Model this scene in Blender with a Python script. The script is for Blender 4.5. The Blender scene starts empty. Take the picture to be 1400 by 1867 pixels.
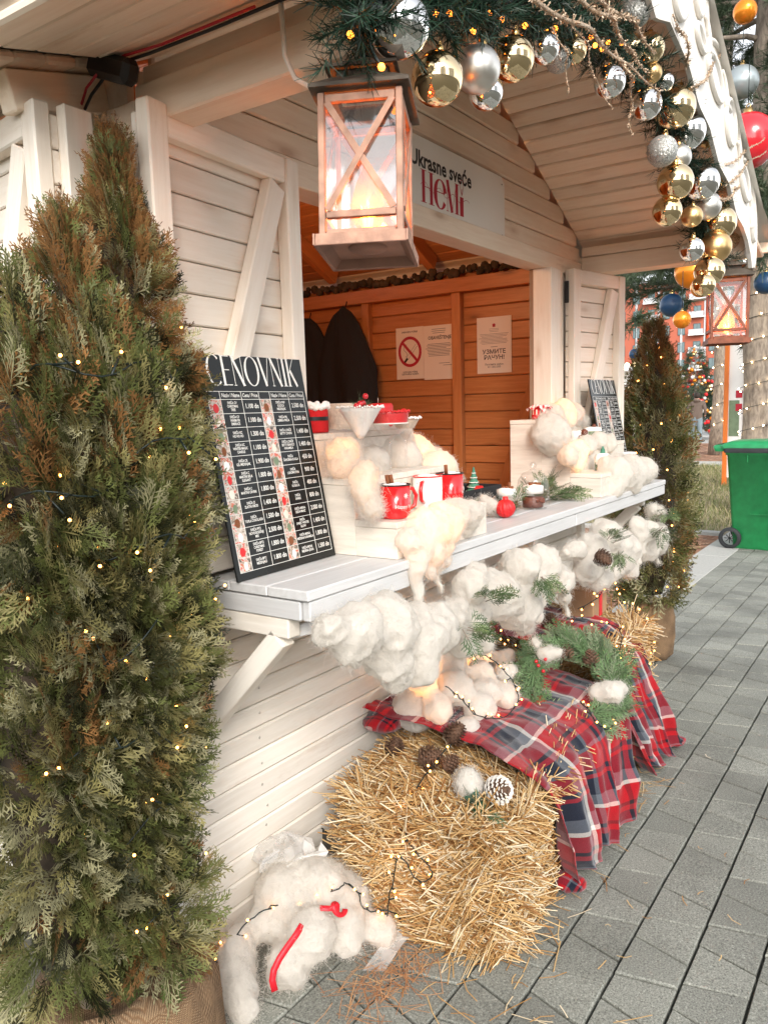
import bpy, math, random
import numpy as np
from mathutils import Matrix, Vector

SC = bpy.context.scene
COL = SC.collection
R = math.radians

# ------------------------------------------------------------------ camera
cam = bpy.data.cameras.new('camera')
cam.sensor_fit = 'HORIZONTAL'; cam.sensor_width = 36.0
cam.lens = 36.0 * 1450.0 / 1400.0
cam.clip_start = 0.05; cam.clip_end = 3000
camo = bpy.data.objects.new('camera', cam); COL.objects.link(camo)
CAM_R = Vector((0.56657, -0.82355, -0.02769)); CAM_U = Vector((0.12044, 0.04951, 0.99149)); CAM_F = Vector((0.81517, 0.56508, -0.12724))
CAM_P = Vector((-1.24, -1.5007, 1.45))
camo.matrix_world = Matrix(((CAM_R.x, CAM_U.x, -CAM_F.x, CAM_P.x), (CAM_R.y, CAM_U.y, -CAM_F.y, CAM_P.y), (CAM_R.z, CAM_U.z, -CAM_F.z, CAM_P.z), (0, 0, 0, 1)))
SC.camera = camo

# ------------------------------------------------------------------ sky, sun, exposure
SUN_EL, SUN_AZ = R(30), R(226)          # azimuth measured from +Y towards +X: the sun stands in front of the stall, left of the camera
world = bpy.data.worlds.new('World'); SC.world = world; world.use_nodes = True
wn = world.node_tree; wn.nodes.clear()
sky = wn.nodes.new('ShaderNodeTexSky'); sky.sky_type = 'NISHITA'; sky.sun_disc = False
sky.sun_elevation = SUN_EL; sky.sun_rotation = SUN_AZ; sky.air_density = 1.0; sky.dust_density = 1.0; sky.ozone_density = 1.0
hsv = wn.nodes.new('ShaderNodeHueSaturation'); hsv.inputs['Saturation'].default_value = 0.18; hsv.inputs['Value'].default_value = 1.0
bg = wn.nodes.new('ShaderNodeBackground'); bg.inputs['Strength'].default_value = 0.15
wo = wn.nodes.new('ShaderNodeOutputWorld')
wn.links.new(sky.outputs[0], hsv.inputs['Color']); wn.links.new(hsv.outputs[0], bg.inputs['Color']); wn.links.new(bg.outputs[0], wo.inputs['Surface'])
sun = bpy.data.lights.new('sun', 'SUN'); sun.energy = 1.5; sun.angle = R(25); sun.color = (1.0, 0.93, 0.84)
suno = bpy.data.objects.new('sun', sun); COL.objects.link(suno)
sdir = Vector((math.sin(SUN_AZ) * math.cos(SUN_EL), math.cos(SUN_AZ) * math.cos(SUN_EL), math.sin(SUN_EL)))
suno.rotation_euler = sdir.to_track_quat('Z', 'Y').to_euler(); suno.location = sdir * 30
SC.view_settings.view_transform = 'Standard'; SC.view_settings.look = 'None'
SC.view_settings.gamma = 1.0; SC.view_settings.use_curve_mapping = False
SC.view_settings.exposure = 1.46
SC.cycles.max_bounces = 8; SC.cycles.diffuse_bounces = 6; SC.cycles.glossy_bounces = 4
SC.cycles.transmission_bounces = 6; SC.cycles.transparent_max_bounces = 12
SC.cycles.caustics_reflective = False; SC.cycles.caustics_refractive = False
SC.cycles.use_denoising = True
SC.cycles.sample_clamp_indirect = 6.0

# ------------------------------------------------------------------ materials
MATS = {}
def _nt(name):
    m = bpy.data.materials.new(name); m.use_nodes = True
    nt = m.node_tree; nt.nodes.clear()
    out = nt.nodes.new('ShaderNodeOutputMaterial')
    b = nt.nodes.new('ShaderNodeBsdfPrincipled'); nt.links.new(b.outputs[0], out.inputs[0])
    MATS[name] = m
    return m, nt, b, out
def _n(nt, typ, **kw):
    n = nt.nodes.new(typ)
    for k, v in kw.items():
        if k in n.inputs.keys(): n.inputs[k].default_value = v
        else: setattr(n, k, v)
    return n
def _ramp(nt, stops, interp='LINEAR'):
    r = nt.nodes.new('ShaderNodeValToRGB'); e = r.color_ramp; e.interpolation = interp
    while len(e.elements) < len(stops): e.elements.new(0.5)
    for el, (p, c) in zip(e.elements, stops):
        el.position = p; el.color = (c[0], c[1], c[2], 1) if not isinstance(c, (int, float)) else (c, c, c, 1)
    return r
def _mix(nt, fac, a, b, mode='MIX'):
    m = nt.nodes.new('ShaderNodeMix'); m.data_type = 'RGBA'; m.blend_type = mode
    for s, v in ((0, fac), (6, a), (7, b)):
        if hasattr(v, 'links') or isinstance(v, bpy.types.NodeSocket): nt.links.new(v, m.inputs[s])
        elif isinstance(v, (int, float)): m.inputs[s].default_value = v if s == 0 else (v, v, v, 1)
        else: m.inputs[s].default_value = (v[0], v[1], v[2], 1)
    return m.outputs[2]
def _bump(nt, b, height, strength=0.3, dist=0.01):
    bm = _n(nt, 'ShaderNodeBump'); bm.inputs['Strength'].default_value = strength; bm.inputs['Distance'].default_value = dist
    nt.links.new(height, bm.inputs['Height']); nt.links.new(bm.outputs[0], b.inputs['Normal'])
def _objvec(nt, scale, rnd=40.0):
    tc = _n(nt, 'ShaderNodeTexCoord'); oi = _n(nt, 'ShaderNodeObjectInfo')
    mu = _n(nt, 'ShaderNodeMath', operation='MULTIPLY'); mu.inputs[1].default_value = rnd; nt.links.new(oi.outputs['Random'], mu.inputs[0])
    ad = _n(nt, 'ShaderNodeVectorMath', operation='ADD'); nt.links.new(tc.outputs['Object'], ad.inputs[0]); nt.links.new(mu.outputs[0], ad.inputs[1])
    mp = _n(nt, 'ShaderNodeMapping'); mp.inputs['Scale'].default_value = scale; nt.links.new(ad.outputs[0], mp.inputs['Vector'])
    return ad.outputs[0], mp.outputs[0], oi.outputs['Random']
def plain(name, col, rough=0.6, metal=0.0, bump=0.0, bscale=80, var=0.0, spec=0.5, emit=None, es=0, coat=0):
    m, nt, b, out = _nt(name)
    b.inputs['Base Color'].default_value = (*col, 1); b.inputs['Roughness'].default_value = rough; b.inputs['Metallic'].default_value = metal
    b.inputs['Specular IOR Level'].default_value = spec; b.inputs['Coat Weight'].default_value = coat
    if bump or var:
        tc = _n(nt, 'ShaderNodeTexCoord'); no = _n(nt, 'ShaderNodeTexNoise', Scale=bscale, Detail=5.0); nt.links.new(tc.outputs['Object'], no.inputs['Vector'])
        if bump: _bump(nt, b, no.outputs['Fac'], bump, 0.004)
        if var:
            no2 = _n(nt, 'ShaderNodeTexNoise', Scale=bscale * 0.3, Detail=6.0); nt.links.new(tc.outputs['Object'], no2.inputs['Vector'])
            rp = _ramp(nt, [(0.3, tuple(c * (1 - var) for c in col)), (0.7, tuple(min(1, c * (1 + var * 0.6)) for c in col))])
            nt.links.new(no2.outputs['Fac'], rp.inputs[0]); nt.links.new(rp.outputs[0], b.inputs['Base Color'])
    if emit: b.inputs['Emission Color'].default_value = (*emit, 1); b.inputs['Emission Strength'].default_value = es
    return m
def wood(name, light, dark, knot, grain=(2.0, 26, 26), wear=0.0, wearcol=(0.4, 0.24, 0.13), rough=0.55, knots=1.0, bump=0.25):
    m, nt, b, out = _nt(name)
    raw, vec, rnd = _objvec(nt, grain)
    g = _n(nt, 'ShaderNodeTexNoise', Scale=2.2, Detail=7.0, Roughness=0.65, Distortion=0.4); nt.links.new(vec, g.inputs['Vector'])
    rp = _ramp(nt, [(0.28, dark), (0.62, light)]); nt.links.new(g.outputs['Fac'], rp.inputs[0])
    col = rp.outputs[0]
    # knots: sparse round stains, a little stretched along the grain
    mp = _n(nt, 'ShaderNodeMapping'); mp.inputs['Scale'].default_value = (2.6, 7.5, 7.5); nt.links.new(raw, mp.inputs['Vector'])
    vo = _n(nt, 'ShaderNodeTexVoronoi', Scale=1.0, Randomness=1.0); nt.links.new(mp.outputs[0], vo.inputs['Vector'])
    kr = _ramp(nt, [(0.05, 0.75 * knots), (0.10, 0.35 * knots), (0.2, 0.0)]); nt.links.new(vo.outputs['Distance'], kr.inputs[0])
    col = _mix(nt, kr.outputs[0], col, knot)
    if wear:
        w = _n(nt, 'ShaderNodeTexNoise', Scale=5.0, Detail=8.0, Roughness=0.7); mp2 = _n(nt, 'ShaderNodeMapping'); mp2.inputs['Scale'].default_value = (0.6, 2.0, 2.0)
        nt.links.new(raw, mp2.inputs['Vector']); nt.links.new(mp2.outputs[0], w.inputs['Vector'])
        wr = _ramp(nt, [(0.60, 0.0), (0.72, wear)]); nt.links.new(w.outputs['Fac'], wr.inputs[0])
        col = _mix(nt, wr.outputs[0], col, wearcol)
    br = _n(nt, 'ShaderNodeMapRange'); br.inputs['To Min'].default_value = 0.88; br.inputs['To Max'].default_value = 1.04; nt.links.new(rnd, br.inputs['Value'])
    h = _n(nt, 'ShaderNodeHueSaturation'); nt.links.new(col, h.inputs['Color']); nt.links.new(br.outputs[0], h.inputs['Value'])
    nt.links.new(h.outputs[0], b.inputs['Base Color'])
    b.inputs['Roughness'].default_value = rough
    _bump(nt, b, g.outputs['Fac'], bump, 0.003)
    return m
wood('white_wood', (0.86, 0.81, 0.735), (0.76, 0.70, 0.615), (0.52, 0.40, 0.29), wear=0.35, wearcol=(0.55, 0.42, 0.31), knots=0.55)
wood('cream_wood', (0.90, 0.82, 0.72), (0.82, 0.72, 0.605), (0.50, 0.34, 0.21), wear=0.4, wearcol=(0.55, 0.38, 0.25), knots=0.6)
wood('warm_lit_whitewash', (0.88, 0.745, 0.60), (0.80, 0.64, 0.485), (0.48, 0.29, 0.17), wear=0.5, wearcol=(0.55, 0.36, 0.23), knots=0.9)  # whitewash over raw wood, with warm bounced light put into the peach tint
wood('shelf_wood', (0.60, 0.60, 0.60), (0.51, 0.505, 0.50), (0.55, 0.5, 0.44), wear=0.35, wearcol=(0.55, 0.5, 0.45), knots=0.3)
wood('pine_wood', (0.58, 0.235, 0.08), (0.44, 0.155, 0.045), (0.20, 0.065, 0.02), wear=0.0, rough=0.4, knots=1.2)
wood('pale_laminate', (0.79, 0.72, 0.63), (0.60, 0.53, 0.45), (0.6, 0.5, 0.4), grain=(18, 2.0, 18), knots=0.0, bump=0.1, rough=0.45)
wood('bark', (0.33, 0.27, 0.21), (0.10, 0.075, 0.06), (0.08, 0.06, 0.05), grain=(9, 9, 3), rough=0.95, knots=0.5, bump=1.0)
plain('gap_dark', (0.32, 0.22, 0.15), 0.9)
plain('red_base', (0.35, 0.07, 0.04), 0.8, var=0.3, bscale=30)
plain('black_plastic', (0.012, 0.012, 0.013), 0.4)
plain('red_cable', (0.45, 0.02, 0.04), 0.4)
plain('white_cable', (0.72, 0.68, 0.6), 0.4)
plain('green_cable', (0.006, 0.014, 0.012), 0.5)
plain('screw', (0.05, 0.045, 0.04), 0.5, 0.6)
plain('steel', (0.62, 0.58, 0.52), 0.3, 1.0)
plain('rust_dark', (0.14, 0.115, 0.09), 0.75, 0.4, bump=0.3, var=0.4, bscale=60)
plain('copper_paint', (0.40, 0.225, 0.155), 0.6, 0.25, bump=0.25, var=0.4, bscale=90)
plain('copper_paint_red', (0.22, 0.065, 0.03), 0.55, 0.2, bump=0.25, var=0.35, bscale=90)
plain('copper_inside', (0.34, 0.17, 0.12), 0.6, 0.3, var=0.3, bscale=40)
plain('black_fabric', (0.014, 0.014, 0.016), 0.9, bump=0.5, bscale=300)
plain('paper', (0.80, 0.70, 0.58), 0.8, var=0.05, bscale=8)
plain('ink', (0.02, 0.015, 0.015), 0.7)
plain('ink_red', (0.42, 0.012, 0.03), 0.6)
plain('sign_white', (0.80, 0.765, 0.70), 0.5, var=0.06, bscale=6)
plain('price_black', (0.010, 0.011, 0.011), 0.22, spec=0.25)
plain('price_white', (0.80, 0.79, 0.75), 0.5)
plain('red_enamel', (0.62, 0.012, 0.015), 0.18, coat=0.5)
plain('white_enamel', (0.82, 0.80, 0.76), 0.2, coat=0.4)
plain('red_wax', (0.62, 0.015, 0.018), 0.5, bump=0.15, bscale=60)
plain('red_knit', (0.60, 0.012, 0.015), 0.95, bump=0.8, bscale=220)
plain('white_wax', (0.92, 0.89, 0.84), 0.6, bump=0.6, bscale=130)
plain('cream_knit', (0.70, 0.58, 0.46), 0.95, bump=1.0, bscale=200, var=0.2)
plain('brown_wax', (0.14, 0.035, 0.016), 0.5, bump=0.5, bscale=200)
plain('cinnamon', (0.20, 0.065, 0.022), 0.8, bump=0.4, bscale=150)
plain('green_wax', (0.05, 0.20, 0.13), 0.55)
plain('gold_trim', (0.75, 0.5, 0.2), 0.25, 1.0)
plain('red_ribbon', (0.60, 0.012, 0.025), 0.45, bump=0.2, bscale=300)
plain('berry', (0.55, 0.01, 0.02), 0.2, coat=0.5)
plain('green_label', (0.16, 0.22, 0.13), 0.5, var=0.2, bscale=60)
plain('orange_label', (0.62, 0.20, 0.04), 0.5)
plain('bin_green', (0.012, 0.185, 0.055), 0.42, bump=0.08, bscale=40, var=0.22)
plain('bin_lid', (0.015, 0.26, 0.09), 0.42, bump=0.08, bscale=40, var=0.2)
plain('rubber', (0.02, 0.022, 0.024), 0.75, var=0.3, bscale=40)
plain('grey_plastic', (0.10, 0.10, 0.09), 0.6)
plain('plastic_film', (0.78, 0.78, 0.77), 0.25, bump=0.5, bscale=40)
plain('cone_brown', (0.13, 0.068, 0.04), 0.8, var=0.5, bscale=70)
plain('cone_snow', (0.66, 0.62, 0.56), 0.9)
plain('kraft', (0.33, 0.205, 0.115), 0.9, var=0.2, bscale=30)
plain('mulch', (0.32, 0.17, 0.10), 0.95, bump=1.0, bscale=26, var=0.7)
plain('sand_joint', (0.095, 0.092, 0.07), 0.95, bump=0.4, bscale=120, var=0.4)
plain('slab', (0.40, 0.395, 0.37), 0.85, bump=0.2, bscale=220, var=0.15)
plain('soil', (0.30, 0.25, 0.16), 0.95, bump=0.6, bscale=14, var=0.4)
plain('house_orange', (0.40, 0.105, 0.06), 0.8, var=0.08, bscale=0.6)
plain('house_grey', (0.45, 0.45, 0.46), 0.7)
plain('window_glass', (0.10, 0.15, 0.16), 0.15, spec=0.8)
plain('window_frame', (0.07, 0.09, 0.09), 0.5)
plain('white_paint', (0.80, 0.79, 0.77), 0.5)
plain('fret_white', (0.80, 0.76, 0.70), 0.55, var=0.05, bscale=10)
plain('fret_panel', (0.78, 0.78, 0.80), 0.35)
plain('orange_paint', (0.70, 0.17, 0.02), 0.45)
plain('skin', (0.55, 0.33, 0.24), 0.6)
plain('hair_dark', (0.03, 0.02, 0.015), 0.7)
plain('jacket_brown', (0.14, 0.105, 0.085), 0.8, bump=0.5, bscale=20)
plain('jeans', (0.20, 0.27, 0.31), 0.85, var=0.2, bscale=9)
plain('jacket_blue', (0.35, 0.42, 0.50), 0.8)
plain('shoe', (0.28, 0.16, 0.09), 0.7)
plain('bulb_warm', (1, 0.5, 0.2), 0.4, emit=(1.0, 0.38, 0.07), es=6.0)
plain('bulb_orange', (1, 0.4, 0.1), 0.4, emit=(1.0, 0.22, 0.02), es=4.0)
plain('bulb_white', (1, 0.9, 0.75), 0.4, emit=(1.0, 0.75, 0.42), es=9.0)
plain('flame', (1, 0.7, 0.3), 0.4, emit=(1.0, 0.45, 0.09), es=14.0)
plain('silver_shiny', (0.88, 0.87, 0.85), 0.035, 1.0)
plain('gold_shiny', (0.90, 0.70, 0.42), 0.05, 1.0)
plain('silver_matte', (0.72, 0.69, 0.64), 0.38, 1.0)
plain('gold_matte', (0.80, 0.55, 0.26), 0.33, 1.0)
plain('orange_bauble', (0.85, 0.26, 0.02), 0.22, 0.5)
plain('blue_bauble', (0.012, 0.05, 0.12), 0.35, 0.0)
plain('red_bauble', (0.62, 0.02, 0.03), 0.22, 0.0, coat=0.4)
plain('grey_bauble', (0.40, 0.45, 0.46), 0.3, 0.5)
plain('sheet_white', (0.74, 0.72, 0.68), 0.5, var=0.15, bscale=5)
plain('insulation', (0.07, 0.05, 0.03), 0.95, bump=1.0, bscale=30, var=0.6)

def glitter(name, col):
    m, nt, b, out = _nt(name)
    tc = _n(nt, 'ShaderNodeTexCoord'); vo = _n(nt, 'ShaderNodeTexVoronoi', Scale=420.0); nt.links.new(tc.outputs['Object'], vo.inputs['Vector'])
    rp = _ramp(nt, [(0.0, tuple(c * 0.35 for c in col)), (0.55, col), (1.0, tuple(min(1, c * 1.7) for c in col))]); nt.links.new(vo.outputs['Color'], rp.inputs[0])
    nt.links.new(rp.outputs[0], b.inputs['Base Color']); b.inputs['Metallic'].default_value = 0.6; b.inputs['Roughness'].default_value = 0.45
    sep = _n(nt, 'ShaderNodeVectorMath', operation='SUBTRACT'); sep.inputs[1].default_value = (0.5, 0.5, 0.5); nt.links.new(vo.outputs['Color'], sep.inputs[0])
    ge = _n(nt, 'ShaderNodeNewGeometry'); sc = _n(nt, 'ShaderNodeVectorMath', operation='SCALE'); sc.inputs['Scale'].default_value = 0.9; nt.links.new(sep.outputs[0], sc.inputs[0])
    ad = _n(nt, 'ShaderNodeVectorMath', operation='ADD'); nt.links.new(ge.outputs['Normal'], ad.inputs[0]); nt.links.new(sc.outputs[0], ad.inputs[1])
    no = _n(nt, 'ShaderNodeVectorMath', operation='NORMALIZE'); nt.links.new(ad.outputs[0], no.inputs[0]); nt.links.new(no.outputs[0], b.inputs['Normal'])
    return m
glitter('silver_glitter', (0.52, 0.52, 0.49)); glitter('gold_glitter', (0.60, 0.44, 0.28)); glitter('twig_glitter', (0.58, 0.43, 0.30))

def glassy(name, tint=(1, 1, 1), refl=0.14, haze=0.04, rough=0.02):
    m, nt, b, out = _nt(name); nt.nodes.remove(b)
    tr = _n(nt, 'ShaderNodeBsdfTransparent'); tr.inputs[0].default_value = (*tint, 1)
    gl = _n(nt, 'ShaderNodeBsdfGlossy'); gl.inputs['Roughness'].default_value = rough
    lw = _n(nt, 'ShaderNodeLayerWeight', Blend=0.3); fr = _n(nt, 'ShaderNodeMath', operation='POWER'); fr.inputs[1].default_value = 3.0; nt.links.new(lw.outputs['Facing'], fr.inputs[0])
    ad = _n(nt, 'ShaderNodeMath', operation='MULTIPLY_ADD'); ad.inputs[1].default_value = 0.6; ad.inputs[2].default_value = refl; ad.use_clamp = True; nt.links.new(fr.outputs[0], ad.inputs[0])
    mx = _n(nt, 'ShaderNodeMixShader'); nt.links.new(ad.outputs[0], mx.inputs[0]); nt.links.new(tr.outputs[0], mx.inputs[1]); nt.links.new(gl.outputs[0], mx.inputs[2])
    df = _n(nt, 'ShaderNodeBsdfDiffuse'); df.inputs[0].default_value = (0.85, 0.83, 0.8, 1)
    tc = _n(nt, 'ShaderNodeTexCoord'); no = _n(nt, 'ShaderNodeTexNoise', Scale=9.0, Detail=6.0); nt.links.new(tc.outputs['Object'], no.inputs['Vector'])
    rp = _ramp(nt, [(0.35, haze * 0.5), (0.75, min(1.0, haze * 2))]); nt.links.new(no.outputs['Fac'], rp.inputs[0])
    m2 = _n(nt, 'ShaderNodeMixShader'); nt.links.new(rp.outputs[0], m2.inputs[0]); nt.links.new(mx.outputs[0], m2.inputs[1]); nt.links.new(df.outputs[0], m2.inputs[2])
    nt.links.new(m2.outputs[0], out.inputs[0])
    return m
glassy('clear_glass', refl=0.09, haze=0.006); glassy('lantern_glass', refl=0.20, haze=0.03, rough=0.05); glassy('lantern_glass_clear', refl=0.06, haze=0.015, rough=0.04); glassy('glow_tinted_glass', (1.0, 0.5, 0.14), refl=0.05, haze=0.06); glassy('film', refl=0.10, haze=0.28, rough=0.15)

def islands(name, stops, rough=0.6, transl=0.0, tcol=None, spec=0.3, attr=None):
    """colour varies piece by piece (random per island) or comes from a colour attribute"""
    m, nt, b, out = _nt(name)
    ge = _n(nt, 'ShaderNodeNewGeometry'); rp = _ramp(nt, stops); nt.links.new(ge.outputs['Random Per Island'], rp.inputs[0])
    col = rp.outputs[0]
    if attr:
        at = _n(nt, 'ShaderNodeAttribute'); at.attribute_name = attr
        col = _mix(nt, 1.0, at.outputs['Color'], col, 'MULTIPLY')
    nt.links.new(col, b.inputs['Base Color']); b.inputs['Roughness'].default_value = rough; b.inputs['Specular IOR Level'].default_value = spec
    if transl:
        t = _n(nt, 'ShaderNodeBsdfTranslucent'); nt.links.new(col, t.inputs[0])
        mx = _n(nt, 'ShaderNodeMixShader'); mx.inputs[0].default_value = transl
        nt.links.new(b.outputs[0], mx.inputs[1]); nt.links.new(t.outputs[0], mx.inputs[2]); nt.links.new(mx.outputs[0], out.inputs[0])
    return m
islands('straw', [(0.0, (0.24, 0.10, 0.028)), (0.3, (0.50, 0.28, 0.10)), (0.65, (0.66, 0.46, 0.22)), (1.0, (0.80, 0.70, 0.52))], 0.5, 0.1)
islands('pine_litter', [(0.0, (0.30, 0.12, 0.05)), (1.0, (0.62, 0.36, 0.18))], 0.7)
islands('thuja', [(0.0, (0.72, 0.72, 0.72)), (1.0, (1.2, 1.2, 1.2))], 0.55, 0.15, attr='Col')
islands('garland_needle', [(0.0, (0.006, 0.018, 0.010)), (0.7, (0.014, 0.042, 0.024)), (1.0, (0.045, 0.085, 0.055))], 0.4, 0.05)
islands('pine_needle', [(0.0, (0.035, 0.06, 0.03)), (1.0, (0.11, 0.15, 0.085))], 0.5, 0.15)
islands('grass_blade', [(0.0, (0.13, 0.18, 0.05)), (0.45, (0.24, 0.26, 0.10)), (0.75, (0.45, 0.38, 0.22)), (1.0, (0.55, 0.46, 0.30))], 0.7, 0.2)
islands('mulch_chip', [(0.0, (0.22, 0.09, 0.05)), (0.6, (0.42, 0.22, 0.13)), (1.0, (0.6, 0.42, 0.3))], 0.9)
plain('shaded_straw_core', (0.20, 0.09, 0.025), 0.95, bump=1.0, bscale=60, var=0.5)  # darker than the stalks: shade in the gaps put into the colour
plain('shaded_inner_twigs', (0.035, 0.024, 0.014), 0.95, bump=1.0, bscale=50, var=0.5)  # dead inner foliage, darkened to carry the shade inside the crown

def wool_mat(name, col, transl):
    m, nt, b, out = _nt(name)
    tc = _n(nt, 'ShaderNodeTexCoord'); no = _n(nt, 'ShaderNodeTexNoise', Scale=26.0, Detail=9.0, Roughness=0.75, Distortion=0.8); nt.links.new(tc.outputs['Object'], no.inputs['Vector'])
    rp = _ramp(nt, [(0.28, tuple(c * 0.84 for c in col)), (0.6, col)]); nt.links.new(no.outputs['Fac'], rp.inputs[0])
    nf = _n(nt, 'ShaderNodeTexNoise', Scale=150.0, Detail=3.0); nt.links.new(tc.outputs['Object'], nf.inputs['Vector'])
    sp = _ramp(nt, [(0.73, 0.0), (0.77, 0.6)]); nt.links.new(nf.outputs['Fac'], sp.inputs[0])
    c2 = _mix(nt, sp.outputs[0], rp.outputs[0], (0.35, 0.28, 0.2))
    nt.links.new(c2, b.inputs['Base Color']); b.inputs['Roughness'].default_value = 1.0; b.inputs['Specular IOR Level'].default_value = 0.05
    b.inputs['Sheen Weight'].default_value = 0.25
    _bump(nt, b, no.outputs['Fac'], 0.7, 0.012)
    t = _n(nt, 'ShaderNodeBsdfTranslucent'); nt.links.new(c2, t.inputs[0])
    mx = _n(nt, 'ShaderNodeMixShader'); mx.inputs[0].default_value = transl
    nt.links.new(b.outputs[0], mx.inputs[1]); nt.links.new(t.outputs[0], mx.inputs[2]); nt.links.new(mx.outputs[0], out.inputs[0])
wool_mat('wool', (0.87, 0.825, 0.755), 0.42)

def sack_mat():
    m, nt, b, out = _nt('sack'); tc = _n(nt, 'ShaderNodeTexCoord'); hs = []
    for rot in (0.0, 1.5708):
        mp = _n(nt, 'ShaderNodeMapping'); mp.inputs['Rotation'].default_value = (0, rot, 0.6); nt.links.new(tc.outputs['Object'], mp.inputs['Vector'])
        wv = _n(nt, 'ShaderNodeTexWave', Scale=95.0, Distortion=1.6, Detail=2.0); nt.links.new(mp.outputs[0], wv.inputs['Vector']); hs.append(wv.outputs['Fac'])
    mu = _n(nt, 'ShaderNodeMath', operation='MULTIPLY'); nt.links.new(hs[0], mu.inputs[0]); nt.links.new(hs[1], mu.inputs[1])
    no = _n(nt, 'ShaderNodeTexNoise', Scale=14.0, Detail=6.0); nt.links.new(tc.outputs['Object'], no.inputs['Vector'])
    r1 = _ramp(nt, [(0.0, (0.17, 0.095, 0.045)), (0.6, (0.42, 0.28, 0.16))]); nt.links.new(mu.outputs[0], r1.inputs[0])
    r2 = _ramp(nt, [(0.35, 0.6), (0.65, 1.1)]); nt.links.new(no.outputs['Fac'], r2.inputs[0])
    nt.links.new(_mix(nt, 1.0, r1.outputs[0], r2.outputs[0], 'MULTIPLY'), b.inputs['Base Color']); b.inputs['Roughness'].default_value = 0.95; _bump(nt, b, mu.outputs[0], 0.8, 0.003)
sack_mat()
def paver_mat():
    m, nt, b, out = _nt('paver_stone')
    raw, vec, rnd = _objvec(nt, (1, 1, 1), 7.0)
    ge = _n(nt, 'ShaderNodeNewGeometry')
    n1 = _n(nt, 'ShaderNodeTexNoise', Scale=190.0, Detail=5.0, Roughness=0.85); nt.links.new(raw, n1.inputs['Vector'])
    rp = _ramp(nt, [(0.34, (0.032, 0.033, 0.028)), (0.46, (0.185, 0.189, 0.164)), (0.60, (0.305, 0.31, 0.27)), (0.68, (0.60, 0.60, 0.53))]); nt.links.new(n1.outputs['Fac'], rp.inputs[0])
    n2 = _n(nt, 'ShaderNodeTexNoise', Scale=2.4, Detail=6.0); nt.links.new(ge.outputs['Position'], n2.inputs['Vector'])
    r2 = _ramp(nt, [(0.30, 0.66), (0.48, 0.95), (0.62, 1.08)]); nt.links.new(n2.outputs['Fac'], r2.inputs[0])
    c = _mix(nt, 1.0, rp.outputs[0], r2.outputs[0], 'MULTIPLY')
    br = _n(nt, 'ShaderNodeMapRange'); br.inputs['To Min'].default_value = 0.80; br.inputs['To Max'].default_value = 1.15
    ai = _n(nt, 'ShaderNodeMath', operation='ADD'); nt.links.new(rnd, ai.inputs[0]); nt.links.new(ge.outputs['Random Per Island'], ai.inputs[1])
    fr = _n(nt, 'ShaderNodeMath', operation='FRACT'); nt.links.new(ai.outputs[0], fr.inputs[0]); nt.links.new(fr.outputs[0], br.inputs['Value'])
    h = _n(nt, 'ShaderNodeHueSaturation'); nt.links.new(c, h.inputs['Color']); nt.links.new(br.outputs[0], h.inputs['Value'])
    nt.links.new(h.outputs[0], b.inputs['Base Color']); b.inputs['Roughness'].default_value = 0.75
    _bump(nt, b, n1.outputs['Fac'], 0.5, 0.002)
paver_mat()

def plaid_mat():
    m, nt, b, out = _nt('plaid')
    uv = _n(nt, 'ShaderNodeUVMap'); uv.uv_map = 'UVMap'
    sp = _n(nt, 'ShaderNodeSeparateXYZ'); nt.links.new(uv.outputs[0], sp.inputs[0])
    red, navy, grey, white, dark = (0.32, 0.006, 0.011), (0.010, 0.013, 0.024), (0.105, 0.118, 0.14), (0.60, 0.56, 0.51), (0.02, 0.008, 0.011)
    seq = [(0.0, red), (0.16, navy), (0.20, red), (0.24, navy), (0.40, grey), (0.51, white), (0.55, red), (0.70, dark), (0.74, red), (0.80, navy), (0.92, grey), (0.96, red)]
    cols = []
    for o in ('X', 'Y'):
        fr = _n(nt, 'ShaderNodeMath', operation='FRACT'); nt.links.new(sp.outputs[o], fr.inputs[0])
        rp = _ramp(nt, seq, 'CONSTANT'); nt.links.new(fr.outputs[0], rp.inputs[0]); cols.append(rp.outputs[0])
    c = _mix(nt, 0.5, cols[0], cols[1])
    no = _n(nt, 'ShaderNodeTexNoise', Scale=400.0, Detail=2.0); tc = _n(nt, 'ShaderNodeTexCoord'); nt.links.new(tc.outputs['Object'], no.inputs['Vector'])
    r2 = _ramp(nt, [(0.3, 0.82), (0.7, 1.12)]); nt.links.new(no.outputs['Fac'], r2.inputs[0])
    c = _mix(nt, 1.0, c, r2.outputs[0], 'MULTIPLY')
    nt.links.new(c, b.inputs['Base Color']); b.inputs['Roughness'].default_value = 0.95; b.inputs['Sheen Weight'].default_value = 0.25; b.inputs['Specular IOR Level'].default_value = 0.1
    _bump(nt, b, no.outputs['Fac'], 0.4, 0.002)
plaid_mat()
def gingham_mat():
    m, nt, b, out = _nt('gingham')
    tc = _n(nt, 'ShaderNodeTexCoord'); sp = _n(nt, 'ShaderNodeSeparateXYZ'); nt.links.new(tc.outputs['Object'], sp.inputs[0]); outs = []
    for o in 'XY':
        mu = _n(nt, 'ShaderNodeMath', operation='MULTIPLY'); mu.inputs[1].default_value = 62; nt.links.new(sp.outputs[o], mu.inputs[0])
        fr = _n(nt, 'ShaderNodeMath', operation='FRACT'); nt.links.new(mu.outputs[0], fr.inputs[0])
        rp = _ramp(nt, [(0.0, (0.55, 0.012, 0.02)), (0.5, (0.82, 0.78, 0.72))], 'CONSTANT'); nt.links.new(fr.outputs[0], rp.inputs[0]); outs.append(rp.outputs[0])
    nt.links.new(_mix(nt, 0.5, *outs), b.inputs['Base Color']); b.inputs['Roughness'].default_value = 0.9
gingham_mat()
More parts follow.
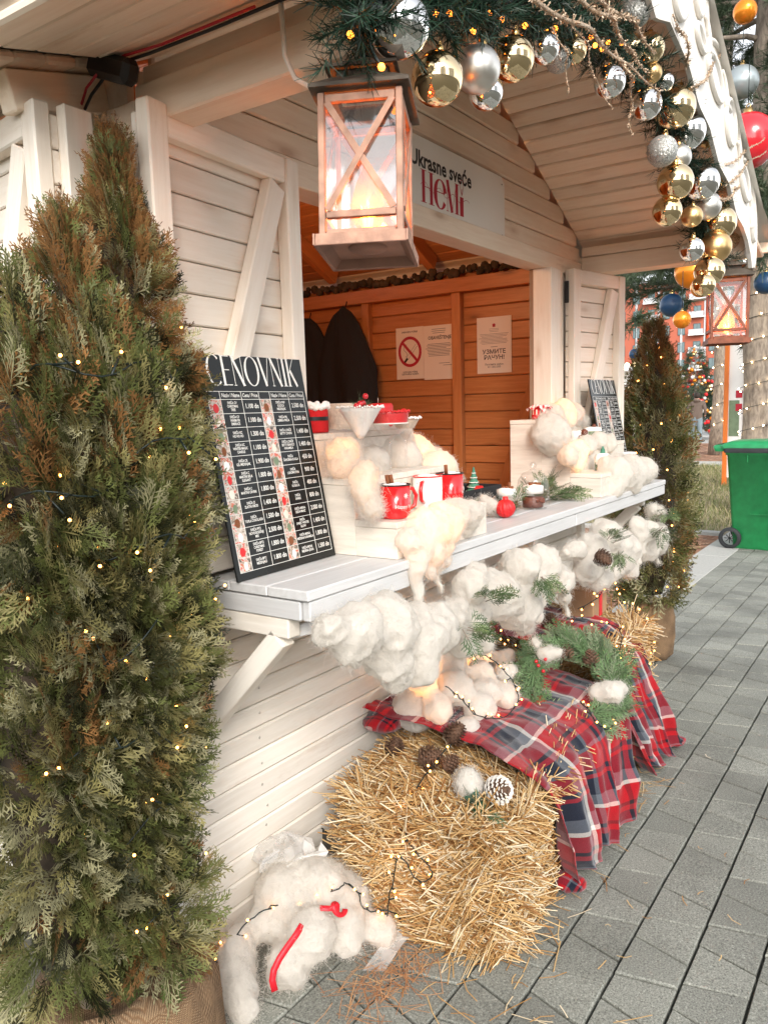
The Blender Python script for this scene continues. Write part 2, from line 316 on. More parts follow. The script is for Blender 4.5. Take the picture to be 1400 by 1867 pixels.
def photo_mat():
    m, nt, b, out = _nt('photo_print')
    raw, vec, rnd = _objvec(nt, (1, 1, 1), 90.0)
    n1 = _n(nt, 'ShaderNodeTexNoise', Scale=55.0, Detail=3.0, Distortion=1.5); nt.links.new(raw, n1.inputs['Vector'])
    rp = _ramp(nt, [(0.32, (0.04, 0.03, 0.03)), (0.44, (0.35, 0.27, 0.2)), (0.54, (0.62, 0.58, 0.52)), (0.60, (0.55, 0.05, 0.03)), (0.68, (0.45, 0.2, 0.08)), (0.75, (0.7, 0.66, 0.6))]); nt.links.new(n1.outputs['Fac'], rp.inputs[0])
    nt.links.new(rp.outputs[0], b.inputs['Base Color']); b.inputs['Roughness'].default_value = 0.3
photo_mat()

# ------------------------------------------------------------------ mesh helpers
def M(name): return MATS[name]
def W(o):
    m = o.matrix_basis.copy()
    return (W(o.parent) @ o.matrix_parent_inverse @ m) if o.parent else m
def link(o, parent=None, world=True):
    COL.objects.link(o)
    if parent:
        o.parent = parent
        if world: o.matrix_parent_inverse = W(parent).inverted()
    return o
def tag(o, label=None, cat=None, group=None, kind=None):
    for k, v in (('label', label), ('category', cat), ('group', group), ('kind', kind)):
        if v: o[k] = v
    return o
def thing(name, label, cat, loc=(0, 0, 0), rz=0.0, group=None):
    o = bpy.data.objects.new(name, None); o.empty_display_size = 0.05
    o.location = loc; o.rotation_euler = (0, 0, rz); COL.objects.link(o)
    return tag(o, label, cat, group)
def npmesh(name, V, F, smooth=False, col=None):
    V = np.asarray(V, dtype=np.float32); F = np.asarray(F, dtype=np.int32); k = F.shape[1]
    me = bpy.data.meshes.new(name)
    me.vertices.add(len(V)); me.vertices.foreach_set('co', V.ravel())
    me.loops.add(F.size); me.loops.foreach_set('vertex_index', F.ravel())
    me.polygons.add(len(F)); me.polygons.foreach_set('loop_start', np.arange(0, F.size, k, dtype=np.int32))
    me.update(calc_edges=True)
    if smooth: me.polygons.foreach_set('use_smooth', np.ones(len(F), dtype=bool))
    if col is not None:
        a = me.color_attributes.new('Col', 'FLOAT_COLOR', 'POINT')
        c4 = np.ones((len(V), 4), dtype=np.float32); c4[:, :3] = col; a.data.foreach_set('color', c4.ravel())
    return me
class MB:
    """collects simple shapes; build() links them as one mesh object"""
    def __init__(s): s.v = []; s.f = []; s.sm = []
    def add(s, vs, fs, smooth=False, mat=None):
        o = len(s.v)
        s.v += [tuple(mat @ Vector(p)) if mat is not None else tuple(p) for p in vs]
        s.f += [tuple(i + o for i in f) for f in fs]; s.sm += [smooth] * len(fs); return s
    def box(s, c, d, ch=0.0, mat=None):
        hx, hy, hz = d[0] / 2, d[1] / 2, d[2] / 2
        if ch <= 0:
            vs = [(c[0] + x * hx, c[1] + y * hy, c[2] + z * hz) for x in (-1, 1) for y in (-1, 1) for z in (-1, 1)]
            return s.add(vs, [(0, 1, 3, 2), (4, 6, 7, 5), (0, 4, 5, 1), (2, 3, 7, 6), (0, 2, 6, 4), (1, 5, 7, 3)], False, mat)
        ch = min(ch, hx * 0.9, hy * 0.9, hz * 0.9); vs = []; idx = {}
        for x in (-1, 1):
            for y in (-1, 1):
                for z in (-1, 1):
                    for a in range(3):
                        p = [x * hx, y * hy, z * hz]; 
                        for q in range(3):
                            if q != a: p[q] -= (x, y, z)[q] * ch
                        idx[(x, y, z, a)] = len(vs); vs.append((c[0] + p[0], c[1] + p[1], c[2] + p[2]))
        fs = []
        for a in range(3):
            u, w = (a + 1) % 3, (a + 2) % 3
            for sg in (-1, 1):
                q = []
                for (su, sw) in ((-1, -1), (1, -1), (1, 1), (-1, 1)):
                    k = [0, 0, 0]; k[a] = sg; k[u] = su; k[w] = sw; q.append(idx[(*k, a)])
                fs.append(q if sg > 0 else q[::-1])
            for su in (-1, 1):
                for sw in (-1, 1):
                    k1 = [0, 0, 0]; k1[u] = su; k1[w] = sw; k1[a] = -1; k2 = list(k1); k2[a] = 1
                    q = [idx[(*k1, u)], idx[(*k2, u)], idx[(*k2, w)], idx[(*k1, w)]]
                    fs.append(q if su * sw < 0 else q[::-1])
        for x in (-1, 1):
            for y in (-1, 1):
                for z in (-1, 1):
                    q = [idx[(x, y, z, a)] for a in range(3)]; fs.append(q if x * y * z > 0 else q[::-1])
        return s.add(vs, fs, False, mat)
    def tube(s, pts, rad, n=8, cap=True, smooth=True, closed=False):
        pts = [Vector(p) for p in pts]; m = len(pts); rad = [rad] * m if isinstance(rad, (int, float)) else rad
        vs = []; up = None
        for i, p in enumerate(pts):
            t = ((pts[(i + 1) % m] - pts[i - 1]) if closed else (pts[min(i + 1, m - 1)] - pts[max(i - 1, 0)])).normalized()
            if up is None: up = t.orthogonal().normalized()
            up = (up - t * up.dot(t)); up = up.normalized() if up.length > 1e-6 else t.orthogonal().normalized()
            b = t.cross(up)
            vs += [p + (up * math.cos(a) + b * math.sin(a)) * rad[i] for a in (2 * math.pi * k / n for k in range(n))]
        fs = []
        for i in range(m if closed else m - 1):
            j = (i + 1) % m
            fs += [(i * n + k, i * n + (k + 1) % n, j * n + (k + 1) % n, j * n + k) for k in range(n)]
        if cap and not closed: fs += [tuple(range(n))[::-1], tuple((m - 1) * n + k for k in range(n))]
        return s.add(vs, fs, smooth)
    def lathe(s, prof, n=24, c=(0, 0, 0), smooth=True, mat=None, flute=None):
        vs = []; m = len(prof)
        for i, (r, z) in enumerate(prof):
            for k in range(n):
                a = 2 * math.pi * k / n; rr = r * (flute(a, z) if flute else 1)
                vs.append((c[0] + rr * math.cos(a), c[1] + rr * math.sin(a), c[2] + z))
        fs = [(i * n + k, i * n + (k + 1) % n, (i + 1) * n + (k + 1) % n, (i + 1) * n + k) for i in range(m - 1) for k in range(n)]
        return s.add(vs, fs, smooth, mat)
    def ball(s, c, r, n=12, sz=1.0, mat=None):
        k = max(4, n // 2)
        return s.lathe([(max(1e-4, r * math.sin(math.pi * i / k)), -r * sz * math.cos(math.pi * i / k)) for i in range(k + 1)], n, c, True, mat)
    def quad(s, a, b, c, d): return s.add([a, b, c, d], [(0, 1, 2, 3)])
    def prism(s, outline, z0, z1, mat=None):
        n = len(outline); vs = [(x, y, z0) for x, y in outline] + [(x, y, z1) for x, y in outline]
        return s.add(vs, [tuple(range(n))[::-1], tuple(range(n, 2 * n))] + [(i, (i + 1) % n, n + (i + 1) % n, n + i) for i in range(n)], False, mat)
    def mesh(s, name):
        me = bpy.data.meshes.new(name); me.from_pydata(s.v, [], s.f); me.update()
        me.polygons.foreach_set('use_smooth', s.sm); return me
    def build(s, name, mat, parent=None, loc=None, world=None):
        me = s.mesh(name); me.materials.append(M(mat)); o = bpy.data.objects.new(name, me)
        if loc is not None: o.location = loc
        return link(o, parent, world if world is not None else False)
def mobj(name, me, mat, parent=None, world=False, loc=None):
    if mat and not me.materials: me.materials.append(M(mat))
    o = bpy.data.objects.new(name, me)
    if loc is not None: o.location = loc
    return link(o, parent, world)
def board(name, p0, p1, wdir, w, t, mat, parent, ch=0.003):
    """a plank from p0 to p1; its own X axis runs along the grain, Y across its width, Z through its thickness"""
    p0 = Vector(p0); p1 = Vector(p1); L = (p1 - p0).length; x = (p1 - p0).normalized()
    y = Vector(wdir); y = (y - x * y.dot(x)).normalized(); z = x.cross(y)
    me = MB().box((0, 0, 0), (L, w, t), ch).mesh(name); me.materials.append(M(mat))
    o = bpy.data.objects.new(name, me); c = (p0 + p1) / 2
    o.matrix_basis = Matrix(((x.x, y.x, z.x, c.x), (x.y, y.y, z.y, c.y), (x.z, y.z, z.z, c.z), (0, 0, 0, 1)))
    return link(o, parent, True)

_h = np.random.RandomState(7).rand(64, 64, 64).astype(np.float32)
def vnoise(P, seed=0):
    P = P + seed * 7.31; i = np.floor(P).astype(int); f = P - i; f = f * f * (3 - 2 * f); r = 0
    for dx in (0, 1):
        for dy in (0, 1):
            for dz in (0, 1):
                w = (f[:, 0] if dx else 1 - f[:, 0]) * (f[:, 1] if dy else 1 - f[:, 1]) * (f[:, 2] if dz else 1 - f[:, 2])
                r = r + w * _h[(i[:, 0] + dx) % 64, (i[:, 1] + dy) % 64, (i[:, 2] + dz) % 64]
    return r * 2 - 1
def fbm(P, seed=0, oct=4):
    r = 0; a = 1.0
    for k in range(oct): r = r + a * vnoise(P * 2 ** k, seed + k); a *= 0.5
    return r
def unit(v): return v / np.maximum(1e-9, np.linalg.norm(v, axis=-1, keepdims=True))
_dg = lambda: bpy.context.evaluated_depsgraph_get()
_tcache = {}
def text_geo(body, size=1.0, align='CENTER', bold=0.0, sx=1.0):
    key = (body, align, bold)
    if key not in _tcache:
        cu = bpy.data.curves.new('tmp_text', 'FONT'); cu.body = body; cu.align_x = align; cu.align_y = 'CENTER'; cu.resolution_u = 2; cu.offset = bold; cu.space_line = 0.95
        o = bpy.data.objects.new('tmp_text', cu); COL.objects.link(o)
        me = o.evaluated_get(_dg()).to_mesh()
        V = [tuple(v.co) for v in me.vertices]; F = [tuple(p.vertices) for p in me.polygons]
        o.evaluated_get(_dg()).to_mesh_clear(); bpy.data.objects.remove(o); bpy.data.curves.remove(cu)
        _tcache[key] = (V, F)
    V, F = _tcache[key]
    return [(x * size * sx, y * size, 0.0) for x, y, z in V], F
def put_text(mb, body, x, y, z, size, align='CENTER', bold=0.0, sx=1.0):
    V, F = text_geo(body, size, align, bold, sx)
    return mb.add([(a + x, b + y, z) for a, b, c in V], F)
def stroke(mb, pts, w, z=0.0, T=lambda p: p):
    """flat pen stroke with a width at every point"""
    n = len(pts); w = [w] * n if isinstance(w, (int, float)) else w; vs = []
    for i in range(n):
        a = pts[max(i - 1, 0)]; b = pts[min(i + 1, n - 1)]; dx, dy = b[0] - a[0], b[1] - a[1]; l = math.hypot(dx, dy) or 1
        nx, ny = -dy / l * w[i] / 2, dx / l * w[i] / 2
        vs += [(*T((pts[i][0] + nx, pts[i][1] + ny)), z), (*T((pts[i][0] - nx, pts[i][1] - ny)), z)]
    mb.add(vs, [(2 * i, 2 * i + 1, 2 * i + 3, 2 * i + 2) for i in range(n - 1)])
def arc(cx, cy, rx, ry, a0, a1, wmin, wmax, n=22):
    pts = []; ws = []
    for i in range(n + 1):
        a = R(a0 + (a1 - a0) * i / n); pts.append((cx + rx * math.cos(a), cy + ry * math.sin(a))); ws.append(wmin + (wmax - wmin) * abs(math.cos(a)) ** 1.5)
    return pts, ws
def glyph(mb, ch, x, y, h, wd=0.62, z=0.0, thick=0.12, thin=0.022):
    """high contrast serif capitals drawn as strokes; returns the advance"""
    T = lambda p: (x + p[0] * h, y + p[1] * h)
    st = lambda pts, w, dz=0.0: stroke(mb, pts, w, z + dz, T)
    def stem(cx, w, y0=0, y1=1, ser=0.09):
        st([(cx, y0), (cx, y1)], w)
        for yy in (y0 + thin / 2, y1 - thin / 2):
            if ser: st([(cx - w / 2 - ser, yy), (cx + w / 2 + ser, yy)], thin, 0.0001)
    if ch == 'C': p, w = arc(0.42, 0.5, 0.37, 0.5, 48, 312, thin, thick); st(p, w); a = 0.74
    elif ch == 'O': p, w = arc(0.42, 0.5, 0.37, 0.5, 0, 360, thin, thick); st(p, w); a = 0.86
    elif ch == 'E':
        stem(0.14, thick, ser=0.05)
        for yy, L in ((thin, 0.42), (0.52, 0.36), (1 - thin, 0.42)): st([(0.12, yy), (0.12 + L, yy)], thin * 1.3, 0.0002)
        a = 0.58
    elif ch == 'N': stem(0.12, thin * 1.4, ser=0.06); stem(0.62, thin * 1.4, ser=0.06); st([(0.12, 1), (0.62, 0)], thick, 0.0002); a = 0.76
    elif ch == 'V': st([(0.06, 1), (0.34, 0)], thick); st([(0.34, 0), (0.62, 1)], thin * 1.4, 0.0002); a = 0.66
    elif ch == 'I': stem(0.13, thick, ser=0.06); a = 0.28
    elif ch == 'K': stem(0.13, thick, ser=0.05); st([(0.16, 0.45), (0.55, 1)], thin * 1.5, 0.0002); st([(0.26, 0.58), (0.6, 0)], thick, 0.0003); a = 0.66
    elif ch == 'H': stem(0.14, thick); stem(0.62, thick); st([(0.14, 0.5), (0.62, 0.5)], thin, 0.0002); a = 0.82
    elif ch == 'e': p, w = arc(0.28, 0.34, 0.24, 0.35, 10, 330, thin, thick); st(p, w); st([(0.08, 0.38), (0.5, 0.38)], thin, 0.0002); a = 0.56
    elif ch == 'M': stem(0.1, thin * 1.4, ser=0.06); st([(0.1, 1), (0.4, 0)], thick, 0.0002); st([(0.4, 0), (0.72, 1)], thin, 0.0003); stem(0.74, thick, ser=0.06); a = 0.92
    elif ch == 'i': st([(0.14, 0), (0.14, 0.56)], thick); st([(0.02, thin / 2), (0.26, thin / 2)], thin, 0.0001); a = 0.3
    return a * h

# ================================================================== THE SETTING
rng = random.Random(11); nr = np.random.RandomState(5)
g = MB().quad((-400, -400, -0.05), (900, -400, -0.05), (900, 400, -0.05), (-400, 400, -0.05)).build('ground', 'sand_joint'); g['kind'] = 'structure'
pave = MB().quad((-6, -9, -0.028), (60, -9, -0.028), (60, 0.008, -0.028), (-6, 0.008, -0.028)).build('pavement', 'sand_joint'); pave['kind'] = 'structure'
def paver_mesh(k):
    """trapezoid setts: both kinds of slanted joint alternate along a row"""
    s = 0.018 if k else -0.018; l, w, e, d = 0.0634, 0.0740, 0.0025, 0.005
    base = [(-l + s - 0.004, -w), (l - s - 0.004, -w), (l + s + 0.004, w), (-l - s + 0.004, w)]
    vs = [(x, y, -0.04) for x, y in base] + [(x, y, -d) for x, y in base] + [(x - math.copysign(e, x), y - math.copysign(e, y), 0) for x, y in base]
    me = bpy.data.meshes.new('paver'); me.from_pydata(vs, [], [(8, 9, 10, 11)] + [(a + i, a + (i + 1) % 4, a + 4 + (i + 1) % 4, a + 4 + i) for a in (0, 4) for i in range(4)]); me.update()
    me.materials.append(M('paver_stone')); return me
PVM = [paver_mesh(0), paver_mesh(1)]
def seen(p):
    v = Vector(p) - CAM_P; z = v.dot(CAM_F)
    if z < 0.3: return None
    return 700 + 1450 * v.dot(CAM_R) / z, 933.5 - 1450 * v.dot(CAM_U) / z, z
cells = []
for j in range(-14, 5):
    yc = -0.734 + 0.155 * j + 0.0775; off = rng.random() * 0.27
    for i in range(-6, 66):
        xc = i * 0.135 + off
        if yc > -0.02 and xc < 2.75: continue
        cells.append((xc, yc, i % 2))
def rank(c):
    s = seen((c[0], c[1], 0))
    if s is None or not (-60 < s[0] < 1460 and 700 < s[1] < 1930): return 1e6 + (abs(c[0]) + abs(c[1]))
    hid = s[0] < 700 and s[1] < 1650
    return s[2] + (40 if hid else 0)
cells.sort(key=rank)
pv_far = MB()
for n, (x, y, k) in enumerate(cells):
    dz = rng.uniform(-0.0025, 0.0015); rx, ry = rng.uniform(-0.008, 0.008), rng.uniform(-0.008, 0.008)
    mt = Matrix.Translation((x, y, dz)) @ Matrix.Rotation(rx, 4, 'X') @ Matrix.Rotation(ry, 4, 'Y') @ Matrix.Rotation(rng.uniform(-0.012, 0.012), 4, 'Z')
    if n < 298:
        o = bpy.data.objects.new('paver', PVM[k]); o.matrix_basis = mt; link(o, pave)
    else:
        me = PVM[k]; pv_far.add([v.co for v in me.vertices], [tuple(p.vertices) for p in me.polygons], False, mt)
o = pv_far.build('paver_field', 'paver_stone', pave); o['kind'] = 'stuff'
# far paving, border slabs, mulch bed, lawn
MB().box((35, -5.2, -0.03), (50, 8, 0.05)).build('far_paving', 'slab', pave)
for i in range(16):
    x0 = 2.9 + i * 0.92
    MB().box((x0 + 0.45, 0.175, -0.022), (0.905, 0.305, 0.05), 0.005).build('border_slab', 'slab', pave)
mul = MB().quad((2.8, 0.34, -0.012), (7.9, 0.34, -0.012), (7.9, 3.2, -0.012), (2.8, 3.2, -0.012)).build('mulch_bed', 'mulch'); mul['kind'] = 'structure'
soil = MB().quad((7.9, 0.34, -0.010), (19, 0.34, -0.010), (19, 9, -0.010), (7.9, 9, -0.010)).build('lawn_soil', 'soil'); soil['kind'] = 'structure'
MB().box((18.2, 3.0, 0.0), (1.1, 7.0, 0.05)).build('path', 'slab')['kind'] = 'structure'
MB().box((23.5, 6, -0.02), (8.6, 18, 0.04)).build('leaf_ground', 'mulch')['kind'] = 'structure'
MB().box((48, 10, -0.02), (40, 40, 0.03)).build('plaza', 'slab')['kind'] = 'structure'
MB().box((7.9, 1.3, 0.0), (0.12, 1.9, 0.06), 0.01).build('kerb', 'slab')['kind'] = 'structure'
def blades(n, x, y, h, wd, lean, name, mat, z0=0.0, seed=1):
    q = np.random.RandomState(seed); px = q.uniform(*x, n); py = q.uniform(*y, n); a = q.uniform(0, 6.283, n); hh = q.uniform(*h, n)
    dx, dy = np.cos(a), np.sin(a); l = q.uniform(*lean, n) * hh
    b = np.stack([px, py, np.full(n, z0)], 1); w = np.stack([-dy, dx, 0 * dx], 1) * wd
    mid = b + np.stack([dx * l * 0.35, dy * l * 0.35, hh * 0.6], 1); tip = b + np.stack([dx * l, dy * l, hh], 1)
    V = np.stack([b - w, b + w, mid + w * 0.8, mid - w * 0.8, tip], 1).reshape(-1, 3); k = np.arange(n)[:, None] * 5
    F = np.concatenate([k + np.array([[0, 1, 2]]), k + np.array([[0, 2, 3]]), k + np.array([[3, 2, 4]])])
    return mobj(name, npmesh(name, V, F), mat)
o = blades(26000, (7.95, 17.6), (0.36, 4.2), (0.03, 0.12), 0.004, (0.5, 1.6), 'grass', 'grass_blade'); tag(o, 'straggly half dry grass on the lawn behind the green bin', 'grass', kind='stuff')
def litter(name, mat, n, x, y, ln, wd, z0, label, cat, seed, tilt=0.25, dens=None):
    q = np.random.RandomState(seed); c = np.stack([q.uniform(*x, n), q.uniform(*y, n), z0 + q.uniform(0.001, 0.012, n)], 1)
    if dens is not None: c[:, 0] = q.normal(dens[0], dens[2], n); c[:, 1] = q.normal(dens[1], dens[3], n)
    a = q.uniform(0, 6.283, n); L = q.uniform(*ln, n)[:, None] / 2; d = np.stack([np.cos(a), np.sin(a), q.uniform(-tilt, tilt, n) * 0.3], 1); s = np.stack([-np.sin(a), np.cos(a), 0 * a], 1) * wd
    bend = s * q.uniform(-6, 6, n)[:, None]
    V = np.stack([c - d * L - s, c - d * L + s, c + bend + s, c + bend - s, c + d * L + s, c + d * L - s], 1).reshape(-1, 3); k = np.arange(n)[:, None] * 6
    F = np.concatenate([k + np.array([[0, 1, 2, 3]]), k + np.array([[3, 2, 4, 5]])])
    o = mobj(name, npmesh(name, V, F), mat); return tag(o, label, cat, kind='stuff')
litter('wood_chips', 'mulch_chip', 5000, (3.2, 7.8), (0.36, 1.6), (0.02, 0.07), 0.006, -0.01, 'reddish wood chips on the planting bed beyond the far potted tree', 'wood chips', 3)
litter('fallen_leaves', 'mulch_chip', 3500, (19.4, 27), (-1, 9), (0.06, 0.16), 0.03, 0.005, 'brown leaves on the ground under the far pine trunk', 'leaves', 4)

# ================================================================== THE STALL
RX, RZ, RS = 1.36, 2.88, 0.48                     # ridge position, height of the ceiling there, roof slope
SL = math.atan(RS); CS, SN = math.cos(SL), math.sin(SL)
KN, KS = 1.36, 0.24                               # beyond the side walls the eaves lie flatter
def roofz(x):
    d = abs(x - RX); return RZ - RS * min(d, KN) - KS * max(0.0, d - KN)
stall = thing('market_stall', 'white wooden market stall with gabled porch roof, open hatch and orange inside', 'stall')
def part(mb, name, mat, parent=stall): return mb.build(name, mat, parent, world=True)
# lower front wall
fw_ = part(MB().box((1.36, 0.036, 0.53), (2.62, 0.02, 0.95)), 'front_wall', 'gap_dark')
z = 0.052
while z < 1.0:
    board('board', (0.046, 0.011, z + 0.0315), (2.674, 0.011, z + 0.0315), (0, 0, 1), 0.0645, 0.022, 'white_wood', fw_, 0.005); z += 0.0672
for x, w in ((0.02, 0.05), (2.70, 0.05)):
    board('corner_board', (x, 0.0, 0.045), (x, 0.0, 1.03), (1, 0, 0), w, 0.05, 'white_wood', fw_)
nh = MB(); z = 0.052
while z < 1.0:
    for xx in (0.02, 0.30, 1.36, 2.42, 2.70): nh.lathe([(0.0004, 0.0008), (0.0034, 0.0006), (0.0038, -0.001)], 8, (0, 0, 0), mat=Matrix.Translation((xx + rng.uniform(-0.012, 0.012), -0.0005 if 0.1 < xx < 2.6 else -0.0255, z + 0.032 + rng.uniform(-0.012, 0.012))) @ Matrix.Rotation(R(90), 4, 'X'))
    z += 0.0672
part(nh, 'nail_heads', 'steel', fw_)['kind'] = 'stuff'
part(MB().box((1.36, 0.055, 0.025), (2.6, 0.03, 0.05)), 'plinth', 'red_base')
# walls beside the hatch (above the shelf)
uw = part(MB().box((0.22, 0.03, 1.58), (0.42, 0.02, 1.02)), 'hatch_wall', 'gap_dark')
z = 1.075
while z < 2.06: board('board', (0.0, 0.008, z + 0.034), (0.40, 0.008, z + 0.034), (0, 0, 1), 0.067, 0.02, 'white_wood', uw); z += 0.0725
board('post', (0.43, 0.03, 1.066), (0.43, 0.03, 2.07), (1, 0, 0), 0.05, 0.09, 'white_wood', stall)
jl = part(MB().box((2.47, 0.05, 1.57), (0.46, 0.03, 1.0)), 'hatch_jamb', 'gap_dark')
for x, w, y, t in ((2.286, 0.104, 0.0, 0.09), (2.363, 0.044, 0.018, 0.04), (2.408, 0.042, -0.004, 0.04), (2.56, 0.22, 0.012, 0.03)):
    board('jamb_board', (x, y, 1.066), (x, y, 2.07), (1, 0, 0), w, t, 'cream_wood', jl)
sm = MB()
for x, y in ((2.363, -0.003),):
    for i in range(14): sm.box((x + (0.008 if i % 2 else -0.008), y, 1.13 + i * 0.068), (0.008, 0.004, 0.012))
part(sm, 'screw_heads', 'screw', jl)['kind'] = 'stuff'
board('header', (-0.02, 0.03, 2.105), (2.74, 0.03, 2.105), (0, 0, 1), 0.072, 0.10, 'warm_lit_whitewash', stall)
# gable with horizontal boards
gb = part(MB().add([(0.06, 0.032, 2.14), (2.66, 0.032, 2.14), (1.36, 0.032, 2.80)], [(0, 1, 2)]), 'gable_wall', 'gap_dark')
z = 2.145; i = 0
while z < 2.84:
    h = min((RZ - z - 0.03) / RS, 1.34)
    if h > 0.04: board('board', (RX - h, 0.012, z + 0.038), (RX + h, 0.012, z + 0.038), (0, 0, 1), 0.0755, 0.022, 'warm_lit_whitewash', gb, 0.006)
    z += 0.0795
# roof: ceiling boards over the porch (whitewashed) and inside (varnished), beams, sheet on top
roof = part(MB().box((RX, 0.64, RZ + 0.035), (0.09, 2.86, 0.05)), 'roof', 'warm_lit_whitewash')
EAVE = 1.72
for sgn in (1, -1):
    i = 0; s = 0.03
    while s < EAVE / CS + 0.02:
        xm = s + 0.0385; x = RX + sgn * xm * CS; zc = roofz(x); sl = math.atan(RS if xm * CS < KN else KS); nx, nz = sgn * math.sin(sl) * 0.011, math.cos(sl) * 0.011
        wd = (sgn * math.cos(sl), 0, -math.sin(sl))
        board('ceiling_board', (x + nx, -0.775, zc + nz), (x + nx, -0.002, zc + nz), wd, 0.0755, 0.02, 'warm_lit_whitewash', roof, 0.006)
        board('ceiling_board', (x + nx, 0.06, zc + nz), (x + nx, 2.02, zc + nz), wd, 0.0755, 0.02, 'pine_wood' if xm * CS < 1.34 else 'warm_lit_whitewash', roof, 0.006)
        s += 0.0795; i += 1
    # corrugated sheet
    n = 120; vs = []; fs = []
    for k in range(n + 1):
        y = -0.83 + 2.93 * k / n; w = 0.012 * math.sin(k * 1.05)
        for d in (0.0, KN, EAVE + 0.06):
            vs.append((RX + sgn * d, y, roofz(RX + d) + 0.065 + w))
    fs = [(3 * k + c, 3 * k + 1 + c, 3 * k + 4 + c, 3 * k + 3 + c) for k in range(n) for c in (0, 1)]
    part(MB().add(vs, fs, True), 'roof_sheet', 'sheet_white', roof)
    xo = RX + sgn * (EAVE + 0.0)
    board('eave_board', (xo, -0.80, roofz(xo) + 0.035), (xo, 2.05, roofz(xo) + 0.035), (0, 0, 1), 0.05, 0.022, 'warm_lit_whitewash', roof)
    xb = RX + sgn * 1.34
    board('eave_beam', (xb, -0.77 if sgn > 0 else -0.69, 2.125), (xb, -0.024, 2.125), (0, 0, 1), 0.084, 0.085, 'warm_lit_whitewash', roof, 0.004)
    board('eave_beam', (xb - sgn * 0.012, -0.765 if sgn > 0 else -0.685, 2.192), (xb - sgn * 0.012, -0.024, 2.192), (0, 0, 1), 0.044, 0.06, 'warm_lit_whitewash', roof, 0.004)
    for y in (0.12, 0.80, 1.48):
        x1 = RX + sgn * 0.05; x2 = RX + sgn * (1.25 if y > 0.5 else 1.6); x1 = x1 if y > 0.5 else RX + sgn * 1.36
        board('rafter', (x1, y, roofz(x1) - 0.045), (x2, y, roofz(x2) - 0.045), (0, 1, 0), 0.05, 0.08, 'pine_wood' if y > 0.5 else 'warm_lit_whitewash', roof)
# outer side walls, back, floor and the varnished inner side wall seen through the hatch
part(MB().box((0.012, 1.02, 1.14), (0.02, 1.98, 2.16)), 'side_wall', 'white_wood')
part(MB().box((2.715, 1.02, 1.14), (0.02, 1.98, 2.16)), 'side_wall', 'white_wood')
part(MB().box((1.36, 2.03, 1.25), (2.72, 0.02, 2.4)), 'back_wall', 'pine_wood')
part(MB().box((0.05, 1.02, 1.14), (0.02, 1.9, 2.16)), 'inner_wall', 'pine_wood')
part(MB().box((1.36, 1.04, 0.06), (2.6, 1.9, 0.04)), 'floor', 'pine_wood')
iw = part(MB().box((2.69, 1.04, 1.09), (0.01, 1.94, 2.04)), 'inner_wall', 'gap_dark')
z = 0.12; 
while z < 2.12: board('board', (2.668, 0.10, z + 0.045), (2.668, 2.01, z + 0.045), (0, 0, 1), 0.0905, 0.022, 'pine_wood', iw, 0.005); z += 0.0935
for y, w in ((0.665, 0.055), (1.27, 0.05), (1.97, 0.05)): board('stud', (2.636, y, 0.09), (2.636, y, 2.07), (0, 1, 0), w, 0.042, 'pine_wood', iw)
board('plate_beam', (2.628, 0.10, 2.105), (2.628, 2.01, 2.105), (0, 0, 1), 0.075, 0.06, 'pine_wood', iw)
board('wall_brace', (2.64, 0.16, 1.74), (2.64, 0.42, 0.95), (0, 1, 0), 0.06, 0.035, 'pine_wood', iw)
ins = MB(); 
for k in range(90):
    y = 0.12 + k * 0.021; ins.ball((2.615 + rng.uniform(-0.02, 0.02), y, 2.17 + rng.uniform(-0.012, 0.02)), rng.uniform(0.014, 0.026), 8)
part(ins, 'insulation_roll', 'insulation', iw)['kind'] = 'stuff'
# shutters
def shutter(hx, hy, fx, fy, z0, z1, mirror, name='shutter', flip=1):
    H = Vector((hx, hy, 0)); Fp = Vector((fx, fy, 0)); d = (Fp - H); w = d.length; d.normalize(); n = Vector((d.y, -d.x, 0)) * flip
    P = lambda a, zz, o=0.0: H + d * a + n * o + Vector((0, 0, zz))
    bk = MB(); c = [P(0.02, z0 + 0.02, -0.012), P(w - 0.02, z0 + 0.02, -0.012), P(w - 0.02, z1 - 0.02, -0.012), P(0.02, z1 - 0.02, -0.012)]
    s = part(bk.quad(*c), name, 'gap_dark')
    z = z0 + 0.005
    while z < z1 - 0.02:
        ww = min(0.0705, z1 - z); board('plank', P(0.005, z + ww / 2, 0.0), P(w - 0.005, z + ww / 2, 0.0), (0, 0, 1), ww - 0.0015, 0.018, 'cream_wood', s); z += 0.072
    for a in (0.029, w - 0.029): board('stile', P(a, z0, 0.028), P(a, z1, 0.028), d, 0.058, 0.037, 'cream_wood', s, 0.004)
    for zz in (z0 + 0.035, z1 - 0.033): board('rail', P(0.059, zz, 0.027), P(w - 0.059, zz, 0.027), (0, 0, 1), 0.064, 0.034, 'cream_wood', s, 0.004)
    a0, a1 = (0.09, w - 0.09) if mirror else (w - 0.09, 0.09)
    board('brace', P(a0, z1 - 0.075, 0.027), P(a1, z0 + 0.08, 0.027), d, 0.066, 0.033, 'cream_wood', s, 0.004)
    return s
shutter(0.458, -0.030, -0.085, -0.087, 1.075, 2.108, True, flip=-1)
s2 = shutter(2.44, -0.032, 2.885, -0.130, 1.075, 2.085, False, flip=1)
shutter(-0.09, 0.62, -0.172, 0.052, 1.075, 2.108, False, flip=1)
board('edge_board', (-0.128, 0.046, 1.075), (-0.128, 0.046, 2.106), (1, 0, 0), 0.07, 0.03, 'cream_wood', stall)
for z in (1.30, 1.98): part(MB().box((2.434, -0.038, z), (0.012, 0.02, 0.10), 0.002), 'hinge', 'black_plastic', s2)
sm = MB()
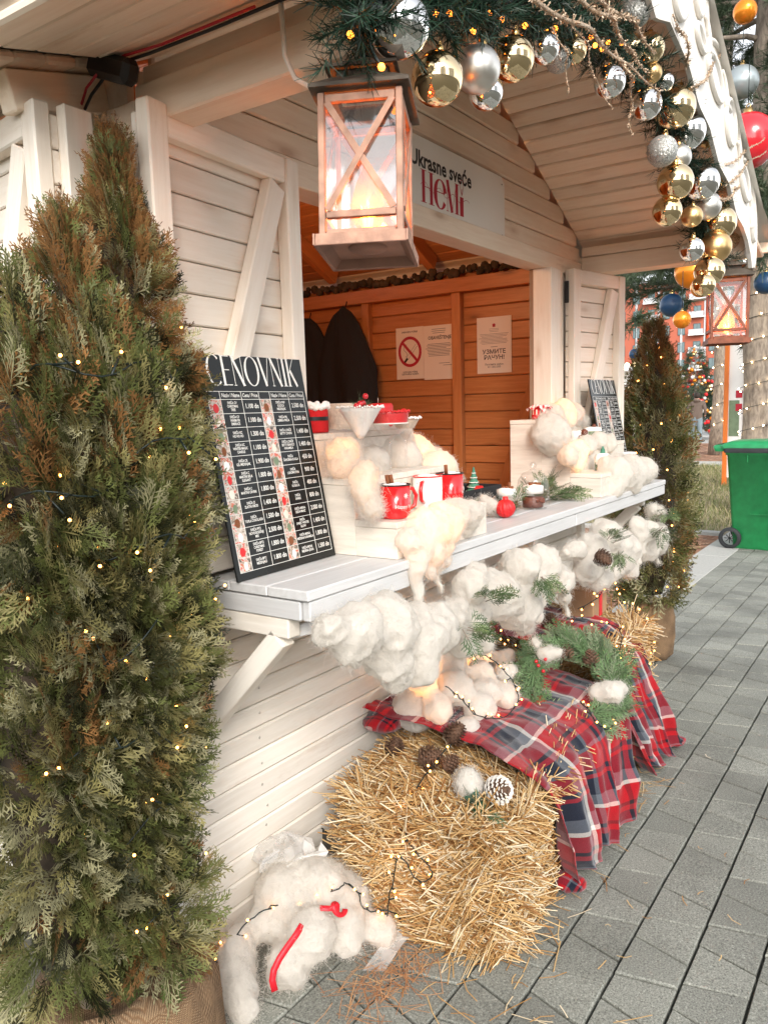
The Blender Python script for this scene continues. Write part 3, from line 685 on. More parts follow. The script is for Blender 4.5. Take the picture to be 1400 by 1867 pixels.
for i in range(14): sm.box((2.450 + (0.004 if i % 2 else -0.003), -0.073, 1.12 + i * 0.068), (0.006, 0.004, 0.010))
part(sm, 'screw_heads', 'screw', s2)['kind'] = 'stuff'
# counter shelf with fascia and brackets
sh = part(MB().box((1.435, -0.13, 1.036), (2.70, 0.46, 0.006)), 'shelf', 'gap_dark')
for y, w in ((-0.345, 0.118), (-0.225, 0.116), (-0.107, 0.115), (0.02, 0.13)):
    board('shelf_board', (0.045, y, 1.053), (2.825, y, 1.053), (0, 1, 0), w, 0.024, 'shelf_wood', sh, 0.003)
board('fascia', (0.055, -0.389, 1.016), (1.62, -0.389, 1.016), (0, 0, 1), 0.046, 0.022, 'shelf_wood', sh)
board('fascia', (1.625, -0.389, 1.016), (2.825, -0.389, 1.016), (0, 0, 1), 0.046, 0.022, 'shelf_wood', sh)
board('end_board', (0.061, -0.376, 1.0155), (0.061, -0.01, 1.0155), (0, 0, 1), 0.044, 0.022, 'shelf_wood', sh)
board('end_board', (2.81, -0.376, 1.0155), (2.81, -0.01, 1.0155), (0, 0, 1), 0.044, 0.022, 'shelf_wood', sh)
for x in (0.075, 1.40, 2.70):
    board('bracket_arm', (x, -0.335, 0.969), (x, -0.012, 0.969), (0, 0, 1), 0.046, 0.042, 'white_wood', sh)
    board('bracket_strut', (x, -0.30, 0.945), (x, -0.015, 0.655), (1, 0, 0), 0.042, 0.05, 'white_wood', sh)
board('broken_batten', (0.075, -0.285, 0.945), (0.16, -0.37, 0.965), (0, 0, 1), 0.03, 0.018, 'shelf_wood', sh)
# fretwork board along the porch gable
fo = [(0.62, 2.86), (0.9, 3.0), (1.2, 3.08), (1.36, 3.1), (1.58, 2.98), (1.70, 2.86), (1.735, 2.76), (1.76, 2.665), (1.86, 2.69), (2.0, 2.685), (2.14, 2.64), (2.245, 2.565), (2.32, 2.47), (2.365, 2.415), (2.44, 2.43), (2.54, 2.405), (2.63, 2.345), (2.695, 2.26), (2.72, 2.19), (2.715, 2.10), (2.70, 2.03)]
fi = [(2.68, 2.03), (2.64, 2.08), (2.57, 2.13), (2.46, 2.17), (2.33, 2.19), (2.18, 2.28), (2.0, 2.31), (1.84, 2.40), (1.68, 2.43), (1.55, 2.51), (1.45, 2.53), (1.32, 2.56), (1.18, 2.52), (1.0, 2.62), (0.8, 2.66), (0.66, 2.72)]
mt = Matrix(((1, 0, 0, 0), (0, 0, 1, 0), (0, 1, 0, 0), (0, 0, 0, 1)))
k = len(fo); vs = []; fs = []
def resamp(p, n):
    d = [0]
    for a, b in zip(p, p[1:]): d.append(d[-1] + math.dist(a, b))
    o = []
    for i in range(n):
        t = d[-1] * i / (n - 1); j = max(q for q in range(len(d)) if d[q] <= t + 1e-9); j = min(j, len(p) - 2); f = (t - d[j]) / (d[j + 1] - d[j])
        o.append((p[j][0] + (p[j + 1][0] - p[j][0]) * f, p[j][1] + (p[j + 1][1] - p[j][1]) * f))
    return o
A, B_ = resamp(fo, 60), resamp(fi[::-1], 60)
for yy in (-0.80, -0.785): vs += [(x, yy, zz) for x, zz in A] + [(x, yy, zz) for x, zz in B_]
for i in range(59): fs += [(i, i + 1, 61 + i, 60 + i), (120 + i, 180 + i, 181 + i, 121 + i), (i, 120 + i, 121 + i, i + 1), (60 + i, 61 + i, 181 + i, 180 + i)]
fs += [(0, 60, 180, 120), (59, 179, 239, 119)]
fr = part(MB().add(vs, fs), 'fretwork_board', 'fret_white')
part(MB().tube([(x, -0.803, z) for x, z in A], 0.009, 6), 'moulding', 'fret_white', fr)
for (x, z, a, b, t) in ((1.40, 2.70, 0.085, 0.10, 0), (1.40, 2.92, 0.08, 0.09, 0), (1.88, 2.575, 0.115, 0.05, -20), (2.14, 2.495, 0.085, 0.07, -40), (2.44, 2.335, 0.095, 0.045, -25), (2.64, 2.21, 0.075, 0.032, -60), (1.62, 2.78, 0.06, 0.09, 20), (1.66, 2.63, 0.06, 0.025, -20)):
    pts = []
    for q in range(28):
        u, v = a * math.cos(q * 6.2832 / 28), b * math.sin(q * 6.2832 / 28); c, s = math.cos(R(t)), math.sin(R(t)); pts.append((x + u * c - v * s, z + u * s + v * c))
    pn = part(MB().prism([(p[0], p[1]) for p in pts], -0.8045, -0.80, mt), 'inset_panel', 'fret_panel', fr)
    part(MB().tube([(p[0], -0.806, p[1]) for p in pts], 0.010, 6, closed=True), 'moulding', 'fret_white', fr)
for (x, z, dx, dz) in ((1.98, 2.61, 0.16, -0.10), (2.28, 2.44, 0.12, -0.09), (2.56, 2.29, 0.10, -0.13), (1.72, 2.70, 0.10, -0.10)):
    pts = [(x + dx * t + 0.018 * math.sin(t * 6.28), -0.806, z + dz * t + 0.022 * math.cos(t * 6.28)) for t in np.linspace(0, 1, 20)]
    part(MB().tube(pts, [0.006 + 0.006 * math.sin(3.1416 * t) for t in np.linspace(0, 1, 20)], 6), 'scroll', 'fret_white', fr)
# inside lamp
lamp = thing('pendant_bulb', 'small glowing bulb hanging inside the stall under its ceiling', 'bulb', (1.28, 0.72, 2.25))
MB().ball((0, 0, 0), 0.032, 14, 1.2).build('glass_bulb', 'bulb_warm', lamp)
MB().lathe([(0.014, 0.03), (0.016, 0.06), (0.012, 0.08)], 12).build('socket', 'white_cable', lamp)
MB().tube([(0, 0, 0.08), (0.0, 0.0, 0.60)], 0.003, 6).build('cord', 'white_cable', lamp)
def point(name, loc, power, col=(1, 0.55, 0.22), rad=0.03, parent=None):
    l = bpy.data.lights.new(name, 'POINT'); l.energy = power; l.color = col; l.shadow_soft_size = rad
    o = bpy.data.objects.new(name, l); o.location = loc; link(o, parent, False); return o
point('bulb_light', (0, 0, -0.06), 8, (1, 0.50, 0.22), 0.05, lamp)

# ================================================================== THINGS
# ---- foliage made of many small fronds (numpy)
def frond(kind, seed):
    """a flat scale-leaf spray growing along +Y, about 1 long; returns quads (n,4,3)"""
    q = random.Random(seed); Q = []
    def twig(bx, by, a, L, w):
        dx, dy = math.sin(a), math.cos(a); nx, ny = dy, -dx
        Q.append([(bx, by), (bx + dx * L * 0.55 + nx * w, by + dy * L * 0.55 + ny * w), (bx + dx * L, by + dy * L), (bx + dx * L * 0.55 - nx * w, by + dy * L * 0.55 - ny * w)])
        return lambda t: (bx + dx * L * t, by + dy * L * t)
    ax = twig(0, 0, 0, 1.0, 0.018); n = 12 if kind == 'fine' else 6
    for i in range(n):
        t = 0.12 + 0.84 * i / n; s = 1 if i % 2 else -1; L = 0.52 * (1 - 0.72 * t) + 0.08; L *= q.uniform(0.8, 1.15); a = s * q.uniform(0.5, 0.8)
        b = ax(t); tw = twig(b[0], b[1], a, L, 0.019 if kind == 'fine' else 0.024)
        m = 4 if kind == 'fine' else 2
        for j in range(m):
            u = 0.25 + 0.7 * j / m; c = tw(u); twig(c[0], c[1], a + (1 if j % 2 else -1) * q.uniform(0.4, 0.7), L * 0.45 * (1 - 0.5 * u) + 0.03, 0.016 if kind == 'fine' else 0.022)
    Q = np.array(Q); Z = np.zeros(Q.shape[:2] + (1,)); Q = np.concatenate([Q, Z], 2)
    Q[:, :, 2] = -0.22 * q.uniform(0.2, 1.2) * Q[:, :, 1] ** 2 + 0.25 * np.abs(Q[:, :, 0]) * q.uniform(-1, 1) + (np.arange(len(Q)) % 5)[:, None] * 0.004
    return Q
FR = [frond('fine', s) for s in range(6)]; FRC = [frond('coarse', s) for s in range(5)]
def scatter(fronds, pos, dirv, nrm, size, cols, seed=0):
    """copies of frond templates along directions; returns V, F, C"""
    q = np.random.RandomState(seed); which = q.randint(0, len(fronds), len(pos)); Vs = []; Cs = []
    dirv = unit(dirv); nrm = unit(nrm - dirv * (nrm * dirv).sum(1, keepdims=True)); sx = np.cross(dirv, nrm)
    for k, f in enumerate(fronds):
        m = np.where(which == k)[0]
        if not len(m): continue
        p = f[None] * size[m][:, None, None, None]
        v = pos[m][:, None, None, :] + p[..., 0:1] * sx[m][:, None, None, :] + p[..., 1:2] * dirv[m][:, None, None, :] + p[..., 2:3] * nrm[m][:, None, None, :]
        Vs.append(v.reshape(-1, 3)); Cs.append(np.repeat(cols[m], f.shape[0] * 4, axis=0))
    V = np.concatenate(Vs); F = np.arange(len(V)).reshape(-1, 4); return V, F, np.concatenate(Cs)

def cypress(name, label, base, cones, n, size, fr, seed, bronze, lean, sackr, sackh, core_r):
    q = np.random.RandomState(seed); t = thing(name, label, 'potted tree', base, group=None)
    wts = np.array([c[6] for c in cones]); which = q.choice(len(cones), n, p=wts / wts.sum())
    pos = np.zeros((n, 3)); dirv = np.zeros((n, 3)); nrm = np.zeros((n, 3)); hh = np.zeros(n)
    for k, (cx, cy, z0, z1, prof, ln, w) in enumerate(cones):
        m = np.where(which == k)[0]; zz = z0 + (z1 - z0) * q.rand(len(m)) ** 0.92; u = (zz - z0) / (z1 - z0)
        a = q.uniform(0, 6.2832, len(m)); rr = np.interp(u, [p[0] for p in prof], [p[1] for p in prof])
        lump = 1 + 0.16 * vnoise(np.stack([np.cos(a) * 1.8 + 9, np.sin(a) * 1.8 + 9, zz * 5], 1), seed) + 0.10 * vnoise(np.stack([np.cos(a) * 4 + 9, np.sin(a) * 4 + 9, zz * 11], 1), seed + 3)
        rad = rr * lump * (0.55 + 0.40 * q.rand(len(m)) ** 0.5)
        ca, sa = np.cos(a), np.sin(a)
        pos[m] = np.stack([cx + ln[0] * u + rad * ca, cy + ln[1] * u + rad * sa, zz], 1)
        upw = np.interp(u, [0, 0.3, 0.65, 1], lean) + q.normal(0, 0.28, len(m))
        dirv[m] = np.stack([ca + q.normal(0, 0.35, len(m)), sa + q.normal(0, 0.35, len(m)), upw], 1)
        nrm[m] = np.stack([-sa + q.normal(0, 0.6, len(m)), ca + q.normal(0, 0.6, len(m)), q.normal(0.3, 0.5, len(m))], 1); hh[m] = zz
    z1 = max(c[3] for c in cones); h = hh / z1
    green = np.array([[0.115, 0.13, 0.04]]); olive = np.array([[0.23, 0.205, 0.08]]); grey = np.array([[0.33, 0.31, 0.175]]); br = np.array([[0.23, 0.115, 0.04]]); dark = np.array([[0.03, 0.032, 0.013]])
    u = q.rand(n, 1); cols = np.where(u < 0.35, green, np.where(u < 0.62, olive, np.where(u < 0.86, grey, dark)))
    lo = h[:, None] < 0.16; cols = np.where(lo & (q.rand(n, 1) < 0.7), np.array([[0.10, 0.14, 0.04]]), cols)
    pb = np.clip((h - bronze[0]) / (1 - bronze[0]), 0, 1)[:, None] * bronze[1] + 0.03
    cl = vnoise(pos * 9, seed + 5)[:, None]; cols = np.where(q.rand(n, 1) + 0.35 * cl < pb, br, cols) * q.uniform(0.8, 1.2, (n, 1))
    V, F, Cc = scatter(fr, pos, dirv, nrm, q.uniform(*size, n) * np.interp(h, [0, 0.75, 1.0], [1.05, 1.0, 0.62]), cols, seed)
    mobj('foliage', npmesh('foliage', V, F, col=Cc), 'thuja', t)['kind'] = 'stuff'
    # woody stems and the dense inner twigs, the crown's shade put into their brown
    tr = MB()
    for (cx, cy, z0, z1, prof, ln, w) in cones:
        tr.tube([(cx * 0.25, cy * 0.25, 0.06), (cx * 0.7, cy * 0.7, z0 * 0.6 + 0.08), (cx + ln[0] * 0.5, cy + ln[1] * 0.5, (z0 + z1) / 2), (cx + ln[0], cy + ln[1], z1 - 0.02)], [0.016, 0.012, 0.008, 0.002], 8)
    tr.build('trunk', 'bark', t)
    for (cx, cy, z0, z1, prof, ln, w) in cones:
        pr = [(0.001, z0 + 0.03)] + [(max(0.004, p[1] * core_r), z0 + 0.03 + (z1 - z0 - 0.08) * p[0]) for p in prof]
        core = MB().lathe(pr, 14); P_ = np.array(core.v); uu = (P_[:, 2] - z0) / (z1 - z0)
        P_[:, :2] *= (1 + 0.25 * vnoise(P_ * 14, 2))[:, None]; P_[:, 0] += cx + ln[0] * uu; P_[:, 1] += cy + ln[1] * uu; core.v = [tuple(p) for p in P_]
        core.build('shaded_inner_twigs', 'shaded_inner_twigs', t)
    # sack round the root ball
    n1 = 40; prof = [(0.001, 0.0), (0.8, 0.0), (0.98, 0.10), (1.0, 0.4), (0.97, 0.75), (0.86, 0.98), (0.70, 1.06), (0.5, 1.0), (0.2, 0.9), (0.001, 0.88)]
    sk = MB().lathe([(r * sackr, z * sackh) for r, z in prof], n1); P_ = np.array(sk.v)
    k_ = 1 + 0.10 * vnoise(P_ * 16, seed) + 0.05 * np.sin(np.arctan2(P_[:, 1], P_[:, 0]) * 9 + P_[:, 2] * 30); P_[:, :2] *= k_[:, None]; P_[:, 2] += 0.018 * vnoise(P_ * 22, seed + 1) * (P_[:, 2] > 0.02)
    sk.v = [tuple(p) for p in P_]; so = sk.build('burlap_sack', 'sack', t)
    return t
near = cypress('potted_cypress', 'tall bushy evergreen in a burlap sack filling the left foreground, bronze tips', (-0.30, -0.13, 0.0),
    [(0, 0, 0.36, 1.60, [(0, 0.035), (0.10, 0.06), (0.25, 0.125), (0.5, 0.172), (0.75, 0.178), (0.9, 0.155), (1, 0.09)], (0.02, 0.01), 9),
     (0.125, 0.02, 1.25, 2.0, [(0, 0.12), (0.35, 0.10), (0.6, 0.07), (0.8, 0.035), (1, 0.004)], (0.03, 0.02), 2.4),
     (-0.01, 0.0, 1.35, 1.80, [(0, 0.10), (0.4, 0.075), (0.7, 0.04), (1, 0.006)], (0.015, 0.01), 0.7),
     (0.06, 0.06, 1.3, 1.62, [(0, 0.09), (0.5, 0.06), (1, 0.010)], (0.02, 0.0), 0.7),
     (-0.13, 0.0, 0.36, 1.25, [(0, 0.06), (0.3, 0.12), (0.7, 0.13), (1, 0.06)], (0.0, 0.0), 2.2),
     (-0.10, -0.02, 1.1, 1.66, [(0, 0.13), (0.6, 0.10), (1, 0.02)], (-0.02, 0.03), 1.3),
     (0.05, -0.06, 0.30, 0.50, [(0, 0.04), (0.6, 0.06), (1, 0.04)], (0.02, -0.02), 0.4)],
    8300, (0.058, 0.108), FR, 21, (0.60, 0.66), [-0.35, -0.05, 0.8, 4.0], 0.20, 0.27, 0.62)
far = cypress('potted_cypress', 'conical evergreen in a brown burlap sack at the far end of the counter', (3.27, -0.21, 0.0),
    [(0, 0, 0.34, 1.86, [(0, 0.09), (0.08, 0.14), (0.25, 0.18), (0.45, 0.17), (0.65, 0.135), (0.85, 0.075), (1, 0.015)], (0.0, 0.0), 8)],
    3000, (0.07, 0.13), FRC, 33, (0.55, 0.8), [-0.3, 0.2, 1.0, 2.4], 0.13, 0.30, 0.66)
for o in far.children:
    if o.name.startswith('burlap_sack'): o.scale = (1, 1, 1.05)

# ---- fairy lights: one cable with its small bulbs per string
def string_lights(name, label, pts, step, bulb, mat, cat='string lights', cable='green_cable', seed=1, jit=0.012, cr=0.0018, stub=0.012):
    q = random.Random(seed); t = thing(name, label, cat, tuple(pts[0]))
    if len(pts) < 30:                                            # soften the bends and let the cable wander a little
        P_ = [Vector(p) for p in pts]; P_ = [P_[0]] + P_ + [P_[-1]]; pts = []
        for a, b, c, d in zip(P_, P_[1:], P_[2:], P_[3:]):
            for k in range(5):
                u = k / 5; pts.append(0.5 * ((2 * b) + (c - a) * u + (2 * a - 5 * b + 4 * c - d) * u * u + (3 * b - a - 3 * c + d) * u ** 3) + Vector((q.uniform(-1, 1), q.uniform(-1, 1), q.uniform(-1, 1))) * 0.003)
        pts.append(P_[-1])
    MB().tube(pts, cr, 5).build('cable', cable, t, world=True)
    b = MB(); s = MB(); acc = 0
    for a, c in zip(pts, pts[1:]):
        a = Vector(a); c = Vector(c); L = (c - a).length; d = step - acc
        while d < L:
            p = a + (c - a) * (d / L); o = Vector((q.uniform(-1, 1), q.uniform(-1, 1), q.uniform(-0.6, 1))).normalized() * (stub + q.random() * jit)
            s.tube([p, p + o * 0.8], 0.0022, 5); b.ball(p + o, bulb, 8); d += step * q.uniform(0.75, 1.25)
        acc = L - (d - step)
        acc = max(0.0, min(acc, step * 0.9))
    s.build('bulb_holders', cable, t, world=True)['kind'] = 'stuff'; b.build('bulbs', mat, t, world=True)['kind'] = 'stuff'
    return t
def helix(base, z0, z1, turns, rad, n=200, seed=0, wob=0.03):
    q = np.random.RandomState(seed); o = []
    for i in range(n):
        u = i / (n - 1); a = u * turns * 6.2832 + 0.4; z = z0 + (z1 - z0) * u + wob * math.sin(u * 37 + seed)
        r = rad(z) * (0.82 + 0.07 * math.sin(i * 0.63 + seed) + 0.05 * math.sin(i * 0.37)); z += 0.018 * math.sin(i * 0.8 + seed) + 0.02 * math.sin(i * 0.33); o.append((base[0] + r * math.cos(a), base[1] + r * math.sin(a), z))
    return o
string_lights('fairy_lights', 'warm fairy lights wound round the tall foreground evergreen', helix((-0.28, -0.12), 0.36, 1.62, 7, lambda z: float(np.interp(z, [0.3, 0.7, 1.1, 1.5, 1.8, 1.95], [0.14, 0.205, 0.24, 0.235, 0.17, 0.07])), 330, 1), 0.062, 0.0031, 'bulb_warm', seed=5, stub=0.04, jit=0.045)
string_lights('fairy_lights', 'warm fairy lights wound round the evergreen at the far end of the counter', helix((3.27, -0.21), 0.36, 1.75, 9, lambda z: float(np.interp(z, [0.3, 0.6, 1.0, 1.4, 1.75], [0.17, 0.21, 0.20, 0.155, 0.08])), 260, 2), 0.12, 0.0046, 'bulb_warm', seed=6, stub=0.02, jit=0.025)

# ---- lanterns
def lantern(loc, rz, label, frame, s=1.0, tilt=(0, 0), power=3.0, glass='lantern_glass'):
    t = thing('lantern', label, 'lantern', loc, rz); t.rotation_euler = (tilt[0], tilt[1], rz)
    a, H = 0.079 * s, 0.285 * s                                  # half width of the body, height
    e = 0.011 * s
    for x in (-1, 1):
        for y in (-1, 1): MB().box((x * a, y * a, H / 2), (e * 1.25, e * 1.25, H), 0.0015).build('corner_post', frame, t)
    for z, hh in ((H - 0.012 * s, 0.016), (0.042 * s, 0.014), (0.006 * s, 0.012)):
        m = MB()
        for sg in (-1, 1):
            m.box((0, sg * a, z), (2 * a - e * 1.5, e, hh * s), 0.001); m.box((sg * a, 0, z), (e, 2 * a - e * 1.5, hh * s), 0.001)
        m.build('rail', frame, t)
    zb0, zb1 = 0.05 * s, H - 0.02 * s
    for face in range(4):
        Rm = Matrix.Rotation(face * math.pi / 2, 4, 'Z')
        pane = MB().add([(a - 0.002, -a + 0.005, 0.014 * s), (a - 0.002, a - 0.005, 0.014 * s), (a - 0.002, a - 0.005, H - 0.01), (a - 0.002, -a + 0.005, H - 0.01)], [(0, 1, 2, 3)], False, Rm).build('pane', glass, t)
        for k, sg in enumerate((-1, 1)):
            m = MB(); dx = 0.0075 + 0.002 * k * s
            w = 0.0065 * s; p0 = Vector((a + dx - 0.003, -sg * (a - 0.012 * s), zb0)); p1 = Vector((a + dx - 0.003, sg * (a - 0.012 * s), zb1)); d = (p1 - p0).normalized(); nn = Vector((0, -d.z, d.y)) * w; th = Vector((0.0014, 0, 0))
            vs = [p0 - nn - th, p0 + nn - th, p1 + nn - th, p1 - nn - th, p0 - nn + th, p0 + nn + th, p1 + nn + th, p1 - nn + th]
            m.add(vs, [(0, 1, 2, 3), (7, 6, 5, 4), (0, 4, 5, 1), (1, 5, 6, 2), (2, 6, 7, 3), (3, 7, 4, 0)], False, Rm).build('cross_bar', frame, t)
    # base: a tray that steps out, with a round plate seen from below
    bt = MB(); b = a + 0.013 * s
    def ring(m, z0, z1, r0, r1):
        vs = [(x * r0, y * r0, z0) for x, y in ((-1, -1), (1, -1), (1, 1), (-1, 1))] + [(x * r1, y * r1, z1) for x, y in ((-1, -1), (1, -1), (1, 1), (-1, 1))]
        m.add(vs, [(i, (i + 1) % 4, 4 + (i + 1) % 4, 4 + i) for i in range(4)])
    ring(bt, 0.0, 0.0, a - 0.01, b); ring(bt, 0.0, -0.022 * s, b, b + 0.003 * s); ring(bt, -0.022 * s, -0.020 * s, b + 0.003 * s, b - 0.003); ring(bt, -0.020 * s, -0.004 * s, b - 0.003, b - 0.020 * s)
    bt.add([(x * (b - 0.02 * s), y * (b - 0.02 * s), -0.004 * s) for x, y in ((-1, -1), (1, -1), (1, 1), (-1, 1))], [(0, 1, 2, 3)])
    base = bt.build('base_tray', 'copper_inside' if frame == 'copper_paint' else frame, t)
    MB().box((0, 0, -0.011 * s), (0.001, 0.001, 0.001)); lip = MB()
    for sg in (-1, 1): lip.box((0, sg * (b + 0.002), -0.010 * s), (2 * b + 0.01, 0.003, 0.022 * s)); lip.box((sg * (b + 0.002), 0, -0.010 * s), (0.003, 2 * b - 0.002, 0.022 * s))
    lip.build('base_lip', frame, base)
    MB().lathe([(0.0005, -0.0065 * s), (0.040 * s, -0.0065 * s), (0.042 * s, -0.004 * s)], 28).build('base_plate', 'copper_inside' if frame == 'copper_paint' else frame, base)
    # two-tier roof with deep eaves
    rf = MB(); r1 = a + 0.022 * s
    ring(rf, H + 0.002, H + 0.004, a - 0.02, r1); ring(rf, H + 0.004, H + 0.012 * s, r1, r1); ring(rf, H + 0.012 * s, H + 0.040 * s, r1, 0.062 * s); ring(rf, H + 0.040 * s, H + 0.058 * s, 0.052 * s, 0.052 * s)
    ring(rf, H + 0.058 * s, H + 0.056 * s, 0.052 * s, 0.074 * s); ring(rf, H + 0.056 * s, H + 0.062 * s, 0.074 * s, 0.074 * s); ring(rf, H + 0.062 * s, H + 0.085 * s, 0.074 * s, 0.02 * s)
    rf.add([(x * 0.02 * s, y * 0.02 * s, H + 0.085 * s) for x, y in ((-1, -1), (1, -1), (1, 1), (-1, 1))], [(0, 1, 2, 3)])
    rf.build('roof', 'rust_dark', t)
    hp = [(0.045 * s * math.cos(u), 0, H + 0.06 * s + 0.075 * s * math.sin(u)) for u in np.linspace(0.25, math.pi - 0.25, 12)]
    MB().tube(hp, 0.002, 6).build('handle', 'steel', t)
    MB().box((0.0 + a + 0.006, -a * 0.0 + a * 0.97, H * 0.42), (0.008, 0.014 * s, 0.030 * s), 0.002).build('latch', frame, t)
    # flame-shaped bulb on a cup
    MB().lathe([(0.0005, 0.012), (0.030 * s, 0.012), (0.032 * s, 0.03 * s), (0.020 * s, 0.034 * s)], 20).build('bulb_cup', 'gold_trim', t)
    fl = MB(); q = random.Random(4)
    for k in range(6):
        an = k * 1.05; l = 0.055 * s * q.uniform(0.7, 1.2); fl.tube([(0.005 * math.cos(an), 0.005 * math.sin(an), 0.034 * s), (0.010 * s * math.cos(an), 0.010 * s * math.sin(an), 0.034 * s + l * 0.6), (0.018 * s * math.cos(an + 0.3), 0.018 * s * math.sin(an + 0.3), 0.034 * s + l)], [0.003 * s, 0.0036 * s, 0.001], 6)
    fl.build('flame_filament', 'flame', t)
    MB().lathe([(0.0200 * s, 0.034 * s), (0.034 * s, 0.055 * s), (0.036 * s, 0.085 * s), (0.024 * s, 0.13 * s), (0.008 * s, 0.165 * s)], 20).build('bulb_glass', 'glow_tinted_glass', t)  # the flame's orange glow is put into the glass tint
    point('lantern_light', (0, 0, 0.08 * s), power, (1, 0.42, 0.12), 0.02, t)
    return t
ln1 = lantern((-0.025, -0.640, 1.745), R(26), 'large copper-framed lantern hanging in front of the shop sign', 'copper_paint', 0.86, (0.0, R(6)), 1.0)
ln2 = lantern((2.66, -0.705, 1.722), R(20), 'smaller-looking red-brown lantern hanging at the far porch corner', 'copper_paint_red', 0.93, (0, 0), 1.3, 'lantern_glass_clear')
for (x, y, z0, z1, lab) in ((-0.004, -0.655, 2.10, 2.165, 'steel hook and ring holding the large copper lantern'), (2.66, -0.70, 2.07, 2.12, 'steel hook and ring holding the lantern at the far porch corner')):
    t = thing('hook', lab, 'hook', (x, y, z0))
    MB().tube([(0.012 * math.cos(u), 0, z1 - z0 - 0.012 + 0.012 * math.sin(u)) for u in np.linspace(0, 6.0, 14)], 0.0022, 6).build('ring', 'steel', t)
    MB().tube([(0.0, 0, z1 - z0 - 0.024), (0.001, 0, 0.02), (0.006, 0, 0.0), (0.0, 0, -0.012)], 0.0022, 6).build('shank', 'steel', t)
# white cable looping from the porch beam to the near lantern
t = thing('cable', 'white cable looping from the porch beam down to the large lantern', 'cable', (-0.03, -0.47, 2.2))
MB().tube([(-0.042, -0.47, 2.23), (-0.05, -0.48, 2.16), (-0.052, -0.485, 2.10), (-0.045, -0.50, 2.06), (-0.02, -0.535, 2.035), (0.0, -0.59, 2.03)], 0.005, 8).build('cord', 'white_cable', t, world=True)
t = thing('power_adapter', 'black power adapter with red and black leads tucked under the porch eave', 'adapter', (-0.02, 0.06, 2.2))
hb = MB().box((0, 0, 0), (0.045, 0.14, 0.052), 0.012).build('housing', 'black_plastic', t, loc=(-0.05, -0.078, -0.010)); hb.rotation_euler = (R(22), 0, 0)
MB().tube([(-0.06, 0.12, 2.12), (-0.07, 0.06, 2.155), (-0.07, 0.0, 2.185), (-0.062, -0.06, 2.198), (-0.052, -0.12, 2.20), (-0.05, -0.3, 2.198), (-0.05, -0.52, 2.198)], 0.0035, 7).build('lead', 'black_plastic', t, world=True)
MB().tube([(-0.064, 0.12, 2.128), (-0.082, 0.06, 2.165), (-0.085, 0.0, 2.19), (-0.07, -0.06, 2.205), (-0.056, -0.16, 2.205), (-0.056, -0.42, 2.202)], 0.003, 7).build('lead', 'red_cable', t, world=True)

# ---- garland on the porch gable
GP = [(-0.14, -0.7, 2.07), (-0.043, -0.7, 2.128), (0.063, -0.7, 2.182), (0.248, -0.7, 2.25), (0.474, -0.7, 2.322), (0.723, -0.7, 2.388), (0.991, -0.7, 2.441), (1.247, -0.7, 2.468), (1.499, -0.7, 2.445), (1.729, -0.7, 2.396), (1.919, -0.7, 2.325), (2.089, -0.7, 2.24), (2.233, -0.7, 2.141), (2.369, -0.7, 2.035)]
def needles(path, n, spread, ln, wd, seed, outward=0.8):
    q = np.random.RandomState(seed); P = np.array(path); seg = np.linalg.norm(np.diff(P, axis=0), axis=1); cum = np.concatenate([[0], np.cumsum(seg)])
    s = q.uniform(0, cum[-1], n); j = np.clip(np.searchsorted(cum, s) - 1, 0, len(seg) - 1); f = ((s - cum[j]) / seg[j])[:, None]
    c = P[j] * (1 - f) + P[j + 1] * f; tan = unit(P[j + 1] - P[j])
    # needles sit on short side shoots, so that the garland has tufts and gaps
    ns = max(8, n // 60); sid = q.randint(0, ns, n); ss = q.uniform(0, cum[-1], ns); sj = np.clip(np.searchsorted(cum, ss) - 1, 0, len(seg) - 1); sf = ((ss - cum[sj]) / seg[sj])[:, None]
    sc = P[sj] * (1 - sf) + P[sj + 1] * sf; sd = unit(q.normal(0, 1, (ns, 3)) + 0.4 * unit(P[sj + 1] - P[sj])); sl = q.uniform(0.5, 1.0, ns)[:, None] * spread
    u = q.rand(n, 1); base = sc[sid] + sd[sid] * sl[sid] * u
    d = unit(sd[sid] * 0.9 + q.normal(0, 0.75, (n, 3))); L = q.uniform(*ln, n)[:, None]
    w = unit(np.cross(d, q.normal(0, 1, (n, 3)))) * wd
    V = np.stack([base - w, base + w, base + d * L + w * 0.3, base + d * L - w * 0.3], 1).reshape(-1, 3)
    return V, np.arange(len(V)).reshape(-1, 4)
gar = thing('garland', 'dark green pine garland arching along the porch gable', 'garland', GP[0])
V, F = needles(GP, 42000, 0.12, (0.022, 0.042), 0.0012, 8)
mobj('needles', npmesh('needles', V, F), 'garland_needle', gar, True)['kind'] = 'stuff'
MB().tube(GP, 0.014, 7).build('stem', 'green_cable', gar, world=True)
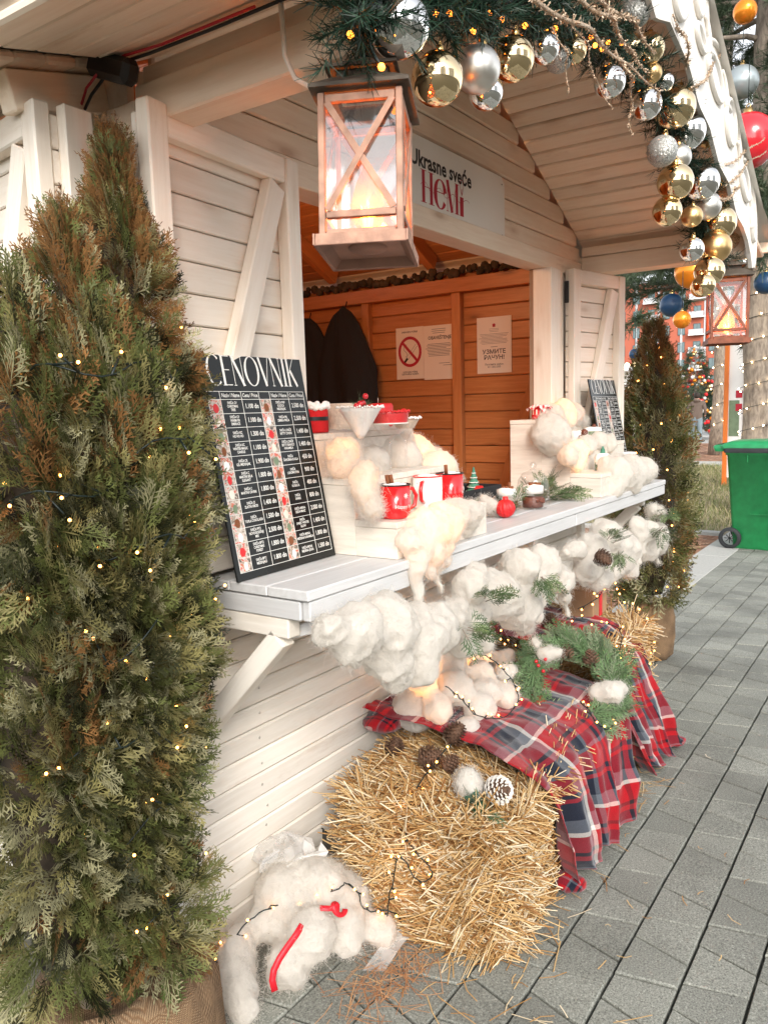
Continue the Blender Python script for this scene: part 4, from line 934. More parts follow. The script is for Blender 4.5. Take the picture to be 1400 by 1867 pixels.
GB = [
 (-0.017, -0.712, 2.102, 0.049, 'sb', 'large shiny silver bauble directly above the copper lantern'),
 (0.109, -0.712, 2.054, 0.044, 'gb', 'shiny gold bauble just right of the copper lantern roof'),
 (0.268, -0.712, 2.121, 0.042, 'sm', 'matte pearl silver bauble between two large shiny gold ones'),
 (0.431, -0.712, 2.193, 0.043, 'gb', 'shiny gold bauble right of the matte pearl one at the top'),
 (0.364, -0.682, 2.112, 0.033, 'sb', 'shiny silver bauble half hidden below the matte pearl one'),
 (0.601, -0.712, 2.271, 0.032, 'sb', 'shiny silver bauble at the top right of the large gold one'),
 (0.759, -0.682, 2.308, 0.031, 'sg', 'silver glitter bauble low between two shiny ones at the top'),
 (0.785, -0.712, 2.327, 0.029, 'gb', 'small shiny gold bauble under the drooping glitter twigs at the top'),
 (1.161, -0.742, 2.549, 0.040, 'sg', 'silver glitter bauble beside the round fretwork medallion at the top edge'),
 (1.226, -0.713, 2.478, 0.034, 'gb', 'shiny gold bauble behind the thick glitter branch, left one of two'),
 (1.311, -0.742, 2.499, 0.038, 'gb', 'shiny gold bauble behind the thick glitter branch, right one of two'),
 (0.964, -0.742, 2.301, 0.035, 'sb', 'shiny silver bauble hanging lowest left of the thick glitter branch'),
 (1.342, -0.742, 2.440, 0.025, 'gm', 'small matte gold bauble above the tip of the thick glitter branch'),
 (1.471, -0.742, 2.455, 0.026, 'sb', 'small shiny silver bauble right of the small matte gold one at the bend'),
 (1.290, -0.742, 2.336, 0.038, 'sb', 'shiny silver bauble at the tip of the thick glitter branch'),
 (1.602, -0.742, 2.414, 0.056, 'gb', 'largest shiny gold bauble at the shoulder of the garland'),
 (1.761, -0.742, 2.379, 0.053, 'sb', 'large shiny silver bauble just below the largest gold one'),
 (2.079, -0.742, 2.443, 0.035, 'gm', 'pale matte gold bauble against the white fretwork'),
 (1.465, -0.742, 2.244, 0.040, 'sg', 'silver glitter bauble at the left side of the hanging garland'),
 (1.661, -0.742, 2.271, 0.035, 'sm', 'matte silver bauble touching the silver glitter one'),
 (1.625, -0.742, 2.184, 0.050, 'gb', 'shiny gold bauble at the left of a gold and silver pair'),
 (1.985, -0.742, 2.257, 0.054, 'sb', 'shiny silver bauble at the right of a gold and silver pair'),
 (2.298, -0.742, 2.335, 0.031, 'gb', 'small shiny gold bauble by the glitter feathers beside the fretwork'),
 (2.428, -0.713, 2.331, 0.039, 'gg', 'gold glitter bauble half hidden behind the small shiny gold one'),
 (2.078, -0.742, 2.190, 0.044, 'sm', 'matte silver bauble above a shiny gold one low on the garland'),
 (1.639, -0.713, 2.096, 0.041, 'gb', 'shiny gold bauble lowest on the left side of the garland'),
 (1.852, -0.742, 2.112, 0.032, 'gm', 'small matte amber bauble in the middle of the lower garland'),
 (2.269, -0.742, 2.160, 0.059, 'gb', 'large shiny gold bauble low on the right side of the garland'),
 (1.862, -0.742, 1.998, 0.036, 'sb', 'shiny silver bauble at the lower end of the garland'),
 (2.232, -0.742, 2.060, 0.052, 'gm', 'large matte gold bauble at the lower end of the garland'),
 (2.681, -0.713, 2.154, 0.037, 'gg', 'gold glitter bauble peeking out beside the large matte gold one'),
 (2.140, -0.742, 1.955, 0.048, 'gb', 'shiny gold bauble just above the far lantern roof'),
 (2.055, -0.742, 1.893, 0.036, 'gb', 'lowest shiny gold bauble left of the far lantern roof'),
]
BM = {'sb': 'silver_shiny', 'gb': 'gold_shiny', 'sm': 'silver_matte', 'gm': 'gold_matte', 'sg': 'silver_glitter', 'gg': 'gold_glitter'}
def bauble(p, r, mat, label, group, cap='gold_trim', n=36):
    t = tag(MB().ball((0, 0, 0), r, n).build('bauble', mat, None, loc=p), label, 'bauble', group)
    t.rotation_euler = (rng.uniform(-0.35, 0.35), rng.uniform(-0.35, 0.35), rng.uniform(0, 6))
    MB().lathe([(0.0005, r * 1.17), (r * 0.17, r * 1.15), (r * 0.18, r * 0.965)], 14, flute=lambda a, z: 1 + 0.05 * math.cos(a * 12)).build('cap', cap, t)
    MB().tube([(r * 0.10 * math.cos(u), 0, r * 1.24 + r * 0.10 * math.sin(u)) for u in np.linspace(0, 6.28, 12)], r * 0.02, 5).build('loop', cap, t)
    return t
for (x, y, z, r, k, lab) in GB: bauble((x, y, z), r * (1.2 if x > 0.9 else 1.1), BM[k], lab, 'baubles on the porch garland')
# glitter twigs stuck into the garland
TW = [([(0.35, 2.254), (0.606, 2.281), (0.871, 2.309), (1.105, 2.313), (1.25, 2.307)], 0.014, 'longest thick glitter branch lying across the top of the garland'),
 ([(0.605, 2.35), (0.768, 2.362), (0.935, 2.356), (1.029, 2.332)], 0.014, 'thick glitter branch just above the longest one'),
 ([(0.729, 2.397), (0.933, 2.415), (1.151, 2.42)], 0.012, 'topmost glitter branch pointing at two gold baubles'),
 ([(0.85, 2.321), (0.916, 2.27), (0.963, 2.216), (0.907, 2.14)], 0.009, 'drooping glitter spike hanging in front of the ceiling boards'),
 ([(0.508, 2.292), (0.606, 2.241), (0.677, 2.21), (0.753, 2.164)], 0.004, 'thin wispy glitter twig left of the drooping spike'),
 ([(0.448, 2.237), (0.478, 2.182), (0.515, 2.128)], 0.003, 'leftmost thin glitter wisp hanging from the garland'),
 ([(1.535, 2.506), (1.421, 2.541), (1.332, 2.582)], 0.010, 'brownish glitter spike standing up beside the medallion'),
 ([(1.588, 2.453), (1.75, 2.553), (1.959, 2.692)], 0.010, 'brownish glitter spike pointing up over the fretwork'),
 ([(2.032, 2.309), (2.315, 2.42), (2.857, 2.622)], 0.008, 'upper of two long glitter feathers crossing the red bauble'),
 ([(2.132, 2.261), (2.374, 2.391), (2.894, 2.575)], 0.008, 'lower of two long glitter feathers crossing the red bauble'),
 ([(2.073, 2.197), (2.182, 2.255), (2.342, 2.31)], 0.008, 'short glitter spike below the two long feathers')]
for k, (pp, r, lab) in enumerate(TW):
    q = np.random.RandomState(50 + k); t = thing('glitter_twig', lab, 'glitter twig', (pp[0][0], -0.8, pp[0][1]), group='glitter twigs in the garland')
    P_ = np.array([(x, -0.80 - 0.02 * (i % 2), z) for i, (x, z) in enumerate(pp)]); seg = len(P_) - 1; u = np.linspace(0, seg, 40); path = np.stack([np.interp(u, range(seg + 1), P_[:, c]) for c in range(3)], 1); path += 0.006 * np.stack([np.sin(u * 5 + c) for c in range(3)], 1)
    n = 40; MB().tube([tuple(p) for p in path], [max(0.0012, r * 0.42 * (1 - 0.85 * i / n)) for i in range(n)], 6).build('stalk', 'twig_glitter', t, world=True)
    m = int(300 * r / 0.012) + 60; i = q.randint(0, n, m); d = unit(q.normal(0, 1, (m, 3)) + 0.7 * unit(path[np.minimum(i + 1, n - 1)] - path[np.maximum(i - 1, 0)])); L = (q.uniform(0.5, 1.2, m) * r * 1.15 * (1 - 0.7 * i / n))[:, None] + 0.002
    w = unit(np.cross(d, q.normal(0, 1, (m, 3)))) * 0.0014; b = path[i]
    V = np.stack([b - w, b + w, b + d * L + w, b + d * L - w], 1).reshape(-1, 3)
    mobj('glitter_scales', npmesh('glitter_scales', V, np.arange(len(V)).reshape(-1, 4)), 'twig_glitter', t, True)['kind'] = 'stuff'
gl = [tuple(np.array(p) + np.array([0, -0.03 * math.sin(i * 2.1), -0.04 + 0.04 * math.cos(i * 3.3)])) for i, p in enumerate([tuple(np.array(GP[j]) * (1 - f) + np.array(GP[j + 1]) * f) for j in range(13) for f in (0, 0.33, 0.66)])]
string_lights('fairy_lights', 'orange fairy lights threaded through the porch garland', gl, 0.10, 0.0065, 'bulb_orange', seed=9, jit=0.03)

# ---- wool: lumps fused by a voxel remesh, roughened, with loose fibres
def wool(name, label, balls, seed, fib=1600, cat='wool', group=None, voxel=0.011, amp=0.010, stretch=(1, 1, 1), parent=None, pname='fleece', soft=13, grow=(1.07, 0.004)):
    m = MB()
    for (x, y, z, r) in balls: m.ball((x, y, z), r * grow[0] + grow[1], 14)
    me = m.mesh('tmp'); o = bpy.data.objects.new('tmp', me); COL.objects.link(o)
    md = o.modifiers.new('r', 'REMESH'); md.mode = 'VOXEL'; md.voxel_size = voxel
    ms = o.modifiers.new('s', 'SMOOTH'); ms.iterations = soft; ms.factor = 0.7
    ev = o.evaluated_get(_dg()); tm = ev.to_mesh()
    nv = len(tm.vertices); V = np.empty(nv * 3, np.float32); tm.vertices.foreach_get('co', V); V = V.reshape(-1, 3)
    N = np.empty(nv * 3, np.float32); tm.vertices.foreach_get('normal', N); N = N.reshape(-1, 3)
    nf = len(tm.polygons); F = np.empty(nf * 4, np.int32); tm.loops.foreach_get('vertex_index', F); F = F.reshape(-1, 4)
    ev.to_mesh_clear(); bpy.data.objects.remove(o); bpy.data.meshes.remove(me)
    V = V + N * (amp * 1.5 * vnoise(V * 9, seed + 4) + amp * fbm(V * 15, seed, 3) - amp * 0.9 * np.abs(vnoise(V * 27, seed + 8)) + amp * 0.30 * fbm(V * 70, seed + 9, 2))[:, None]
    base = np.array([V[:, 0].mean(), V[:, 1].mean(), V[:, 2].min()])
    if parent is None: t = thing(name, label, cat, tuple(base), group=group)
    else: t = parent
    mobj(pname, npmesh(pname, V, F, True), 'wool', t, True)['kind'] = 'stuff'
    fib = int(fib * 4); q = np.random.RandomState(seed); i = q.randint(0, nv, fib); b = V[i] + q.normal(0, voxel * 0.5, (fib, 3)); n = N[i]
    tan = unit(np.cross(n, q.normal(0, 1, (fib, 3)))); d1 = unit(n * q.uniform(0.2, 1.0, (fib, 1)) + tan * q.uniform(0.5, 1.3, (fib, 1))); d2 = unit(d1 + q.normal(0, 0.8, (fib, 3)) - np.array([0, 0, 0.15]))
    L = q.uniform(0.003, 0.0085, (fib, 1)); L[q.rand(fib, 1) < 0.04] *= 2.0; w = unit(np.cross(d1, q.normal(0, 1, (fib, 3)))) * 0.00026
    wisp = q.rand(fib) < 0.006; L[wisp] = q.uniform(0.02, 0.045, (wisp.sum(), 1)); d2[wisp] = unit(d2[wisp] * 0.5 - np.array([[0, 0, 0.8]]))
    p0 = b - n * 0.002; p1 = p0 + d1 * L; p2 = p1 + d2 * L * 0.8
    VV = np.stack([p0 - w, p0 + w, p1 + w, p1 - w, p2 + w * 0.5, p2 - w * 0.5], 1).reshape(-1, 3); VV[:, 2] = np.maximum(VV[:, 2], 0.003); k = np.arange(fib)[:, None] * 6
    mobj('fibres', npmesh('fibres', VV, np.concatenate([k + np.array([[0, 1, 2, 3]]), k + np.array([[3, 2, 4, 5]])])), 'wool', t, True)['kind'] = 'stuff'
    return t
WG = 'white wool clumps hung along the counter front'
W_f1 = [(0.05, -0.47, 0.981, 0.049), (0.137, -0.47, 0.946, 0.067), (0.267, -0.47, 0.933, 0.08), (0.4, -0.47, 0.879, 0.076), (0.495, -0.47, 0.883, 0.057), (0.264, -0.47, 0.867, 0.062), (0.292, -0.47, 0.815, 0.037), (0.385, -0.47, 0.826, 0.058), (0.105, -0.47, 0.924, 0.042)]
W_f2 = [(0.57, -0.46, 0.886, 0.062), (0.684, -0.46, 0.851, 0.065), (0.744, -0.46, 0.877, 0.057), (0.644, -0.46, 0.814, 0.055), (0.759, -0.46, 0.785, 0.035), (0.616, -0.46, 0.914, 0.045)]
W_f3 = [(0.729, -0.45, 0.945, 0.062), (0.868, -0.46, 0.908, 0.085), (0.994, -0.46, 0.839, 0.079), (1.075, -0.46, 0.752, 0.05), (1.144, -0.46, 0.685, 0.027), (0.80, -0.43, 0.98, 0.04)]
W_f4 = [(1.023, -0.46, 0.955, 0.076), (1.218, -0.46, 0.93, 0.077), (1.362, -0.46, 0.852, 0.061), (1.393, -0.46, 0.771, 0.035), (1.42, -0.46, 0.717, 0.02), (1.15, -0.46, 0.878, 0.054), (1.172, -0.46, 0.815, 0.03), (1.18, -0.46, 0.76, 0.02)]
W_f5 = [(1.492, -0.46, 0.945, 0.052), (1.663, -0.46, 0.901, 0.083), (1.606, -0.46, 0.831, 0.054), (1.708, -0.46, 0.78, 0.042), (1.836, -0.46, 0.74, 0.022), (1.45, -0.45, 0.93, 0.045), (1.77, -0.46, 0.79, 0.04)]
W_f6 = [(1.818, -0.46, 0.93, 0.082), (2.039, -0.46, 0.864, 0.083), (1.955, -0.46, 0.801, 0.068), (2.101, -0.46, 0.764, 0.052), (1.888, -0.46, 0.768, 0.04), (1.93, -0.45, 0.90, 0.08)]
W_f7 = [(2.249, -0.46, 0.905, 0.068), (2.48, -0.46, 0.852, 0.071), (2.405, -0.46, 0.782, 0.055), (2.216, -0.46, 0.768, 0.026), (2.561, -0.46, 0.704, 0.024), (2.253, -0.46, 0.836, 0.05), (2.36, -0.46, 0.88, 0.07), (2.52, -0.46, 0.78, 0.045)]
W_f8 = [(2.619, -0.44, 0.935, 0.05), (2.53, -0.44, 0.945, 0.048)]
for k, (bl, lab) in enumerate(((W_f1, 'largest white wool clump at the near corner of the counter front'), (W_f2, 'white wool clump second from the near corner under the counter edge'), (W_f3, 'white wool clump with a pointed tail, third from the near counter corner'), (W_f4, 'white wool clump with two dangling tails, fourth along the counter front'),
        (W_f5, 'white wool clump beside the snowy pine cone, fifth along the counter front'), (W_f6, 'rounded white wool clump sixth along the counter front'), (W_f7, 'white wool clump with thin legs near the far counter end'), (W_f8, 'small white wool tuft at the far end of the counter front'))):
    wool('wool_clump', lab, [(x, y + 0.016, z - (0.012 if k else 0), r * (0.96 if k == 0 else 0.87)) for x, y, z, r in bl], 60 + k, 3200 if k < 3 else 1800, group=WG, voxel=0.010 if k < 4 else 0.013, amp=0.012)
wd = [(0.50, -0.395, 1.12, 0.05), (0.525, -0.40, 1.155, 0.05), (0.53, -0.405, 1.09, 0.045), (0.75, -0.38, 1.16, 0.05), (0.64, -0.40, 1.15, 0.055), (0.462, -0.40, 1.13, 0.036), (0.557, -0.405, 1.145, 0.058), (0.691, -0.395, 1.155, 0.052), (0.795, -0.39, 1.155, 0.045), (0.80, -0.375, 1.115, 0.04), (0.486, -0.405, 1.09, 0.034), (0.563, -0.405, 1.065, 0.03), (0.599, -0.40, 1.10, 0.036), (0.64, -0.38, 1.13, 0.05)]
wdr = [(x0 + dx * k / 9 + 0.004 * math.sin(k * 1.3 + x0 * 40), -0.413 - 0.006 * math.sin(k * 0.9), 1.085 - dz * k / 9, r0 * (1 - 0.5 * k / 9)) for x0, dx, dz, r0 in ((0.475, -0.008, 0.125, 0.016), (0.52, 0.012, 0.075, 0.018), (0.565, 0.014, 0.13, 0.017), (0.60, 0.01, 0.06, 0.016)) for k in range(10)]
glow1 = wool('wool_clump', 'glowing wool draped from the near display steps over the counter edge', [(x, y, z - 0.016, r * 0.9) for x, y, z, r in wd] + wdr, 81, 2600, group='wool on the display steps', voxel=0.007, amp=0.009, soft=7)
puff1 = wool('wool_clump', 'wool puff on the middle near step beside the price board', [(0.448, -0.195, 1.318, 0.038), (0.478, -0.19, 1.335, 0.034), (0.44, -0.18, 1.35, 0.028), (0.44, -0.19, 1.30, 0.028)], 82, 1800, group='wool on the display steps')
puff2 = wool('wool_clump', 'wool puff tumbling down left of the front red mug', [(0.412, -0.30, 1.28, 0.036), (0.40, -0.315, 1.245, 0.033), (0.412, -0.32, 1.205, 0.034), (0.44, -0.275, 1.29, 0.03), (0.39, -0.30, 1.265, 0.024)], 83, 2200, group='wool on the display steps')
glow2 = wool('wool_clump', 'glowing wool bank behind the stemmed glasses on the near steps', [(0.70, -0.03, 1.36, 0.07), (0.80, -0.05, 1.36, 0.07), (0.90, -0.06, 1.345, 0.07), (1.0, -0.08, 1.315, 0.06), (1.09, -0.1, 1.275, 0.052), (1.18, -0.1, 1.24, 0.042), (0.60, -0.07, 1.335, 0.06), (0.70, -0.12, 1.30, 0.05), (0.85, -0.13, 1.30, 0.055), (0.98, -0.17, 1.24, 0.06), (1.25, -0.1, 1.20, 0.03)], 84, 2400, group='wool on the display steps')
wool('wool_ball', 'round wool ball on the left edge of the far display steps', [(1.955, -0.16, 1.328, 0.078)], 85, 1500, group='wool on the far display steps')
glow3 = wool('wool_clump', 'glowing wool along the top of the far display steps', [(2.14, -0.09, 1.40, 0.055), (2.25, -0.09, 1.405, 0.06), (2.37, -0.09, 1.395, 0.058), (2.46, -0.1, 1.36, 0.05), (2.05, -0.1, 1.39, 0.04)], 86, 1300, group='wool on the far display steps', voxel=0.013)
glow4 = wool('wool_clump', 'glowing wool lying on the middle of the far display steps', [(1.90, -0.26, 1.235, 0.05), (1.995, -0.26, 1.249, 0.052), (2.145, -0.25, 1.275, 0.045), (2.30, -0.24, 1.28, 0.045), (2.44, -0.24, 1.27, 0.042), (1.97, -0.265, 1.20, 0.04)], 87, 1300, group='wool on the far display steps', voxel=0.013)
glow5 = wool('wool_clump', 'large glowing wool heap at the front of the far display steps', [(2.141, -0.365, 1.145, 0.078), (2.37, -0.365, 1.135, 0.08), (2.57, -0.36, 1.12, 0.07), (2.10, -0.37, 1.10, 0.055), (2.33, -0.37, 1.10, 0.065), (2.68, -0.35, 1.10, 0.045), (2.118, -0.34, 1.20, 0.04), (2.25, -0.365, 1.13, 0.075), (2.47, -0.365, 1.12, 0.07)], 88, 2000, group='wool on the far display steps', voxel=0.013)
pile = [(x, y, z, r * 0.86) for x, y, z, r in ((0.90, -0.17, 0.635, 0.06), (1.05, -0.16, 0.61, 0.066), (1.25, -0.18, 0.585, 0.066), (0.82, -0.2, 0.60, 0.06), (0.93, -0.26, 0.55, 0.07), (1.08, -0.27, 0.545, 0.072), (1.27, -0.28, 0.485, 0.06), (1.36, -0.34, 0.41, 0.05), (0.82, -0.26, 0.52, 0.06), (0.95, -0.34, 0.485, 0.062), (1.1, -0.36, 0.48, 0.068), (0.85, -0.35, 0.45, 0.048), (1.17, -0.22, 0.60, 0.066), (0.99, -0.21, 0.60, 0.07), (1.2, -0.31, 0.53, 0.06), (1.02, -0.32, 0.52, 0.06), (1.32, -0.24, 0.53, 0.055))] + [(1.0, -0.15, 0.48, 0.10), (1.2, -0.16, 0.47, 0.09), (0.86, -0.15, 0.48, 0.08)]
glow6 = wool('wool_pile', 'glowing wool pile with fairy lights on the straw below the counter', pile, 89, 4200, cat='wool', amp=0.010, soft=3, grow=(1.0, 0.0))
glow6['category'] = 'wool'
gwb = [(0.236, -0.103, 0.165, 0.086), (0.306, -0.176, 0.165, 0.078), (0.369, -0.231, 0.12, 0.061), (0.191, -0.238, 0.11, 0.071), (0.121, -0.221, 0.06, 0.061), (0.3, -0.274, 0.085, 0.053), (0.277, -0.291, 0.055, 0.043), (0.375, -0.328, 0.05, 0.051), (0.142, -0.091, 0.11, 0.055), (0.221, -0.149, 0.10, 0.08), (0.30, -0.2, 0.07, 0.07)]
gwl = [(0.098, -0.086, 0.1, 0.037), (0.065, -0.105, 0.085, 0.046), (0.031, -0.139, 0.068, 0.047), (0.001, -0.171, 0.052, 0.045), (-0.026, -0.206, 0.042, 0.037)]
sheep = wool('wool_figure', 'slumped wool figure with red ribbon on the ground by the straw bale', gwb, 90, 5200, cat='wool figure', amp=0.011, soft=5, grow=(0.98, 0.0))
wool('', '', gwl, 91, 1400, parent=sheep, pname='wool_arm', amp=0.007)
# red ribbons
def ribbon(pts, w, name, parent=None, mat='red_ribbon', nrm=(0, 0, 1)):
    P_ = [Vector(p) for p in pts]; n = Vector(nrm); vs = []
    for i, p in enumerate(P_):
        t = (P_[min(i + 1, len(P_) - 1)] - P_[max(i - 1, 0)]).normalized(); s = t.cross(n).normalized() * w / 2
        vs += [p - s, p + s]
    m = MB().add(vs, [(2 * i, 2 * i + 1, 2 * i + 3, 2 * i + 2) for i in range(len(P_) - 1)], True)
    o = m.build(name, mat, parent, world=True)
    sd = o.modifiers.new('s', 'SOLIDIFY'); sd.thickness = 0.0012
    return o
ribbon([(0.045, -0.248, 0.055), (0.046, -0.240, 0.080), (0.055, -0.238, 0.100), (0.075, -0.240, 0.120), (0.10, -0.245, 0.138), (0.128, -0.25, 0.155), (0.15, -0.252, 0.17)], 0.016, 'ribbon', sheep, nrm=(-0.6, -0.7, 0.4))
lp = [(0.243 + 0.013 * math.cos(u) + 0.004 * u, -0.285 + 0.010 * math.sin(u), 0.165 + 0.014 * math.sin(u)) for u in np.linspace(0, 5.6, 16)]
ribbon([(0.21, -0.262, 0.185)] + lp, 0.014, 'ribbon_loop', sheep, nrm=(-0.5, -0.3, 0.8))
t = thing('plastic_bag', 'crumpled white plastic bag behind the slumped wool figure', 'plastic bag', (0.40, -0.05, 0.2))
bg_ = MB().ball((0, 0, 0), 0.07, 18, 0.55); P_ = np.array(bg_.v); P_ *= (1 + 0.5 * fbm(P_ * 26, 3, 3))[:, None]; bg_.v = [tuple(p) for p in P_]; bg_.sm = [False] * len(bg_.f)
bg_.build('film', 'film', t, loc=(-0.09, -0.01, 0.03)); 
bt = MB().add([(0.24, -0.12, 0.235), (0.27, -0.14, 0.262), (0.30, -0.13, 0.255), (0.285, -0.12, 0.24), (0.33, -0.16, 0.25), (0.355, -0.15, 0.262), (0.375, -0.16, 0.225), (0.335, -0.17, 0.215)], [(0, 1, 2, 3), (3, 4, 5, 6), (3, 6, 7, 0)]); bt.build('knot', 'plastic_film', t, world=True)
t = thing('plastic_strip', 'folded clear plastic strip lying in front of the straw bale', 'plastic strip', (0.33, -0.36, 0.0))
MB().add([(0.27, -0.345, 0.005), (0.30, -0.395, 0.004), (0.36, -0.395, 0.022), (0.35, -0.35, 0.03), (0.42, -0.385, 0.018), (0.43, -0.36, 0.035), (0.45, -0.40, 0.004)], [(0, 1, 2, 3), (3, 2, 4, 5), (5, 4, 6)]).build('film', 'film', t, world=True)

# ---- straw bales
def bale(name, label, x0, x1, y0, y1, z1, n, seed, group='straw bales in front of the stall'):
    t = thing(name, label, 'straw bale', ((x0 + x1) / 2, (y0 + y1) / 2, 0), group=group)
    q = np.random.RandomState(seed); cx, cy, cz = (x0 + x1) / 2, (y0 + y1) / 2, z1 / 2; hx, hy, hz = (x1 - x0) / 2, (y1 - y0) / 2, z1 / 2
    core = MB().box((0, 0, 0), (2 * hx - 0.11, 2 * hy - 0.17, 2 * hz - 0.04), 0.10); core.build('packed_straw', 'shaded_straw_core', t, loc=(0.01, -0.03, hz))
    ar = np.array([4 * hy * hz * 1.6, 4 * hx * hz, 4 * hx * hy]); fa = q.choice(3, n, p=ar / ar.sum()); u, v = q.uniform(-1, 1, (2, n))
    pos = np.zeros((n, 3)); nor = np.zeros((n, 3)); ta = np.zeros((n, 3)); tb = np.zeros((n, 3))
    sgn = np.where(q.rand(n) < 0.5, -1, 1)
    for k in range(3):
        m = fa == k
        if k == 0: s = -np.ones(m.sum()); s[q.rand(m.sum()) < 0.3] = 1; pos[m] = np.stack([s * hx, u[m] * hy, v[m] * hz], 1); nor[m, 0] = s; ta[m] = (0, 1, 0); tb[m] = (0, 0, 1)
        if k == 1: s = -np.ones(m.sum()); pos[m] = np.stack([u[m] * hx, s * hy, v[m] * hz], 1); nor[m, 1] = s; ta[m] = (1, 0, 0); tb[m] = (0, 0, 1)
        if k == 2: pos[m] = np.stack([u[m] * hx, v[m] * hy, np.full(m.sum(), hz)], 1); nor[m, 2] = 1; ta[m] = (0, 1, 0); tb[m] = (1, 0, 0)
    # rounded, uneven body
    cr = 0.035; e = np.stack([hx - np.abs(pos[:, 0]), hy - np.abs(pos[:, 1]), hz - np.abs(pos[:, 2])], 1); e[:, 2] = np.where(pos[:, 2] < 0, 1, e[:, 2]); e = np.where(np.abs(nor) > 0.5, 9, e); ed = e.min(1)
    pos -= nor * (np.clip(cr - ed, 0, cr) ** 2 / cr * 0.8)[:, None]; pos += nor * (0.013 * fbm(pos * 7, seed, 3))[:, None]
    eh = np.where(fa == 0, hy - np.abs(pos[:, 1]), np.where(fa == 1, hx - np.abs(pos[:, 0]), 9)); pos -= nor * (np.clip(0.13 - eh, 0, 0.13) ** 2 / 0.13 * 0.75)[:, None]
    tp = fa == 2; ax_ = np.minimum(hx - np.abs(pos[:, 0]), 0.12); ay_ = np.minimum(hy - np.abs(pos[:, 1]), 0.12); keep = ~(tp & (np.hypot(0.12 - ax_, 0.12 - ay_) > 0.125)); pos[~keep, :2] *= 0.85
    a = q.normal(0.1, 0.75, n) + 0.5 * vnoise(pos * 5, seed + 2); d = ta * np.cos(a)[:, None] + tb * np.sin(a)[:, None] + nor * np.abs(q.normal(0, 0.20, n))[:, None]
    stray = q.rand(n) < 0.05; d[stray] += nor[stray] * q.uniform(0.3, 1.4, (stray.sum(), 1)); d = unit(d)
    L = q.uniform(0.06, 0.25, n); L[stray] *= 0.7; w = q.uniform(0.0011, 0.0026, n)
    s1 = unit(np.cross(d, nor + 0.01)); s2 = np.cross(d, s1); c = pos + nor * q.uniform(-0.022, 0.010, (n, 1))
    b0 = c - d * (L / 2)[:, None]; b1 = c + d * (L / 2)[:, None]; b0[stray] = c[stray]
    S1 = s1 * w[:, None]; S2 = s2 * (w * 0.8)[:, None]
    V = np.stack([b0 + S1, b0 + S2, b0 - S1, b0 - S2, b1 + S1, b1 + S2, b1 - S1, b1 - S2], 1) + np.array([0, 0, hz]); V[..., 2] = np.maximum(V[..., 2], 0.002)
    k = np.arange(n)[:, None] * 8; F = np.concatenate([k + np.array([[0, 1, 5, 4]]), k + np.array([[1, 2, 6, 5]]), k + np.array([[2, 3, 7, 6]]), k + np.array([[3, 0, 4, 7]])])
    mobj('straw', npmesh('straw', V.reshape(-1, 3), F), 'straw', t)['kind'] = 'stuff'
    return t
b1 = bale('straw_bale', 'nearest straw bale, mostly bare, with pine cones on top', 0.44, 1.24, -0.61, -0.12, 0.375, 12500, 3)
b1.rotation_euler[2] = R(7); b1.location.y += 0.0
b2 = bale('straw_bale', 'farther straw bale half hidden under the second plaid blanket', 1.62, 2.24, -0.50, -0.08, 0.50, 8000, 4)
litter('loose_straw', 'straw', 80, (0, 0), (0, 0), (0.03, 0.14), 0.0014, 0.0, 'loose straw scattered on the paving in front of the near bale', 'straw', 12, dens=(0.62, -0.62, 0.22, 0.14))
litter('loose_straw', 'straw', 260, (0, 0), (0, 0), (0.03, 0.12), 0.0014, 0.0, 'loose straw lying in the gap between the two plaid blankets', 'straw', 14, dens=(1.55, -0.56, 0.16, 0.07))
litter('pine_needles', 'pine_litter', 170, (0, 0), (0, 0), (0.05, 0.13), 0.0009, 0.0, 'brown pine needles on the paving beside the slumped wool figure', 'pine needles', 13, dens=(0.30, -0.42, 0.11, 0.05))
litter('stray_straw', 'straw', 46, (0.3, 2.2), (-1.5, -0.62), (0.01, 0.05), 0.0014, 0.0, 'single bits of straw strewn over the open paving', 'straw', 15)

